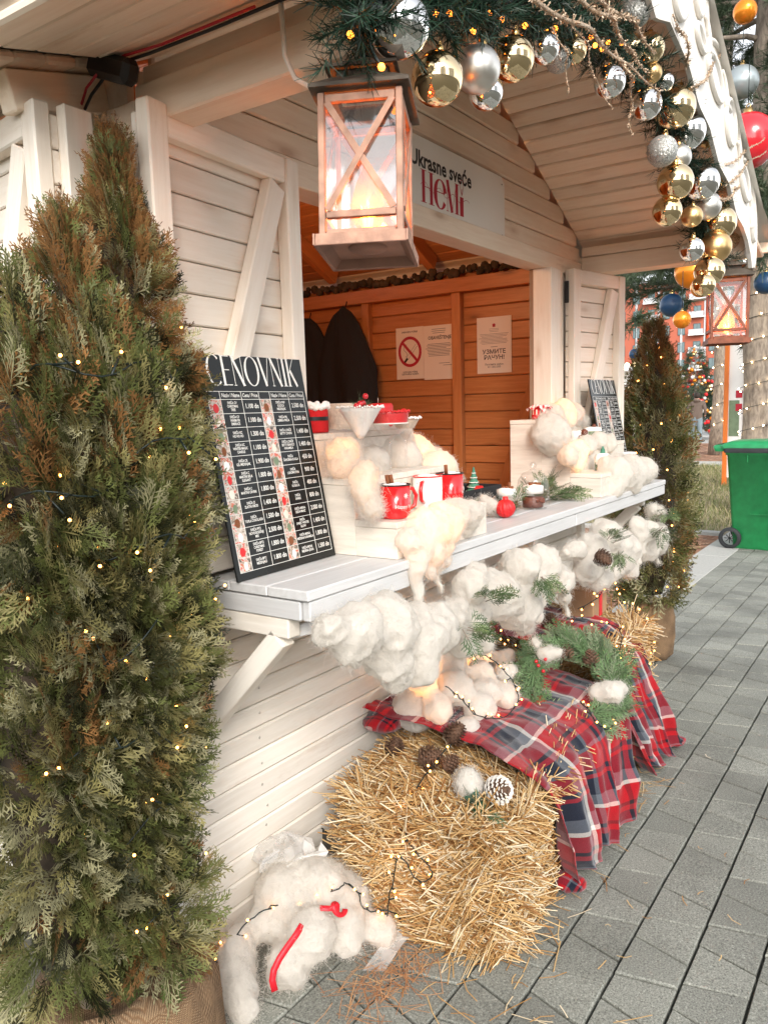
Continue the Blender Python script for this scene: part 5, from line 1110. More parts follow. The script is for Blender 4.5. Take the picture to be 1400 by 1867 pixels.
# ---- plaid blankets draped over the bales
def blanket(name, label, xa, xb, path, seed, scale, fold=0.03, flare=0.0, twist=0.0, nx=110, ny=120, edge=0.03, z0=0.012, nfold=4.5):
    """a sheet of cloth: u runs along X, v follows path (y, z) from the wall over the straw down to the ground"""
    P_ = np.array(path); seg = np.linalg.norm(np.diff(P_, axis=0), axis=1); cum = np.concatenate([[0], np.cumsum(seg)]); T = cum[-1]
    u = np.linspace(0, 1, nx); v = np.linspace(0, T, ny); U, Vv = np.meshgrid(u, v); U = U.ravel(); Vv = Vv.ravel()
    y = np.interp(Vv, cum, P_[:, 0]); z = np.interp(Vv, cum, P_[:, 1])
    # smooth the path corners
    for s in (0.02, 0.045):
        y = (y + np.interp(Vv - s, cum, P_[:, 0]) + np.interp(Vv + s, cum, P_[:, 0])) / 3; z = (z + np.interp(Vv - s, cum, P_[:, 1]) + np.interp(Vv + s, cum, P_[:, 1])) / 3
    t = Vv / T; XA = np.interp(t, [p[0] for p in xa], [p[1] for p in xa]); XB = np.interp(t, [p[0] for p in xb], [p[1] for p in xb]); x = XA + (XB - XA) * U + edge * (np.sin(t * 9 + seed) * 0.4 + vnoise(np.stack([U * 0 + 3, t * 5, U * 1.5], 1), seed)) 
    hang = np.clip((t - 0.45) / 0.4, 0, 1); x += flare * (U - 0.3) * hang + twist * (1 - t)
    ph = U * nfold * 6.2832 + 2.5 * vnoise(np.stack([U * 3, t * 1.3, 0 * U], 1), seed + 1) + t * 2.2
    f = fold * (0.35 + hang) * (np.sin(ph) + 0.45 * np.sin(ph * 2.1 + 1)); y -= (f + fold * 1.1) * hang
    z += 0.35 * f * (1 - hang) + 0.012 * fbm(np.stack([U * 7, t * 7, 0 * U], 1), seed + 2, 3); cz = 0.007 * fbm(np.stack([U * 15 + t * 9, t * 11 - U * 6, 0 * U], 1), seed + 6, 3); z += cz * (1 - hang); y -= cz * hang
    x += 0.012 * np.sin(ph * 0.5 + 2) * hang
    z = np.maximum(z, z0)
    V = np.stack([x, y, z], 1); F = (np.arange(ny - 1)[:, None] * nx + np.arange(nx - 1)[None]).reshape(-1, 1) + np.array([[0, 1, nx + 1, nx]])
    me = npmesh(name, V, F, True); uvl = me.uv_layers.new(name='UVMap'); li = np.empty(F.size, np.int32); me.loops.foreach_get('vertex_index', li)
    uv = np.stack([U * (xb[-1][1] - xa[0][1]) * (1 + flare) + XA * 0, Vv], 1) / scale; uvl.data.foreach_set('uv', uv[li].astype(np.float32).ravel())
    o = mobj(name, me, 'plaid'); sd = o.modifiers.new('s', 'SOLIDIFY'); sd.thickness = 0.003; sd.offset = 1
    return tag(o, label, 'blanket', 'plaid blankets over the straw')
blanket('plaid_blanket', 'near red and navy plaid blanket draped over the nearest straw bale', [(0, 0.72), (0.1, 0.78), (0.25, 0.80), (0.5, 0.70), (0.58, 0.69), (0.75, 0.80), (1, 0.87)], [(0, 1.50), (0.5, 1.46), (1, 1.42)], [(-0.035, 0.52), (-0.09, 0.475), (-0.35, 0.465), (-0.56, 0.455), (-0.645, 0.40), (-0.665, 0.20), (-0.665, 0.03)], 3, 0.34, 0.026, 0.0, 0.0, nfold=3.6)
blanket('plaid_blanket', 'far red and navy plaid blanket trailing to the ground from the second bale', [(0, 1.46), (0.5, 1.50), (1, 1.72)], [(0, 2.0), (0.4, 1.98), (0.7, 2.02), (1, 2.10)], [(-0.05, 0.62), (-0.12, 0.575), (-0.35, 0.565), (-0.46, 0.55), (-0.54, 0.45), (-0.59, 0.22), (-0.62, 0.03), (-0.65, 0.016)], 7, 0.34, 0.024, 0.0, 0.0, nfold=3.4)
# rolled corner of the far blanket and the bunched hem of the near one
t = thing('blanket_corner', 'rolled pale corner of the far plaid blanket lying on the paving', 'blanket corner', (2.08, -0.65, 0.0))
def crumple(parent, name, c, r, mat, seed, sz=0.6):
    b = MB().ball((0, 0, 0), r, 22, sz); P_ = np.array(b.v); P_ *= (1 + 0.45 * fbm(P_ * (2.2 / r * 0.35), seed, 3))[:, None]; P_[:, 2] = np.maximum(P_[:, 2], -r * sz * 0.9); b.v = [tuple(p) for p in P_]
    me = b.mesh(name); uvl = me.uv_layers.new(name='UVMap')
    for lo in me.loops: c_ = me.vertices[lo.vertex_index].co; uvl.data[lo.index].uv = (c_.x / 0.16 + c_.z * 3, c_.y / 0.16 + c_.z * 3)
    me.materials.append(M(mat)); o = bpy.data.objects.new(name, me); o.location = c; return link(o, parent, True)
crumple(t, 'cloth', (2.085, -0.66, 0.03), 0.040, 'plaid', 4)
t = thing('blanket_corner', 'bunched red corner of the near plaid blanket against the straw', 'blanket corner', (0.88, -0.67, 0.0))
crumple(t, 'cloth', (0.885, -0.66, 0.03), 0.038, 'plaid', 6, 0.8)
t = thing('blanket_corner', 'dark red blanket corner tucked up against the white wall', 'blanket corner', (0.80, -0.06, 0.4))
crumple(t, 'cloth', (0.80, -0.075, 0.445), 0.06, 'plaid', 9, 0.6)

# ---- wreath, cones and sprigs
def sprig(name, label, pos, n, size, spread, seed, cols=((0.07, 0.12, 0.045), (0.14, 0.19, 0.08)), up=0.3, cat='evergreen sprig', group=None, d0=None):
    q = np.random.RandomState(seed); t = thing(name, label, cat, tuple(pos), group=group)
    p = np.array(pos) + q.normal(0, 1, (n, 3)) * np.array(spread); d = q.normal(0, 1, (n, 3)); d[:, 2] = np.abs(d[:, 2]) * up + 0.05
    if d0 is not None: d = d * 0.5 + np.array(d0)
    c = np.where(q.rand(n, 1) < 0.6, np.array([cols[0]]), np.array([cols[1]])) * q.uniform(0.8, 1.2, (n, 1))
    V, F, Cc = scatter(FR, p, d, q.normal(0, 1, (n, 3)) + np.array([0, 0, 1.5]), q.uniform(*size, n), c, seed)
    mobj('fronds', npmesh('fronds', V, F, col=Cc), 'thuja', t, True)['kind'] = 'stuff'
    s = MB()
    for k in range(3): s.tube([tuple(p[k]), tuple(p[k] + unit(d[k:k + 1])[0] * size[0] * 0.7)], 0.0016, 5)
    s.build('stalk', 'bark', t, world=True)
    return t
def cone_mesh(seed, snow):
    q = random.Random(seed); m = MB().lathe([(0.001, 0), (0.014, 0.006), (0.018, 0.02), (0.015, 0.04), (0.006, 0.058), (0.001, 0.062)], 12); s = MB()
    for i in range(84):
        u = i / 84; z = 0.004 + 0.054 * u; r = 0.017 * math.sin(math.pi * min(1, (0.18 + 0.82 * u))) ** 0.7 + 0.002; a = i * 2.39996; L = 0.014 * (1 - 0.55 * u) * q.uniform(0.9, 1.1); w = 0.0062 * (1 - 0.4 * u)
        ca, sa = math.cos(a), math.sin(a); f = lambda rr, tt, zz: (rr * ca - tt * sa, rr * sa + tt * ca, zz)
        s.add([f(r * 0.6, -w * 0.4, z), f(r * 0.6, w * 0.4, z), f(r + L * 0.8, w, z + L * 0.45), f(r + L, 0, z + L * 0.62), f(r + L * 0.8, -w, z + L * 0.45), f(r + L * 0.85, 0, z + L * 0.40 - 0.0022)], [(0, 1, 2, 3, 4), (1, 0, 5, 2), (0, 4, 5), (2, 5, 3), (3, 5, 4)])
    return m, s
def pine_cone(label, loc, rot, size=1.0, snow=False, mat='cone_brown', group='pine cones on the straw'):
    t = thing('pine_cone', label, 'pine cone', loc, group=group); t.rotation_euler = rot; t.scale = (size,) * 3
    m, s = CM; mobj('core', m, None, t); mobj('scales', s, None, t)['kind'] = 'stuff'
    if snow: mobj('white_tips', CM2, None, t)['kind'] = 'stuff'
    return t
_m, _s = cone_mesh(1, False); CM = (_m.mesh('cone_core'), _s.mesh('cone_scales')); CM[0].materials.append(M('cone_brown')); CM[1].materials.append(M('cone_brown'))
_t = MB()
for i in range(84):
    k = i * 6; a, b, c = _s.v[k + 2], _s.v[k + 3], _s.v[k + 4]; up = 0.0012
    o_ = lambda p: (p[0] * 1.03, p[1] * 1.03, p[2] + up)
    mid = lambda p, q_: tuple((p[j] * 0.72 + q_[j] * 0.28) for j in range(3))
    _t.add([o_(a), o_(b), o_(c), o_(mid(c, _s.v[k])), o_(mid(a, _s.v[k + 1]))], [(0, 1, 2, 3, 4)])
CM2 = _t.mesh('cone_tips'); CM2.materials.append(M('cone_snow'))
pine_cone('dark pine cone lying lengthwise in a cluster on the near bale', (0.63, -0.30, 0.425), (R(75), 0, R(40)), 1.25)
pine_cone('dark pine cone leaning on the near plaid blanket', (0.76, -0.33, 0.44), (R(30), R(20), 0), 1.2)
pine_cone('small brown pine cone under the blanket edge on the near bale', (0.64, -0.38, 0.415), (R(60), R(-30), R(80)), 0.95)
pine_cone('white-tipped pine cone beside the wool tuft on the near bale', (0.60, -0.555, 0.415), (R(65), R(25), R(-40)), 1.3, True)
pine_cone('dark pine cone against the white wall behind the near bale', (0.70, -0.16, 0.38), (R(20), 0, 0), 1.1)
pine_cone('round tan pine cone below the glowing wool pile', (0.82, -0.36, 0.435), (R(90), 0, R(20)), 0.9)
pine_cone('brown pine cone in shade on the far plaid blanket', (1.56, -0.30, 0.60), (R(50), R(20), R(60)), 1.1)
pine_cone('white-tipped pine cone tied into the wool on the counter front', (1.50, -0.52, 0.92), (R(120), R(20), 0), 1.15, True, group='pine cones on the counter')
wool('wool_tuft', 'small wool tuft beside the white-tipped cone on the near bale', [(0.585, -0.49, 0.425, 0.036), (0.62, -0.47, 0.42, 0.03)], 95, 500)
sprig('evergreen_sprig', 'green plastic sprig under the white-tipped cone on the near bale', (0.545, -0.56, 0.40), 16, (0.04, 0.07), (0.02, 0.02, 0.005), 4, ((0.02, 0.11, 0.06), (0.05, 0.16, 0.08)))
wr = thing('wreath', 'evergreen wreath with cones, berries and wool leaning on the plaid blanket', 'wreath', (1.30, -0.51, 0.45))
q = np.random.RandomState(77); nW = 330; a = q.uniform(0, 6.2832, nW); ct = np.array([1.30, -0.51, 0.49]); e1 = unit(np.array([[0.30, -0.90, -0.10]]))[0]; e3 = unit(np.array([[-0.62, -0.42, 0.66]]))[0]; e2 = np.cross(e3, e1); e1 = np.cross(e2, e3)
ring = ct + 0.13 * (np.cos(a)[:, None] * e1 + np.sin(a)[:, None] * e2) + q.normal(0, 0.013, (nW, 3))
dW = -np.sin(a)[:, None] * e1 + np.cos(a)[:, None] * e2 + 0.75 * (np.cos(a)[:, None] * e1 + np.sin(a)[:, None] * e2) * q.uniform(-0.5, 1.2, (nW, 1)) + 0.35 * e3 * q.rand(nW, 1)
cW = np.where(q.rand(nW, 1) < 0.6, np.array([[0.10, 0.17, 0.07]]), np.array([[0.17, 0.21, 0.12]])) * q.uniform(0.8, 1.25, (nW, 1))
V, F, Cc = scatter(FR, ring, dW, np.repeat(e3[None], nW, 0) + q.normal(0, 0.4, (nW, 3)), q.uniform(0.075, 0.12, nW), cW, 6)
mobj('fronds', npmesh('fronds', V, F, col=Cc), 'thuja', wr, True)['kind'] = 'stuff'
MB().tube([tuple(ct + 0.122 * (math.cos(k) * e1 + math.sin(k) * e2)) for k in np.linspace(0, 6.2832, 40)[:-1]], 0.010, 7, closed=True).build('ring', 'bark', wr, world=True)
for (an, rr) in ((1.9, 0.085), (0.9, 0.10)):
    p = ct + rr * (math.cos(an) * e1 + math.sin(an) * e2) + e3 * 0.02; o = mobj('pine_cone', CM[1], None, wr, True); o.location = tuple(p); o.rotation_euler = (R(-30), R(40), 0)
for (an, n_) in ((-1.2, 7), (2.9, 4)):
    bm_ = MB()
    for k in range(n_): bm_.ball(ct + 0.13 * (math.cos(an) * e1 + math.sin(an) * e2) + e3 * 0.03 + q.normal(0, 0.014, 3), 0.0065, 10)
    bm_.build('berries', 'berry', wr, world=True)['kind'] = 'stuff'
def _w(parent, an, sc_, seed):
    p = ct + 0.12 * (math.cos(an) * e1 + math.sin(an) * e2) + e3 * 0.035
    wool('', '', [(p[0] + q.normal(0, 0.016) * sc_, p[1] + q.normal(0, 0.016) * sc_, p[2] + q.normal(0, 0.012) * sc_, 0.024 * sc_) for _ in range(6)], seed, 500, parent=parent, pname='wool_tuft', amp=0.008)
_w(wr, 2.35, 1.0, 96); _w(wr, -0.15, 1.25, 97)
ribbon([(1.20, -0.42, 0.47), (1.17, -0.46, 0.455), (1.12, -0.50, 0.445), (1.08, -0.54, 0.44), (1.08, -0.58, 0.435)], 0.035, 'x')
rb = bpy.data.objects['x']; rb.name = 'red_ribbon'; tag(rb, 'red satin ribbon end lying on the near plaid blanket', 'ribbon')
SG = 'evergreen sprigs in the counter wool'
for k, (p, lab, d0) in enumerate((((0.66, -0.53, 0.935), 'evergreen sprig on top of the second wool clump under the counter', (0.5, -0.2, 0.1)), ((0.50, -0.545, 0.895), 'small evergreen sprig between the first and second wool clumps', (0.4, -0.3, -0.3)), ((0.975, -0.545, 0.93), 'evergreen sprig with berries on the third wool clump', (0.0, -0.4, -0.5)),
        ((1.60, -0.54, 0.955), 'evergreen sprig right of the snowy cone on the counter wool', (0.5, -0.2, 0.2)), ((1.66, -0.555, 0.90), 'evergreen sprig lower on the fifth wool clump', (0.1, -0.2, -0.6)), ((2.30, -0.53, 0.90), 'evergreen sprig on the wool with thin legs', (0.2, -0.2, -0.6)), ((2.45, -0.50, 0.95), 'evergreen sprig near the far end of the counter wool', (0.4, -0.2, -0.4)))):
    sprig('evergreen_sprig', lab, p, 11, (0.05, 0.085), (0.012, 0.006, 0.008), 30 + k, group=SG, d0=d0)
# gift box with red bow on the far bale
t = thing('gift_box', 'kraft gift box with red bow lit by fairy lights on the far bale', 'gift box', (1.98, -0.30, 0.56))
MB().box((0, 0, 0.06), (0.16, 0.14, 0.12), 0.004).build('box', 'kraft', t); MB().box((0, 0, 0.125), (0.17, 0.15, 0.02), 0.003).build('lid', 'kraft', t)
bw = MB()
for sg in (-1, 1): bw.ball((sg * 0.035, -0.05, 0.14), 0.03, 12, 0.45)
bw.build('bow', 'red_ribbon', t); MB().box((0, -0.072, 0.06), (0.03, 0.003, 0.12)).build('band', 'red_ribbon', t)
# fairy lights on straw, blankets and wool
string_lights('fairy_lights', 'warm fairy lights over the glowing wool pile on the straw', [(0.80, -0.30, 0.60), (0.83, -0.33, 0.56), (0.87, -0.36, 0.50), (0.93, -0.40, 0.47), (1.0, -0.41, 0.46), (1.06, -0.42, 0.50), (1.1, -0.37, 0.55), (1.06, -0.32, 0.62), (1.0, -0.27, 0.66), (1.08, -0.26, 0.68), (1.2, -0.27, 0.66), (1.3, -0.29, 0.60), (1.34, -0.33, 0.54), (1.36, -0.36, 0.46), (1.38, -0.4, 0.42)], 0.032, 0.0034, 'bulb_warm', seed=21)
string_lights('fairy_lights', 'fairy lights running down the bare end of the near straw bale', [(0.72, -0.36, 0.46), (0.62, -0.36, 0.43), (0.52, -0.37, 0.41), (0.44, -0.38, 0.36), (0.415, -0.40, 0.31), (0.41, -0.46, 0.27), (0.405, -0.48, 0.24), (0.40, -0.44, 0.22), (0.405, -0.38, 0.27), (0.40, -0.365, 0.22), (0.39, -0.355, 0.15), (0.39, -0.345, 0.07), (0.385, -0.34, 0.02)], 0.04, 0.0036, 'bulb_warm', seed=22)
string_lights('fairy_lights', 'warm fairy lights trailing over the near plaid blanket and wreath', [(1.28, -0.55, 0.44), (1.22, -0.60, 0.44), (1.18, -0.64, 0.42), (1.25, -0.66, 0.38), (1.35, -0.66, 0.40), (1.42, -0.62, 0.46), (1.5, -0.60, 0.50), (1.6, -0.58, 0.55), (1.68, -0.55, 0.60), (1.66, -0.45, 0.62), (1.62, -0.38, 0.64)], 0.035, 0.0034, 'bulb_warm', seed=23)
string_lights('fairy_lights', 'warm fairy lights on the gift box and far straw bale', [(1.75, -0.36, 0.64), (1.85, -0.40, 0.66), (1.93, -0.40, 0.70), (2.02, -0.40, 0.71), (2.10, -0.40, 0.64), (2.12, -0.46, 0.57), (2.15, -0.52, 0.50), (2.17, -0.53, 0.40), (2.2, -0.54, 0.30)], 0.035, 0.0042, 'bulb_warm', seed=24)
string_lights('fairy_lights', 'warm fairy lights round the slumped wool figure on the ground', [(0.02, -0.05, 0.012), (0.05, -0.06, 0.08), (0.07, -0.10, 0.135), (0.10, -0.12, 0.165), (0.15, -0.15, 0.185), (0.20, -0.15, 0.16), (0.28, -0.25, 0.19), (0.315, -0.27, 0.20), (0.34, -0.285, 0.16), (0.345, -0.31, 0.12), (0.39, -0.36, 0.11), (0.42, -0.37, 0.06)], 0.05, 0.0034, 'bulb_warm', seed=25)
string_lights('fairy_lights', 'orange fairy lights on the ground at the stall corner', [(-0.06, -0.06, 0.01), (0.0, -0.05, 0.02), (0.05, -0.03, 0.012), (0.09, -0.035, 0.02), (0.13, -0.02, 0.02)], 0.03, 0.0042, 'bulb_orange', seed=26)
for o_, loc, pw in ((glow1, (0.58, -0.40, 1.15), 0.15), (glow2, (0.72, -0.05, 1.345), 0.5), (glow2, (0.98, -0.10, 1.29), 0.28), (glow3, (2.25, -0.09, 1.40), 0.18), (glow4, (2.0, -0.26, 1.24), 0.12), (glow5, (2.2, -0.36, 1.14), 0.28), (glow5, (2.5, -0.36, 1.12), 0.2), (glow6, (0.86, -0.2, 0.60), 0.32), (glow6, (1.15, -0.20, 0.60), 0.22), (puff1, (0.46, -0.185, 1.34), 0.05), (puff2, (0.415, -0.29, 1.265), 0.02)):
    l_ = MB().ball(loc, 0.007, 10).build('led_bulb', 'flame', o_, world=True)  # the bulb and lamp in puff2 are added only to brighten that wool
    p_ = point('led_light', loc, pw, (1, 0.36, 0.08), 0.012, None); p_.parent = o_; p_.matrix_parent_inverse = W(o_).inverted()

# ---- display steps on the counter
def steps(label, x0, x1):
    t = thing('display_steps', label, 'display stand', (x0, -0.2, 1.0655), group='stepped display stands on the counter')
    for y0, y1, h in ((-0.378, -0.246, 0.098), (-0.245, -0.116, 0.206), (-0.115, 0.03, 0.325)):
        MB().box(((x1 - x0) / 2, (y0 + y1) / 2 + 0.2, (h - 0.018) / 2), (x1 - x0, y1 - y0, h - 0.019), 0.001).build('step_box', 'pale_laminate', t)
        MB().box(((x1 - x0) / 2, (y0 + y1) / 2 + 0.2, h - 0.009), (x1 - x0 + 0.004, y1 - y0 + 0.003, 0.017), 0.0015).build('step_top', 'pale_laminate', t)
    return t
steps('pale wood display steps at the near end of the counter', 0.435, 0.93); steps('pale wood display steps at the far end of the counter', 1.955, 2.66)

# ---- price boards
LEFT = [('SVEĆA CV\nCHRISTMAS\nTREE', '1.100 din'), ('SVEĆA CV\nWARM FIR\nEMBRACE', '1.100 din'), ('SVEĆA KC\nHO HO HO', '1.300 din'), ('SVEĆA KC\nWINTER MAGIC\nCANDLE', '1.100 din'), ('SVEĆA CK\nGEL MEDENJAK', '1.900 din'), ('SVEĆA C\nMARTINI BELA\nELEGANT', '1.800 din'), ('SVEĆA C\nMARTINI CRVENI', '1.800 din'), ('SVEĆA CI\nZLATNI OBOD', '1.400 din'), ('SVEĆA\nTOPLA ČOKOLADA', '1.500 din'), ('SVEĆA PPT1\nNOVOGODIŠNJI\nMIX', '2.500 din'), ('SVEĆA BPT2\nCHRISTMAS\nFOREST', '1.800 din'), ('SVEĆA BPT1\nMEDENJACI', '1.800 din')]
RIGHT = [('SVEĆA PNP\nKUĆICA\nMEDENJAK', '2.500 din'), ('SVEĆA PN\nZIMSKA PRIČA', '2.500 din'), ('SVEĆA LONČE\nBETTY CRVENI', '1.400 din'), ('SVEĆA LONČE\nBETTY BIANCO\nKARAMELA', '1.400 din'), ('SVEĆA\nČAROBNA KUGLA', '450 din'), ('SVEĆA\nLOKOMOTIVA', '900 din'), ('SVEĆA\nKUGLICA', '400 din'), ('SVEĆA\nSANKE', '800 din'), ('SVEĆA MOKA\nDEDA MRAZ', '2.000 din'), ('SVEĆA\nSWEET WINTER\nGLOW', '1.400 din'), ('SVEĆA MOKA\nMEDENA KARAMELA', '1.800 din'), ('SVEĆA MOKA\nMEDENA JELKA', '1.500 din')]
def price_board(label, bl, br, tl):
    """bl, br, tl: bottom left, bottom right and top left corners; the board's own axes are X right, Y up, Z out"""
    bl, br, tl = Vector(bl), Vector(br), Vector(tl); x = (br - bl).normalized(); y = (tl - bl); w, h = (br - bl).length, y.length; y = (y - x * y.dot(x)).normalized(); z = x.cross(y)
    t = thing('price_board', label, 'price board', tuple(bl), group='price boards on the counter'); t.matrix_basis = Matrix(((x.x, y.x, z.x, bl.x), (x.y, y.y, z.y, bl.y), (x.z, y.z, z.z, bl.z), (0, 0, 0, 1)))
    MB().box((w / 2, h / 2, -0.003), (w, h, 0.006), 0.0008).build('panel', 'price_black', t)
    # heading
    hd = MB(); tx = 'CENOVNIK'; hh = 0.066 * h / 0.54; wid = sum(glyph(MB(), c, 0, 0, hh) for c in tx); sx = w * 0.86 / wid
    adv = 0; tmp = MB()
    for c in tx: adv += glyph(tmp, c, adv, 0, hh, z=0.0006)
    hd.add([(w * 0.07 + v[0] * sx, h * 0.862 + v[1] * 1.12, v[2]) for v in tmp.v], tmp.f); hd.build('heading', 'price_white', t)
    # table rules
    x0, x1, y0, y1 = 0.035 * w, 0.965 * w, 0.035 * h, 0.835 * h; cw = [0.115, 0.205, 0.18, 0.115, 0.205, 0.18]; xs = [x0]
    for c in cw: xs.append(xs[-1] + (x1 - x0) * c)
    hr = 0.036 * h; rh = (y1 - hr - y0) / 12; ys = [y1, y1 - hr] + [y1 - hr - rh * (k + 1) for k in range(12)]
    gl_ = MB(); lw = 0.0011
    for xx in xs: gl_.box((xx, (y0 + y1) / 2, 0.0005), (lw, y1 - y0, 0.0006))
    for yy in ys: gl_.box(((x0 + x1) / 2, yy, 0.0007), (x1 - x0 + lw, lw, 0.0006))
    gl_.build('table_rules', 'price_white', t)['kind'] = 'stuff'
    tt = MB()
    for c, s in ((1, 'Naziv / Name'), (2, 'Cena / Price'), (4, 'Naziv / Name'), (5, 'Cena / Price')): put_text(tt, s, (xs[c] + xs[c + 1]) / 2, y1 - hr / 2, 0.0008, 0.0135, bold=0.01, sx=0.82)
    for c0, rows in ((0, LEFT), (3, RIGHT)):
        for k, (nm, pr) in enumerate(rows):
            yc = (ys[k + 1] + ys[k + 2]) / 2
            put_text(tt, nm, (xs[c0 + 1] + xs[c0 + 2]) / 2, yc, 0.0008, 0.0088, bold=0.02, sx=0.80); put_text(tt, pr, (xs[c0 + 2] + xs[c0 + 3]) / 2, yc, 0.0008, 0.0165, bold=0.015, sx=0.80)
    tt.build('lettering', 'price_white', t)['kind'] = 'stuff'
    for c0 in (0, 3):
        for k in range(12):
            yc = (ys[k + 1] + ys[k + 2]) / 2; cx = (xs[c0] + xs[c0 + 1]) / 2
            MB().box((0, 0, 0), (xs[c0 + 1] - xs[c0] - 0.0015, rh - 0.0015, 0.0004)).build('photo', 'photo_print', t, loc=(cx, yc, 0.0003))
            sp = {0: 'red_wax', 1: 'cinnamon', 2: 'pale_laminate', 3: 'white_wax', 4: 'green_label'}[(k * 7 + c0 * 2) % 5]
            MB().prism([(0.0095 * math.cos(u) * (0.8 if k % 2 else 1), 0.011 * math.sin(u)) for u in np.linspace(0, 6.2832, 13)[:-1]], 0.0004, 0.0007).build('photo', sp, t, loc=(cx + 0.003 * math.sin(k * 3.1), yc - 0.004, 0.0))
    return t
price_board('large black price list board at the near end of the counter', (0.036, -0.205, 1.067), (0.418, -0.190, 1.067), (0.036, -0.108, 1.590))
price_board('small-looking black price list board at the far end of the counter', (2.435, -0.245, 1.067), (2.80, -0.245, 1.067), (2.435, -0.145, 1.568))

# ---- shop sign
sg = thing('shop_sign', 'white notched shop sign with black and red lettering on the gable', 'sign', (0.84, -0.004, 2.112))
wS, hS, n_ = 0.99, 0.258, 0.022
ol = [(0, n_), (n_ * 0.5, n_ * 0.8), (n_, 0), (wS - n_, 0), (wS - n_ * 0.5, n_ * 0.8), (wS, n_), (wS, hS - n_), (wS - n_ * 0.5, hS - n_ * 0.8), (wS - n_, hS), (n_, hS), (n_ * 0.5, hS - n_ * 0.8), (0, hS - n_)]
rot = Matrix(((1, 0, 0, 0), (0, 0, -1, 0), (0, 1, 0, 0), (0, 0, 0, 1)))
MB().prism(ol, 0.0, 0.008, rot).build('panel', 'sign_white', sg)
m = MB(); put_text(m, 'Ukrasne sveće', 0.492, 0.182, 0.0086, 0.073, bold=0.028, sx=0.98); m2 = MB(); m2.add([tuple(rot @ Vector(v)) for v in m.v], m.f).build('lettering', 'ink', sg)['kind'] = 'stuff'
m = MB(); ad = 0.345
for c, hx in (('H', 0.108), ('e', 0.142), ('M', 0.108), ('i', 0.122)): ad += glyph(m, c, ad, 0.045, hx, z=0.0086, thick=0.17 if c != 'i' else 0.22, thin=0.022) * 1.0
m2 = MB(); m2.add([tuple(rot @ Vector(v)) for v in m.v], m.f).build('logo', 'ink_red', sg)
m = MB(); stroke(m, [(0.34 + 0.012 * k, 0.10 + 0.016 * math.sin(k * 0.75) * math.exp(-k * 0.02)) for k in range(30)], 0.0016, 0.0094)
fx = ad - 0.02; stroke(m, [(fx + 0.012 * math.sin(u) * (1 - 0.45 * math.cos(u)) , 0.148 + 0.026 * -math.cos(u)) for u in np.linspace(0, 6.2832, 20)], 0.002, 0.0094); stroke(m, [(fx, 0.118), (fx, 0.142)], 0.004, 0.0094)
m2 = MB(); m2.add([tuple(rot @ Vector(v)) for v in m.v], m.f).build('logo_flame', 'ink_red', sg)
m = MB()
for x, z in ((0.025, 0.03), (wS - 0.025, 0.03), (0.025, hS - 0.03), (wS - 0.025, hS - 0.03)): m.ball((x, -0.0085, z), 0.0028, 8)
m.build('screw', 'screw', sg)['kind'] = 'stuff'

# ---- notices and coats inside
def notice(label, y0, y1, z0, z1, draw):
    """sheet on the inner side wall; drawn with x to the right as seen from the hatch"""
    w, h = abs(y1 - y0), z1 - z0; t = thing('notice', label, 'notice', (2.652, max(y0, y1), z0), group='notices on the inner wall')
    t.matrix_basis = Matrix(((0, 0, -1, 2.652), (-1, 0, 0, max(y0, y1)), (0, 1, 0, z0), (0, 0, 0, 1)))
    MB().box((w / 2, h / 2, 0.0012), (w, h, 0.0008)).build('sheet', 'paper', t); draw(t, w, h); return t
def d1(t, w, h):
    m = MB(); cx, cy = w / 2, h * 0.53; pts, ws = arc(cx, cy, w * 0.38, w * 0.42, 0, 360, 0.017, 0.017, 30); stroke(m, pts, 0.017, 0.0020); stroke(m, [(cx - w * 0.27, cy + w * 0.29), (cx + w * 0.27, cy - w * 0.29)], 0.016, 0.0023); m.build('ban_symbol', 'ink_red', t)
    m = MB(); stroke(m, [(cx - 0.028, cy - 0.05), (cx + 0.045, cy + 0.035)], 0.014, 0.0019); m.build('cigarette', 'paper', t)
    m = MB(); stroke(m, [(cx - 0.036, cy - 0.058), (cx - 0.016, cy - 0.036)], 0.014, 0.0021); 
    for s in (-1, 1): stroke(m, [(cx - 0.018 + s * 0.0055, cy - 0.038 - s * 0.005), (cx + 0.045 + s * 0.0055, cy + 0.035 - s * 0.005)], 0.0016, 0.0021)
    stroke(m, [(cx - 0.03 + 0.012 * math.sin(k * 0.9), cy - 0.03 + 0.009 * k) for k in range(9)], 0.002, 0.0021)
    put_text(m, 'ZABRANJENO PUŠENJE', cx, h * 0.91, 0.002, 0.013, bold=0.02, sx=0.8); put_text(m, 'DOZVOLJENO PUŠENJE\nELEKTRONSKIH CIGARETA', cx, h * 0.115, 0.002, 0.0125, bold=0.02, sx=0.75); m.build('lettering', 'ink', t)['kind'] = 'stuff'
def lines(m, w, h, y0, y1, n, lo=0.08, hi=0.92, th=0.0022):
    q = random.Random(n)
    for k in range(n):
        y = y0 + (y1 - y0) * k / max(1, n - 1); m.box((w * (lo + hi) / 2 - (0 if q.random() < 0.8 else w * 0.1), h * y, 0.002), (w * (hi - lo) * q.uniform(0.8, 1), th, 0.0003))
def d2(t, w, h):
    m = MB(); put_text(m, 'OBAVEŠTENJE', w * 0.53, h * 0.77, 0.002, 0.026, bold=0.02, sx=0.92); lines(m, w, h, 0.93, 0.86, 3, 0.25, 0.75); lines(m, w, h, 0.66, 0.44, 9); lines(m, w, h, 0.30, 0.26, 2, 0.6, 0.95); m.build('lettering', 'ink', t)['kind'] = 'stuff'
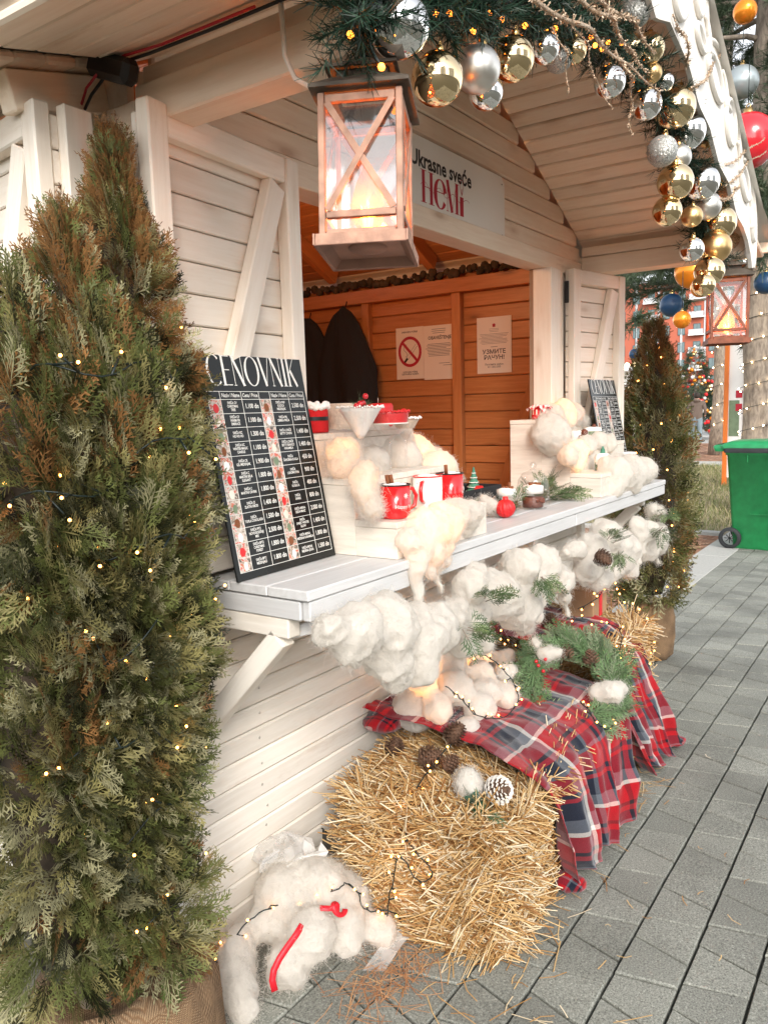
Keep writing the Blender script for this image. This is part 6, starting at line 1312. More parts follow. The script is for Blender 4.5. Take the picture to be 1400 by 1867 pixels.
def d3(t, w, h):
    m = MB(); put_text(m, 'УЗМИТЕ\nРАЧУН!', w / 2, h * 0.33, 0.002, 0.032, bold=0.02, sx=1.05); put_text(m, 'Позовите telefon:\n011 202 5555', w / 2, h * 0.135, 0.002, 0.014, bold=0.01)
    lines(m, w, h, 0.70, 0.53, 8, th=0.0014); lines(m, w, h, 0.47, 0.47, 1, 0.4, 0.6); lines(m, w, h, 0.79, 0.74, 3, 0.35, 0.65, 0.0012); m.build('lettering', 'ink', t)['kind'] = 'stuff'
    m = MB(); m.prism([(w / 2 - 0.008, h * 0.82), (w / 2 + 0.008, h * 0.82), (w / 2 + 0.009, h * 0.87), (w / 2, h * 0.885), (w / 2 - 0.009, h * 0.87)], 0.0016, 0.0022); m.build('crest', 'ink_red', t)
notice('no smoking notice with red ban symbol on the inner wall', 1.078, 0.893, 1.622, 1.912, d1); notice('notice headed in bold black letters beside the wall stud', 0.892, 0.696, 1.612, 1.91, d2); notice('framed receipt notice with two bold lines near the hatch', 0.555, 0.352, 1.630, 1.925, d3)
def coat(label, yc, ztop, w, zb, seed):
    t = thing('coat', label, 'coat', (2.60, yc, zb), group='dark coats hanging inside the stall'); ny, nz = 30, 34; V = []
    for k in range(nz):
        u = k / (nz - 1); z = ztop + (zb - ztop) * u; hw = w * (0.10 + 0.90 * min(1, u * 2.6) ** 0.55) / 2 * (1 + 0.10 * u)
        for j in range(ny):
            a = 6.2832 * j / ny; d = 0.055 * (0.4 + min(1, u * 3) * 0.6) * (1 + 0.5 * math.sin(a * 5 + seed + u * 2) * min(1, u * 1.5) + 0.2 * math.sin(a * 9 + u * 7))
            V.append((2.56 - d * math.cos(a) , yc + hw * math.sin(a) * (1 + 0.05 * math.sin(a * 5 + k * 0.3)), z + 0.01 * math.sin(a * 2 + seed)))
    F = [(k * ny + j, k * ny + (j + 1) % ny, (k + 1) * ny + (j + 1) % ny, (k + 1) * ny + j) for k in range(nz - 1) for j in range(ny)]
    MB().add(V, F, True).build('cloth', 'black_fabric', t, world=True)
    MB().add([V[i] for i in range(ny)], [tuple(range(ny))]).build('collar', 'black_fabric', t, world=True)
    MB().tube([(2.60, yc, ztop + 0.045), (2.585, yc, ztop + 0.012), (2.57, yc, ztop - 0.01)], 0.004, 6).build('hanger_loop', 'black_plastic', t, world=True)
coat('dark coat hanging on the inner wall, left of two', 1.66, 2.005, 0.44, 1.15, 1); coat('dark coat hanging on the inner wall, nearer the notices', 1.385, 2.045, 0.42, 1.12, 3)

# ---- candles and goods on the counter
def at(name, label, cat, loc, rz=0, group=None): return thing(name, label, cat, loc, rz, group)
S1, S2, S3, CT = 1.1645, 1.2725, 1.3915, 1.0660
def mug(label, loc, rz, body, rim, r=0.041, h=0.088, handle=None, print_=None, choc=True):
    t = at('mug_candle', label, 'mug candle', loc, rz, 'enamel mug candles on the near steps')
    MB().lathe([(0.001, 0), (r * 0.92, 0), (r * 0.97, 0.004), (r, 0.02), (r, h), (r * 0.965, h), (r * 0.95, h - 0.012), (0.001, h - 0.012)], 32).build('cup', body, t)
    MB().tube([(r * math.cos(u), r * math.sin(u), h) for u in np.linspace(0, 6.2832, 33)[:-1]], 0.0022, 6, closed=True).build('rim', rim, t)
    MB().tube([(r * 0.97, 0, h * 0.86), (r * 1.35, 0, h * 0.84), (r * 1.62, 0, h * 0.62), (r * 1.5, 0, h * 0.32), (r * 0.97, 0, h * 0.20)], 0.0055, 8).build('handle', handle or body, t)
    w = MB(); q = random.Random(int(loc[0] * 100))
    for k in range(16): a = q.uniform(0, 6.28); rr = q.uniform(0, r * 0.72); w.ball((rr * math.cos(a), rr * math.sin(a), h - 0.006 + (r - rr) * 0.12), 0.011, 10, 0.7)
    w.build('cream_topping', 'white_wax', t)
    MB().tube([(0.004, 0.006, h - 0.002), (0.005, 0.006, h + 0.022)], 0.0009, 5).build('wick', 'paper', t)
    if choc:
        for sx_ in (-0.006, 0.006): MB().tube([(sx_ - 0.008, 0.010, h), (sx_ - 0.012, 0.012, h + 0.026)], 0.0055, 8).build('cinnamon_stick', 'cinnamon', t)
    if print_:
        m = MB(); ln = print_
        def wrap(mb, V, F, zc): mb.add([((r + 0.0006) * math.cos(-1.05 - v[0] / r * -1), (r + 0.0006) * math.sin(-1.05 + v[0] / r), zc + v[1]) for v in V], F)
        V, F = text_geo(ln, 0.014); wrap(m, V, F, h * 0.36)
        for dx, s_ in ((-0.012, 0.0075), (0.010, 0.006)):
            for k in range(4):
                a = k * math.pi / 4; mm = MB(); stroke(mm, [(dx - s_ * math.cos(a), -s_ * math.sin(a)), (dx, 0), (dx + s_ * math.cos(a), s_ * math.sin(a))], 0.0016); wrap(m, mm.v, mm.f, h * 0.68)
        m.build('print', 'white_enamel', t)
    return t
mug('red enamel mug candle with white snowflakes at the front', (0.510, -0.325, S1), R(-25), 'red_enamel', 'black_plastic', print_='Happy Holidays')
mug('white speckled enamel mug candle with red handle', (0.725, -0.295, S1), R(-165), 'white_enamel', 'red_enamel', handle='red_enamel', choc=False, r=0.043, h=0.092)
mug('red enamel mug candle behind the white speckled one', (0.872, -0.285, S1), R(30), 'red_enamel', 'black_plastic', print_='Happy Holidays')
t = [o for o in bpy.data.objects if o.get('label', '').startswith('white speckled')][0]; sp = MB(); q = random.Random(3)
for k in range(36):
    a = q.uniform(0, 6.28); z = q.uniform(0.01, 0.085); sp.ball((0.0432 * math.cos(a), 0.0432 * math.sin(a), z), q.uniform(0.0005, 0.0012), 6)
sp.build('speckles', 'ink', t)['kind'] = 'stuff'
def stem_glass(label, loc, r, hb, hs, kind, fill, fillmat, topmat, rim=True):
    t = at('glass_candle', label, 'glass candle', loc, 0, 'candles in stemmed glasses')
    if kind == 'martini': prof = [(0.030, 0), (0.030, 0.002), (0.006, 0.006), (0.0035, 0.012), (0.0035, hs - 0.01), (0.007, hs), (r, hs + hb)]
    else: prof = [(0.030, 0), (0.030, 0.002), (0.006, 0.006), (0.0035, 0.012), (0.0035, hs - 0.01), (0.010, hs), (r * 0.7, hs + hb * 0.28), (r * 0.95, hs + hb * 0.6), (r, hs + hb)]
    MB().lathe(prof, 32).build('glass', 'clear_glass', t)
    body = [(p[0] * 0.965, p[1]) for p in prof if p[1] >= hs]; z0, z1 = hs + hb * fill[0], hs + hb * fill[1]
    ip = lambda z: float(np.interp(z, [b[1] for b in body], [b[0] for b in body])); zz = np.linspace(z0, z1, 8)
    MB().lathe([(0.0005, z0)] + [(ip(z), z) for z in zz] + [(0.0005, z1)], 28).build('wax', fillmat, t)
    if rim: 
        rm = MB(); q = random.Random(int(r * 1e4))
        for k in range(60): a = k * 6.2832 / 60; rm.ball(((r + q.uniform(-0.001, 0.001)) * math.cos(a), r * math.sin(a), hs + hb + q.uniform(-0.003, 0.002)), q.uniform(0.0022, 0.0036), 6)
        rm.build('sugar_rim', topmat, t)['kind'] = 'stuff'
    return t
g1 = stem_glass('martini glass candle with white wax and sugared rim', (0.535, -0.20, S2), 0.064, 0.088, 0.100, 'martini', (0.02, 0.97), 'white_wax', 'white_wax')
g2 = stem_glass('coupe glass candle with layered red wax and red rim', (0.672, -0.205, S2), 0.056, 0.075, 0.098, 'coupe', (0.55, 0.93), 'red_wax', 'red_wax')
g3 = stem_glass('small martini glass candle half behind the red coupe', (0.80, -0.175, S2), 0.047, 0.065, 0.088, 'martini', (0.5, 0.9), 'cream_knit', 'white_wax')
MB().lathe([(0.0005, 0.147), (0.052, 0.137), (0.0545, 0.1405), (0.0005, 0.1405)], 24).build('white_layer', 'white_wax', g2)
bk = at('berry_pick', 'red berries with needles standing on the white martini candle', 'berry pick', (0.55, -0.19, S2 + 0.185)); bm_ = MB()
for p in ((0.0, 0, 0.012), (0.02, 0.005, 0.014), (0.012, -0.01, 0.032), (0.03, 0.01, 0.008), (-0.012, 0.004, 0.006)): bm_.ball(p, 0.0085, 12)
bm_.build('berries', 'berry', bk)['kind'] = 'stuff'
V, F = needles([(0.53, -0.19, S2 + 0.19), (0.55, -0.19, S2 + 0.195), (0.60, -0.185, S2 + 0.19)], 240, 0.03, (0.012, 0.022), 0.0006, 5); mobj('needles', npmesh('needles', V, F), 'pine_needle', bk, True)['kind'] = 'stuff'
t = at('knit_candle', 'red knitted candle with white fur cuff and black belt', 'candle', (0.530, -0.04, S3), 0, 'candles on the top near step')
MB().lathe([(0.0005, 0), (0.038, 0), (0.040, 0.006), (0.040, 0.068), (0.036, 0.074)], 40, flute=lambda a, z: 1 + 0.018 * math.cos(a * 20)).build('knit_cover', 'red_knit', t)
cf = MB(); q = random.Random(8)
for k in range(46): a = k * 6.2832 / 46; cf.ball((0.039 * math.cos(a), 0.039 * math.sin(a), 0.076 + q.uniform(-0.006, 0.006)), q.uniform(0.008, 0.011), 8)
cf.build('fur_cuff', 'white_wax', t); MB().lathe([(0.0415, 0.034), (0.0415, 0.045)], 40).build('belt', 'black_plastic', t)
MB().tube([(0.043 * math.cos(u), 0.043 * math.sin(u), 0.0395 + s_) for u, s_ in ((-0.55, 0.007), (-0.30, 0.007), (-0.30, -0.007), (-0.55, -0.007))], 0.0012, 5, closed=True).build('buckle', 'gold_trim', t)
t = at('knit_candle', 'wide cream knitted candle behind the white martini glass', 'candle', (0.69, -0.02, S3), 0, 'candles on the top near step')
MB().lathe([(0.0005, 0), (0.066, 0), (0.068, 0.006), (0.068, 0.078), (0.064, 0.082), (0.0005, 0.080)], 44, flute=lambda a, z: 1 + 0.012 * math.cos(a * 30)).build('knit_cover', 'cream_knit', t)
t = at('pillar_candle', 'low round red candle behind the coupe glass', 'candle', (0.865, -0.03, S3), 0, 'candles on the top near step')
MB().lathe([(0.0005, 0), (0.046, 0), (0.048, 0.01), (0.048, 0.072), (0.044, 0.08), (0.0005, 0.081)], 32).build('wax', 'red_wax', t); MB().tube([(0, 0, 0.08), (0.001, 0, 0.098)], 0.001, 5).build('wick', 'paper', t)
t = at('cookie_disc', 'thin reddish cookie disc standing in the small martini glass', 'cookie', (0.80, -0.17, S2 + 0.165)); MB().lathe([(0.0005, -0.002), (0.016, -0.002), (0.016, 0.002), (0.0005, 0.002)], 20, mat=Matrix.Rotation(R(80), 4, 'Y')).build('disc', 'red_wax', t)
# dark box with little figures
t = at('black_box', 'open matte black box in the middle of the counter', 'box', (1.40, -0.04, CT)); 
for (c, d) in (((0, 0, 0.003), (0.30, 0.17, 0.006)), ((0, -0.083, 0.046), (0.30, 0.004, 0.08)), ((0, 0.083, 0.046), (0.30, 0.004, 0.08)), ((-0.148, 0, 0.046), (0.004, 0.162, 0.08)), ((0.148, 0, 0.046), (0.004, 0.162, 0.08))): MB().box(c, d, 0.001).build('panel', 'price_black' if False else 'black_fabric', t)
t = at('tree_candle', 'small green tree candle with white icing in the black box', 'candle', (1.52, -0.02, CT + 0.007)); m = MB(); m2 = MB()
for k in range(5): z = 0.05 + k * 0.018; r = 0.030 * (1 - k * 0.19); m.lathe([(r, z), (r * 0.35, z + 0.024)], 14, flute=lambda a, z: 1 + 0.08 * math.cos(a * 7)); m2.tube([(r * math.cos(u), r * math.sin(u), z + 0.001 * math.sin(u * 7)) for u in np.linspace(0, 6.2832, 17)[:-1]], 0.0018, 5, closed=True)
m.lathe([(0.012, 0.0), (0.012, 0.05)], 12); m.build('wax', 'green_wax', t); m2.build('icing', 'white_wax', t)
t = at('angel_candle', 'small white angel figure candle beside the green tree', 'candle', (1.44, 0.0, CT + 0.007)); MB().lathe([(0.0005, 0), (0.024, 0), (0.022, 0.03), (0.012, 0.07), (0.008, 0.08), (0.0005, 0.082)], 16).build('robe', 'white_wax', t); MB().ball((0, 0, 0.095), 0.012, 14).build('head', 'white_wax', t)
for s in (-1, 1): MB().ball((s * 0.02, 0.008, 0.065), 0.016, 12, 1.3).build('wing', 'white_wax', t)
t = at('red_candle', 'tiny red flower candle in the black box', 'candle', (1.50, -0.055, CT + 0.007)); MB().lathe([(0.0005, 0), (0.02, 0), (0.022, 0.03), (0.024, 0.055), (0.012, 0.075), (0.0005, 0.07)], 14, flute=lambda a, z: 1 + 0.12 * math.cos(a * 6)).build('wax', 'red_wax', t)
# ribbed ball candle and glass mugs
t = at('ball_candle', 'round red candle with spiral ribs at the counter edge', 'candle', (1.255, -0.285, CT)); m = MB(); k = 22
m.lathe([(max(0.0008, 0.033 * math.sin(math.pi * i / k)), 0.033 - 0.0325 * math.cos(math.pi * i / k)) for i in range(k + 1)], 72, flute=lambda a, z: 1 + 0.05 * math.cos(a * 14 + z * 60)); m.build('wax', 'red_wax', t); MB().lathe([(0.010, 0.062), (0.010, 0.074), (0.0005, 0.075)], 14).build('neck', 'red_wax', t)
def glass_mug(label, loc, rz, r, h, dome):
    t = at('glass_mug_candle', label, 'glass mug candle', loc, rz, 'glass mug candles on the counter')
    MB().lathe([(0.0005, 0.003), (r * 0.9, 0.003), (r, 0.012), (r, h)], 28).build('glass', 'clear_glass', t); MB().tube([(r, 0, h * 0.82), (r * 1.55, 0, h * 0.75), (r * 1.6, 0, h * 0.4), (r, 0, h * 0.22)], 0.0042, 8).build('handle', 'clear_glass', t)
    MB().lathe([(0.0005, 0.006), (r * 0.93, 0.006), (r * 0.95, h * (0.5 if dome else 0.2)), (0.0005, h * (0.5 if dome else 0.2))], 24).build('dark_layer', 'brown_wax', t)
    MB().lathe([(0.0005, h * 0.66), (r * 0.95, h * 0.66), (r * 0.96, h * 0.96), (r * 0.5, h * 1.04), (0.0005, h * 1.05)], 24, flute=lambda a, z: 1 + 0.02 * math.cos(a * 9)).build('cream_layer', 'white_wax', t)
    c = MB(); q = random.Random(int(loc[0] * 977))
    for k in range(9): a = q.uniform(0, 6.28); rr = q.uniform(0, r * 0.6); c.box((rr * math.cos(a), rr * math.sin(a), h * 1.06), (0.012, 0.009, 0.010), 0.001)
    c.build('chocolate_bits', 'cinnamon', t)['kind'] = 'stuff'
    if not dome: MB().tube([(0.01, 0.0, h), (0.014, 0.004, h + 0.024)], 0.0055, 8).build('cinnamon_stick', 'cinnamon', t)
    bn = MB()
    for k in range(5): a = -1.6 + k * 0.3; bn.ball((r * 0.98 * math.cos(a), r * 0.98 * math.sin(a), h * 0.35 + 0.01 * math.sin(k * 3)), 0.006, 8)
    bn.build('star_anise', 'brown_wax', t)['kind'] = 'stuff'
    if dome:
        MB().lathe([(0.0005, 0), (r * 1.25, 0), (r * 1.3, 0.003), (0.0005, 0.004)], 28).build('saucer', 'clear_glass', t)
    return t
glass_mug('glass mug candle with cream and cinnamon by the ribbed red ball', (1.43, -0.205, CT), R(-40), 0.038, 0.082, False)
gm = glass_mug('glass mug candle with dark layer under a glass dome', (1.53, -0.265, CT), R(-40), 0.041, 0.088, True)
t = at('glass_dome', 'clear glass cloche with knob covering a mug candle', 'glass dome', (1.60, -0.235, CT)); MB().lathe([(0.062, 0.0), (0.063, 0.06), (0.058, 0.10), (0.040, 0.128), (0.012, 0.138), (0.010, 0.143)], 36).build('bell', 'clear_glass', t); MB().ball((0, 0, 0.156), 0.014, 16).build('knob', 'clear_glass', t)
sprig('evergreen_sprig', 'evergreen sprig lying behind the ribbed red ball candle', (1.31, -0.215, CT + 0.02), 22, (0.05, 0.09), (0.025, 0.03, 0.008), 41, group='evergreen sprigs on the counter'); sprig('evergreen_sprig', 'bushy evergreen sprig beside the glass dome on the counter', (1.80, -0.22, CT + 0.02), 40, (0.07, 0.12), (0.06, 0.035, 0.015), 42, group='evergreen sprigs on the counter', up=0.5)
wool('wool_tuft', 'little wool tuft beside the black box on the counter', [(1.235, -0.235, CT + 0.035, 0.028), (1.215, -0.22, CT + 0.06, 0.02)], 98, 400)
pine_cone('small brown pine cone in the sprig by the ribbed red ball', (1.335, -0.25, CT + 0.02), (R(70), 0, 0), 0.5, group='pine cones on the counter')
# goods on the far steps
t = at('jar_candle', 'dark red jar with gingham cloth lid on the far top step', 'jar candle', (2.07, -0.06, S3), 0, 'jars on the far steps'); MB().lathe([(0.0005, 0), (0.034, 0), (0.037, 0.008), (0.037, 0.05), (0.032, 0.058)], 24).build('jar', 'red_enamel', t)
cl = MB(); n = 24; P_ = []
for i in range(n + 1):
    for j in range(n + 1):
        x, y = (i / n - 0.5) * 0.125, (j / n - 0.5) * 0.125; r = math.hypot(x, y); P_.append((x * (1 if r < 0.036 else 0.036 / r * 1.0 + (r - 0.036) * 6.5), y * (1 if r < 0.036 else 0.036 / r + (r - 0.036) * 6.5), 0.064 - max(0, r - 0.034) * (0.55 + 0.25 * math.sin(math.atan2(y, x) * 7))))
cl.add(P_, [(i * (n + 1) + j, i * (n + 1) + j + 1, (i + 1) * (n + 1) + j + 1, (i + 1) * (n + 1) + j) for i in range(n) for j in range(n)], True).build('cloth_lid', 'gingham', t); MB().lathe([(0.0375, 0.02), (0.0375, 0.042)], 12).build('label', 'paper', t)
t = at('jar_candle', 'glass jar of bright red wax on the far top step', 'jar candle', (2.36, -0.02, S3), 0, 'jars on the far steps'); MB().lathe([(0.0005, 0), (0.040, 0), (0.042, 0.006), (0.042, 0.09)], 24).build('glass', 'clear_glass', t); MB().lathe([(0.0005, 0.004), (0.039, 0.004), (0.039, 0.078), (0.0005, 0.078)], 24).build('wax', 'red_wax', t)
t = at('cup_candle', 'white cup candle with brown gingerbread man on the far steps', 'cup candle', (2.19, -0.19, S2), 0, 'cups on the far steps'); MB().lathe([(0.0005, 0), (0.036, 0), (0.042, 0.01), (0.044, 0.06), (0.040, 0.064), (0.0005, 0.062)], 24).build('cup', 'white_enamel', t)
gm_ = MB()
for c, r in (((-0.0, -0.047, 0.055), 0.016), ((0, -0.047, 0.028), 0.019), ((-0.019, -0.045, 0.036), 0.009), ((0.019, -0.045, 0.036), 0.009), ((-0.011, -0.046, 0.010), 0.010), ((0.011, -0.046, 0.010), 0.010)): gm_.ball(c, r, 12, 1.0)
gm_.build('gingerbread_man', 'brown_wax', t).rotation_euler = (0, 0, R(-35)); MB().ball((0.0, -0.062, 0.034), 0.006, 8).build('bow', 'red_wax', t).rotation_euler = (0, 0, R(-35))
t = at('tin_candle', 'round candle tin with green and orange printed label', 'tin candle', (2.36, -0.195, S2), 0, 'cups on the far steps'); MB().lathe([(0.0005, 0), (0.044, 0), (0.044, 0.055), (0.0005, 0.055)], 28).build('tin', 'green_label', t); MB().lathe([(0.0446, 0.018), (0.0446, 0.038)], 28).build('label_band', 'orange_label', t); MB().lathe([(0.043, 0.055), (0.038, 0.068), (0.02, 0.074), (0.0005, 0.075)], 20, flute=lambda a, z: 1 + 0.03 * math.cos(a * 8)).build('cream_topping', 'white_wax', t)
m = MB(); V, F = text_geo('HONEY', 0.02); m.add([((0.0452) * math.cos(-2.3 + v[0] / 0.045), 0.0452 * math.sin(-2.3 + v[0] / 0.045), 0.028 + v[1]) for v in V], F).build('lettering', 'paper', t)['kind'] = 'stuff'
MB().ball((-0.01, -0.01, 0.078), 0.010, 10).build('chocolate_ball', 'brown_wax', t)
t = at('jar_candle', 'small jar candle topped with snow and a green tree', 'jar candle', (2.155, -0.315, S1 - 0.02), 0, 'jars on the far steps'); MB().lathe([(0.0005, 0), (0.034, 0), (0.034, 0.07)], 24).build('glass', 'green_label', t); MB().lathe([(0.0345, 0.045), (0.036, 0.075), (0.026, 0.09), (0.0005, 0.095)], 20, flute=lambda a, z: 1 + 0.04 * math.cos(a * 7)).build('snow_topping', 'white_wax', t); MB().lathe([(0.013, 0.09), (0.009, 0.105), (0.010, 0.106), (0.0005, 0.125)], 10).build('tree', 'green_wax', t)
t = at('tin_candle', 'flat candle tin with white cream between jar and card', 'tin candle', (2.32, -0.315, S1), 0, 'cups on the far steps'); MB().lathe([(0.0005, 0), (0.04, 0), (0.04, 0.03), (0.0005, 0.03)], 24).build('tin', 'green_label', t); MB().lathe([(0.038, 0.03), (0.03, 0.045), (0.0005, 0.05)], 18, flute=lambda a, z: 1 + 0.05 * math.cos(a * 6)).build('cream_topping', 'white_wax', t)
t = at('small_box', 'small white box printed with dark fir trees on the far steps', 'box', (2.46, -0.32, S1), R(-30), None); MB().box((0, 0, 0.03), (0.07, 0.05, 0.06), 0.002).build('carton', 'white_paint', t); m = MB()
for k in range(6): x = -0.028 + k * 0.011; hh = 0.012 + 0.008 * ((k * 5) % 3) / 2; m.add([(x - 0.005, -0.0256, 0.004), (x + 0.005, -0.0256, 0.004), (x, -0.0256, 0.004 + hh)], [(0, 1, 2)])
m.build('printed_trees', 'ink', t); m = MB(); put_text(m, 'Winter', 0, 0, 0, 0.016); MB().add([(v[0], -0.0258, 0.042 + v[1]) for v in m.v], m.f).build('lettering', 'ink', t)['kind'] = 'stuff'

# ================================================================== BACKGROUND
# ---- wheeled bin: its side faces the stall, its wheels and lid hinge are at the back (towards +Y)
bn = thing('wheeled_bin', 'green plastic wheeled bin with dark lid rim on the paving', 'bin', (7.05, 0.09, 0.0))
def loft(rings):
    n = len(rings[0]); vs = [p for r in rings for p in r]
    return vs, [(i * n + k, i * n + (k + 1) % n, (i + 1) * n + (k + 1) % n, (i + 1) * n + k) for i in range(len(rings) - 1) for k in range(n)]
def rrect(x0, x1, y0, y1, z, r=0.03, m=4):
    o = []
    for cx, cy, a0 in ((x1 - r, y1 - r, 0), (x0 + r, y1 - r, 90), (x0 + r, y0 + r, 180), (x1 - r, y0 + r, 270)):
        for k in range(m + 1): a = R(a0 + 90 * k / m); o.append((cx + r * math.cos(a), cy + r * math.sin(a), z))
    return o
vs, fs = loft([rrect(0.03, 0.55, -0.56, 0.0, 0.0), rrect(0.02, 0.56, -0.58, 0.0, 0.03), rrect(0.0, 0.58, -0.66, 0.07, 0.92), rrect(-0.012, 0.592, -0.68, 0.085, 0.925), rrect(-0.012, 0.592, -0.68, 0.085, 0.955)])
MB().add(vs, fs, True).build('body', 'bin_green', bn)
MB().add(*loft([rrect(-0.022, 0.602, -0.69, 0.095, 0.945), rrect(-0.026, 0.606, -0.695, 0.10, 0.985), rrect(-0.02, 0.60, -0.69, 0.095, 0.99)]), True).build('rim', 'rubber', bn)
vs, fs = loft([rrect(-0.02, 0.60, -0.70, 0.11, 0.985), rrect(-0.02, 0.60, -0.70, 0.13, 1.015), rrect(0.03, 0.55, -0.63, 0.06, 1.05), rrect(0.12, 0.46, -0.5, -0.1, 1.06), rrect(0.28, 0.30, -0.31, -0.29, 1.062)])
MB().add(vs, fs, True).build('lid', 'bin_lid', bn)
MB().add(*loft([rrect(0.02, 0.56, 0.09, 0.185, 0.955, 0.02), rrect(0.0, 0.58, 0.10, 0.20, 1.005, 0.02), rrect(0.03, 0.55, 0.11, 0.18, 1.02, 0.02)]), True).build('hinge_handle', 'bin_lid', bn)
for yy in (-0.12, -0.32, -0.5): MB().box((-0.004, yy, 0.885), (0.016, 0.012, 0.07), 0.003).build('rib', 'bin_green', bn)
MB().box((-0.006, -0.27, 0.35), (0.006, 0.22, 0.004)).build('seam', 'bin_green', bn)
for x in (0.0, 0.55):
    wl = MB(); rt_ = Matrix.Translation((x, 0.02, 0.105)) @ Matrix.Rotation(R(90), 4, 'Y')
    wh = wl.lathe([(0.072, -0.022), (0.098, -0.022), (0.105, -0.012), (0.105, 0.012), (0.098, 0.022), (0.072, 0.022)], 28, mat=rt_).build('wheel', 'rubber', bn)
    MB().lathe([(0.001, -0.012), (0.07, -0.008), (0.072, -0.016)], 24, mat=rt_).build('rim_disc', 'grey_plastic', wh, world=True)
    m = MB()
    for k in range(8):
        a = k * math.pi / 4; m.box((0, 0, 0), (0.010, 0.10, 0.006), 0.001, Matrix.Translation((x - 0.012, 0.02, 0.105)) @ Matrix.Rotation(a, 4, 'X') @ Matrix.Translation((0, 0.0, 0)))
    m.build('spokes', 'grey_plastic', wh)['kind'] = 'stuff'

# ---- pines behind, with large hanging ornaments
def pine(label, loc, r, h, zc, spread, nb, seed, nn, ln, wd):
    q = np.random.RandomState(seed); t = thing('pine_tree', label, 'tree', loc, group='pines behind the stall')
    tr = MB().tube([(0.04 * math.sin(k), 0.03 * math.cos(k * 1.3), h * k / 14) for k in range(15)], [r * (1.15 if k == 0 else 1 - 0.55 * k / 14) for k in range(15)], 18); P_ = np.array(tr.v); P_[:, :2] *= (1 + 0.06 * vnoise(P_ * 9, seed))[:, None]; tr.v = [tuple(p) for p in P_]
    tk = tr.build('trunk', 'bark', t); limb = MB(); Vs = []
    for b in range(nb):
        z = zc + (h - zc) * (b + q.rand()) / nb; a = q.uniform(0, 6.2832); L = spread * (1 - 0.55 * (z - zc) / (h - zc)) * q.uniform(0.55, 1.1); dr = q.uniform(-0.42, 0.08)
        pts = [np.array([0.1 * math.cos(a), 0.1 * math.sin(a), z])]
        for k in range(1, 7): u = k / 6; pts.append(np.array([math.cos(a + 0.25 * math.sin(b + u * 2)) * L * u, math.sin(a + 0.25 * math.sin(b + u * 2)) * L * u, z + L * (0.12 * u + dr * u * u)]))
        limb.tube([tuple(p) for p in pts], [0.035 * (1 - 0.85 * k / 6) + 0.004 for k in range(7)], 6)
        # twigs with needle tufts along the outer part of the bough
        for j in range(nn):
            u = q.uniform(0.3, 1.0); k = min(5, int(u * 6)); f = u * 6 - k; c = pts[k] * (1 - f) + pts[k + 1] * f
            d = unit((pts[6] - pts[0])[None])[0] + q.normal(0, 0.55, 3); d /= np.linalg.norm(d); tl = q.uniform(0.15, 0.42); m = 46; s = q.rand(m, 1) * tl; base = c + d * s
            nd = unit(d * 0.9 + q.normal(0, 0.6, (m, 3)) + np.array([0, 0, 0.05])); l = q.uniform(*ln, (m, 1)); w = unit(np.cross(nd, q.normal(0, 1, (m, 3)))) * wd
            Vs.append(np.stack([base - w, base + w, base + nd * l + w * 0.4, base + nd * l - w * 0.4], 1).reshape(-1, 3))
    limb.build('boughs', 'bark', t)['kind'] = 'stuff'
    V = np.concatenate(Vs); mobj('crown', npmesh('crown', V, np.arange(len(V)).reshape(-1, 4)), 'pine_needle', t)['kind'] = 'stuff'
    return t
pine('nearer pine with thick grey trunk wrapped in string lights', (9.9, 0.40, 0), 0.19, 8.0, 2.25, 2.5, 66, 3, 46, (0.09, 0.16), 0.004)
pine('farther pine with slimmer trunk behind the evergreen', (21.6, 3.30, 0), 0.20, 13.0, 3.6, 4.6, 50, 8, 34, (0.18, 0.30), 0.009)
string_lights('fairy_lights', 'white string lights spiralling up the nearer pine trunk', [(9.9 + 0.205 * math.cos(k * 0.5), 0.40 + 0.205 * math.sin(k * 0.5), 0.4 + k * 0.022) for k in range(150)], 0.16, 0.010, 'bulb_white', seed=31, jit=0.01, cr=0.004)
string_lights('fairy_lights', 'white string lights spiralling up the farther pine trunk', [(21.6 + 0.215 * math.cos(k * 0.5), 3.30 + 0.215 * math.sin(k * 0.5), 0.6 + k * 0.04) for k in range(120)], 0.3, 0.018, 'bulb_white', seed=32, jit=0.01, cr=0.006)
for (p, r, mat, lab) in (((7.85, 0.81, 2.33), 0.095, 'orange_bauble', 'orange bauble hanging above the far potted evergreen'), ((8.85, 1.19, 2.61), 0.139, 'blue_bauble', 'large blue bauble half hidden behind the orange one'), ((9.45, 1.81, 2.09), 0.076, 'blue_bauble', 'small blue bauble left of the far evergreen tip'),
        ((7.95, 0.28, 5.33), 0.116, 'orange_bauble', 'orange bauble high in the pine at the top right'), ((8.52, 0.40, 4.86), 0.172, 'grey_bauble', 'grey-green bauble high in the pine needles'), ((7.35, 0.11, 3.90), 0.262, 'red_bauble', 'big red bauble behind the white fretwork'),
        ((8.40, 0.85, 2.91), 0.192, 'orange_bauble', 'orange bauble just under the porch beam'), ((8.86, 0.16, 2.76), 0.124, 'blue_bauble', 'blue bauble at the right picture edge beside the pine trunk'), ((6.93, 0.41, 2.53), 0.094, 'orange_bauble', 'orange bauble behind the far lantern roof')):
    t = bauble(p, r, mat, lab, 'large ornaments hung in the pines', n=40); t.rotation_euler = (0.05, 0.05, 1.0)
    MB().tube([(0, 0, r * 1.3), (0, 0, r * 1.3 + 0.4)], 0.004, 5).build('cord', 'green_cable', t)

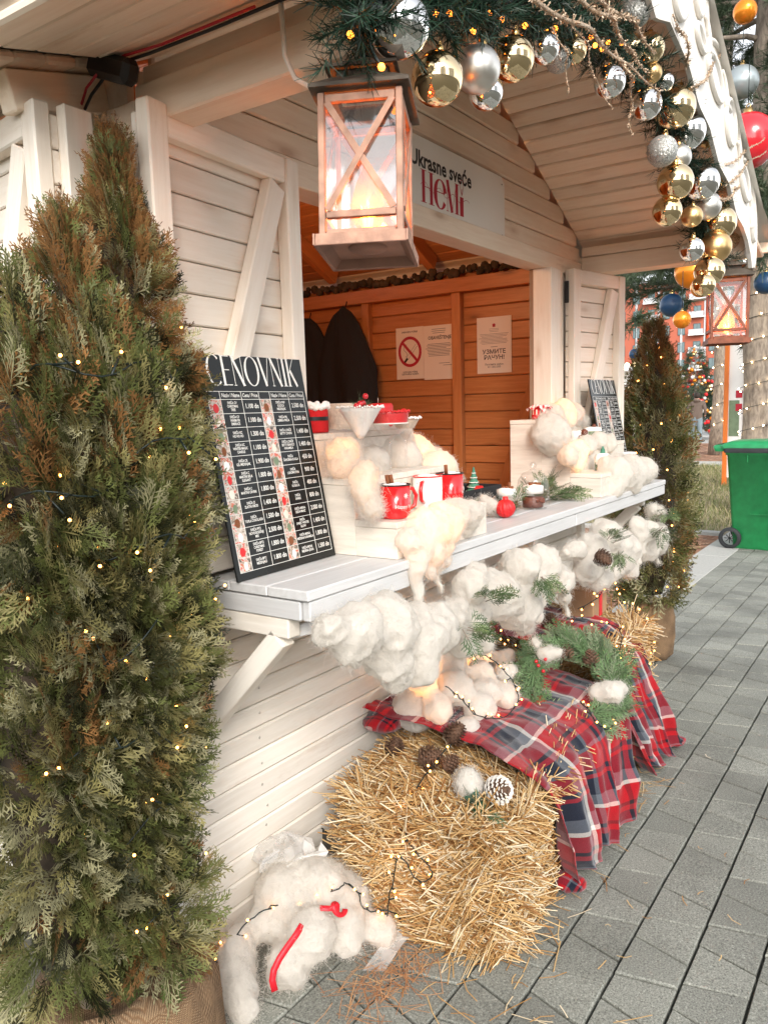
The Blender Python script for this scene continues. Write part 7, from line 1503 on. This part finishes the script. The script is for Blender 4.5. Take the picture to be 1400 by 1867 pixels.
# ---- orange apartment house
hs = thing('apartment_house', 'orange apartment house with grey windows and balconies far behind', 'building', (150, 42, 0))
X0, Y0, Y1, HT = 150.0, 22.0, 58.0, 23.2
MB().box((X0 + 6, (Y0 + Y1) / 2, HT / 2), (12, Y1 - Y0, HT)).build('wall', 'house_orange', hs, world=True); rf = MB().box((X0 + 6, (Y0 + Y1) / 2, HT + 0.15), (12.8, Y1 - Y0 + 0.8, 0.3)).build('roof', 'house_grey', hs, world=True)
wmesh = MB().box((0, 0, 0), (0.16, 1.25, 1.9)).mesh('window'); wmesh.materials.append(M('window_frame')); pmesh = MB().box((0, 0, 0), (0.03, 0.5, 1.66)).mesh('pane'); pmesh.materials.append(M('window_glass'))
bmesh_ = MB().box((0, 0, 0), (1.1, 2.6, 0.22)).mesh('balcony'); bmesh_.materials.append(M('white_paint')); rmesh = MB().box((0, 0, 0), (0.06, 2.5, 0.85)).mesh('railing'); rmesh.materials.append(M('house_grey'))
for f in range(7):
    for c in range(13):
        y = Y0 + 1.5 + c * 2.7; z = 1.9 + f * 3.1
        w = mobj('window', wmesh, None, hs, True, (X0 - 0.02, y, z)) 
        for s in (-0.29, 0.29): mobj('pane', pmesh, None, w, True, (X0 - 0.10, y + s, z))
        if c % 3 == 1:
            b = mobj('balcony', bmesh_, None, hs, True, (X0 - 0.5, y, z - 1.05)); mobj('railing', rmesh, None, b, True, (X0 - 0.98, y, z - 0.52))
for c in range(8): MB().box((X0 - 0.06, Y0 + 2.85 + c * 4.05, HT / 2), (0.1, 0.4, HT)).build('grey_strip', 'house_grey', hs, world=True)
# ---- printed stand with orange frame
st_ = thing('display_stand', 'orange-framed printed stand behind the green bin', 'stand', (13.2, 1.25, 0))
for y in (1.10, 1.42): MB().box((13.2, y, 1.45), (0.09, 0.07, 2.9), 0.006).build('post', 'orange_paint', st_, world=True)
MB().box((13.2, 1.26, 2.86), (0.07, 0.25, 0.10), 0.006).build('top_rail', 'orange_paint', st_, world=True); MB().box((13.2, 1.10, 0.35), (0.10, 0.085, 0.7), 0.004).build('post_foot', 'black_plastic', st_, world=True)
pn = MB().box((13.21, 1.26, 1.45), (0.03, 0.25, 2.6)).build('panel', 'white_paint', st_, world=True)
MB().box((13.19, 1.29, 1.15), (0.004, 0.16, 0.6)).build('green_print', 'green_label', pn, world=True); MB().box((13.19, 1.22, 1.55), (0.006, 0.10, 0.12)).build('red_print', 'ink_red', pn, world=True); MB().box((13.19, 1.22, 1.33), (0.006, 0.10, 0.12)).build('red_print', 'ink_red', pn, world=True)
# ---- decorated tree
dt = thing('christmas_tree', 'decorated Christmas tree with red, white and gold ornaments far behind', 'christmas tree', (31.2, 6.2, 0)); q = np.random.RandomState(9); n = 2600
u = q.rand(n) ** 0.6; z = 3.3 * (1 - u) + 0.25; a = q.uniform(0, 6.28, n); rr = 1.15 * u * q.uniform(0.75, 1, n); pos = np.stack([rr * np.cos(a), rr * np.sin(a), z], 1); d = np.stack([np.cos(a), np.sin(a), q.uniform(-0.3, 0.5, n)], 1)
V, F, Cc = scatter(FRC, pos, d, q.normal(0, 1, (n, 3)), q.uniform(0.18, 0.34, n), np.tile(np.array([[0.05, 0.085, 0.05]]), (n, 1)) * q.uniform(0.7, 1.3, (n, 1)), 3); mobj('foliage', npmesh('foliage', V, F, col=Cc), 'thuja', dt)['kind'] = 'stuff'
MB().tube([(0, 0, 0), (0, 0, 3.3)], [0.08, 0.01], 8).build('trunk', 'bark', dt)
for k, mt_ in enumerate(('red_wax', 'white_enamel', 'gold_matte', 'orange_bauble')):
    m = MB()
    for j in range(60): uu = q.rand() ** 0.6; an = q.uniform(0, 6.28); r_ = 1.28 * uu + 0.05; m.ball((r_ * math.cos(an), r_ * math.sin(an), 3.3 * (1 - uu) + 0.25), q.uniform(0.05, 0.09), 10)
    m.build('ornaments', mt_, dt)['kind'] = 'stuff'
# ---- pale kiosk and lit globes far behind
ks = thing('kiosk', 'pale kiosk with red trim far behind the pine trunks', 'kiosk', (34, 3.5, 0)); MB().box((35, 3.9, 1.5), (2, 3.6, 3.0)).build('wall', 'white_paint', ks, world=True); MB().box((34.9, 3.9, 3.1), (2.5, 4.0, 0.25)).build('roof', 'house_orange', ks, world=True); MB().box((33.96, 3.6, 1.7), (0.06, 1.6, 1.2)).build('window', 'window_glass', ks, world=True)
k2 = thing('kiosk', 'white kiosk glimpsed beside the far hatch shutter', 'kiosk', (20, 5.6, 0)); MB().box((21, 6.3, 1.15), (1.5, 2.4, 2.3)).build('wall', 'white_paint', k2, world=True); MB().box((20.95, 6.3, 2.36), (1.9, 2.8, 0.14)).build('roof', 'house_grey', k2, world=True)
gt = thing('globe_lights', 'cluster of warm lit globes glimpsed left of the far evergreen', 'lights', (18.0, 4.3, 1.8)); q = random.Random(5)
for j in range(16): MB().ball((q.uniform(-0.3, 0.3), q.uniform(-0.35, 0.35), q.uniform(-0.1, 0.75)), 0.055, 12).build('globe', 'bulb_white', gt)
MB().tube([(0, 0, -1.8), (0.02, 0, 0.2), (0.1, 0.1, 0.7)], [0.05, 0.03, 0.01], 8).build('stem', 'bark', gt)
# ---- hedge and far trees closing the view
for k, (x, y, r, lab) in enumerate(((46, 2, 2.2, 'round far bush right of the pale kiosk'), (44, 9.5, 2.0, 'round far bush behind the decorated tree'), (52, -6, 3.0, 'large far bush at the right picture edge'))):
    t = thing('bush', lab, 'bush', (x, y, 0), group='far bushes'); q = np.random.RandomState(k); n = 1300; d = unit(q.normal(0, 1, (n, 3))); d[:, 2] = np.abs(d[:, 2]); pos = d * r * q.uniform(0.6, 1, (n, 1))
    V, F, Cc = scatter(FRC, pos, d, q.normal(0, 1, (n, 3)), q.uniform(0.4, 0.8, n), np.tile(np.array([[0.09, 0.11, 0.06]]), (n, 1)) * q.uniform(0.6, 1.4, (n, 1)), 3); mobj('foliage', npmesh('foliage', V, F, col=Cc), 'thuja', t)['kind'] = 'stuff'; MB().tube([(0, 0, 0), (0, 0, r * 0.7)], 0.1, 8).build('trunk', 'bark', t)
# ---- people
def person(label, loc, rz, jacket, trousers, hood, stride=0.12, H=1.70):
    j = {'pel': (0, 0, 0.94), 'sp': (0, 0.01, 1.18), 'ch': (0, 0.0, 1.38), 'nk': (0, 0.0, 1.49), 'hd': (0, 0.02, 1.60), 'tp': (0, 0.01, 1.70), 'ls': (-0.19, 0, 1.41), 'le': (-0.27, -0.05, 1.14), 'lh': (-0.24, 0.08, 0.96), 'rs': (0.19, 0, 1.41), 're': (0.27, -0.06, 1.14), 'rh': (0.25, 0.05, 0.94),
         'lt': (-0.10, 0, 0.88), 'lk': (-0.11, stride, 0.49), 'la': (-0.11, stride * 0.4, 0.08), 'lf': (-0.12, stride * 0.4 + 0.15, 0.035), 'rt': (0.10, 0, 0.88), 'rk': (0.11, -stride * 0.2, 0.48), 'ra': (0.11, -stride * 1.3, 0.09), 'rf': (0.12, -stride * 1.3 + 0.15, 0.035)}
    rad = {'pel': (0.17, 0.13), 'sp': (0.17, 0.13), 'ch': (0.19, 0.14), 'nk': (0.065, 0.065), 'hd': (0.085, 0.10), 'tp': (0.06, 0.07), 'ls': (0.08, 0.08), 'le': (0.06, 0.06), 'lh': (0.035, 0.03), 'rs': (0.08, 0.08), 're': (0.06, 0.06), 'rh': (0.035, 0.03), 'lt': (0.10, 0.11), 'lk': (0.07, 0.075), 'la': (0.05, 0.055), 'lf': (0.045, 0.035), 'rt': (0.10, 0.11), 'rk': (0.07, 0.075), 'ra': (0.05, 0.055), 'rf': (0.045, 0.035)}
    ks_ = list(j); ed = [('pel', 'sp'), ('sp', 'ch'), ('ch', 'nk'), ('nk', 'hd'), ('hd', 'tp'), ('ch', 'ls'), ('ls', 'le'), ('le', 'lh'), ('ch', 'rs'), ('rs', 're'), ('re', 'rh'), ('pel', 'lt'), ('lt', 'lk'), ('lk', 'la'), ('la', 'lf'), ('pel', 'rt'), ('rt', 'rk'), ('rk', 'ra'), ('ra', 'rf')]
    me = bpy.data.meshes.new('tmp'); me.from_pydata([j[k] for k in ks_], [(ks_.index(a), ks_.index(b)) for a, b in ed], []); o = bpy.data.objects.new('tmp', me); COL.objects.link(o); sk = o.modifiers.new('k', 'SKIN'); ss = o.modifiers.new('s', 'SUBSURF'); ss.levels = 2
    if not me.skin_vertices: 
        bpy.context.view_layer.objects.active = o; bpy.ops.mesh.customdata_skin_add()
    for i, k in enumerate(ks_): me.skin_vertices[0].data[i].radius = rad[k]
    me.skin_vertices[0].data[0].use_root = True
    b = bpy.data.meshes.new_from_object(o.evaluated_get(_dg())); bpy.data.objects.remove(o); b.name = 'person'
    for mt_ in (jacket, trousers, 'skin', 'shoe'): b.materials.append(M(mt_))
    for p in b.polygons:
        c = p.center; p.use_smooth = True
        p.material_index = 3 if c.z < 0.085 else (1 if (c.z < 0.90 and abs(c.x) < 0.2) else (2 if c.z > 1.47 or (abs(c.x) > 0.2 and c.z < 0.99) else 0))
    t = bpy.data.objects.new('person', b); t.location = loc; t.rotation_euler = (0, 0, rz); COL.objects.link(t); tag(t, label, 'person')
    hr = MB().ball((0, -0.012, 1.635), 0.098, 16, 1.12); hr.build('hair', 'hair_dark', t)
    if hood: MB().lathe([(0.06, 0), (0.12, 0.02), (0.13, 0.06), (0.10, 0.10)], 16, (0, -0.03, 1.42)).build('hood', jacket, t)
    return t
person('person in brown hooded jacket and pale jeans walking away', (26.4, 5.0, 0), R(-75), 'jacket_brown', 'jeans', True); person('person in pale blue jacket at the right picture edge', (15.2, 0.22, 0), R(-90), 'jacket_blue', 'jacket_blue', False)
# ---- houses across the square, behind the photographer (seen only in the shiny baubles)
for k, (x, y, w, d, h, lab) in enumerate(((-34, -52, 22, 14, 32, 'tall pale apartment tower across the square, mirrored in the baubles'), (6, -62, 26, 14, 26, 'wide pale apartment block across the square, mirrored in the baubles'))):
    t = thing('apartment_tower', lab, 'building', (x, y, 0)); MB().box((0, 0, h / 2), (w, d, h)).build('wall', 'white_paint', t); m = MB()
    for f in range(int(h / 3.2)):
        for c in range(int(w / 3)): m.box((-w / 2 + 1.5 + c * 3, d / 2 + 0.02, 1.8 + f * 3.2), (1.6, 0.1, 1.7))
    m.build('windows', 'window_glass', t)['kind'] = 'stuff'; MB().box((0, 0, h + 0.3), (w + 0.6, d + 0.6, 0.6)).build('roof', 'house_grey', t)
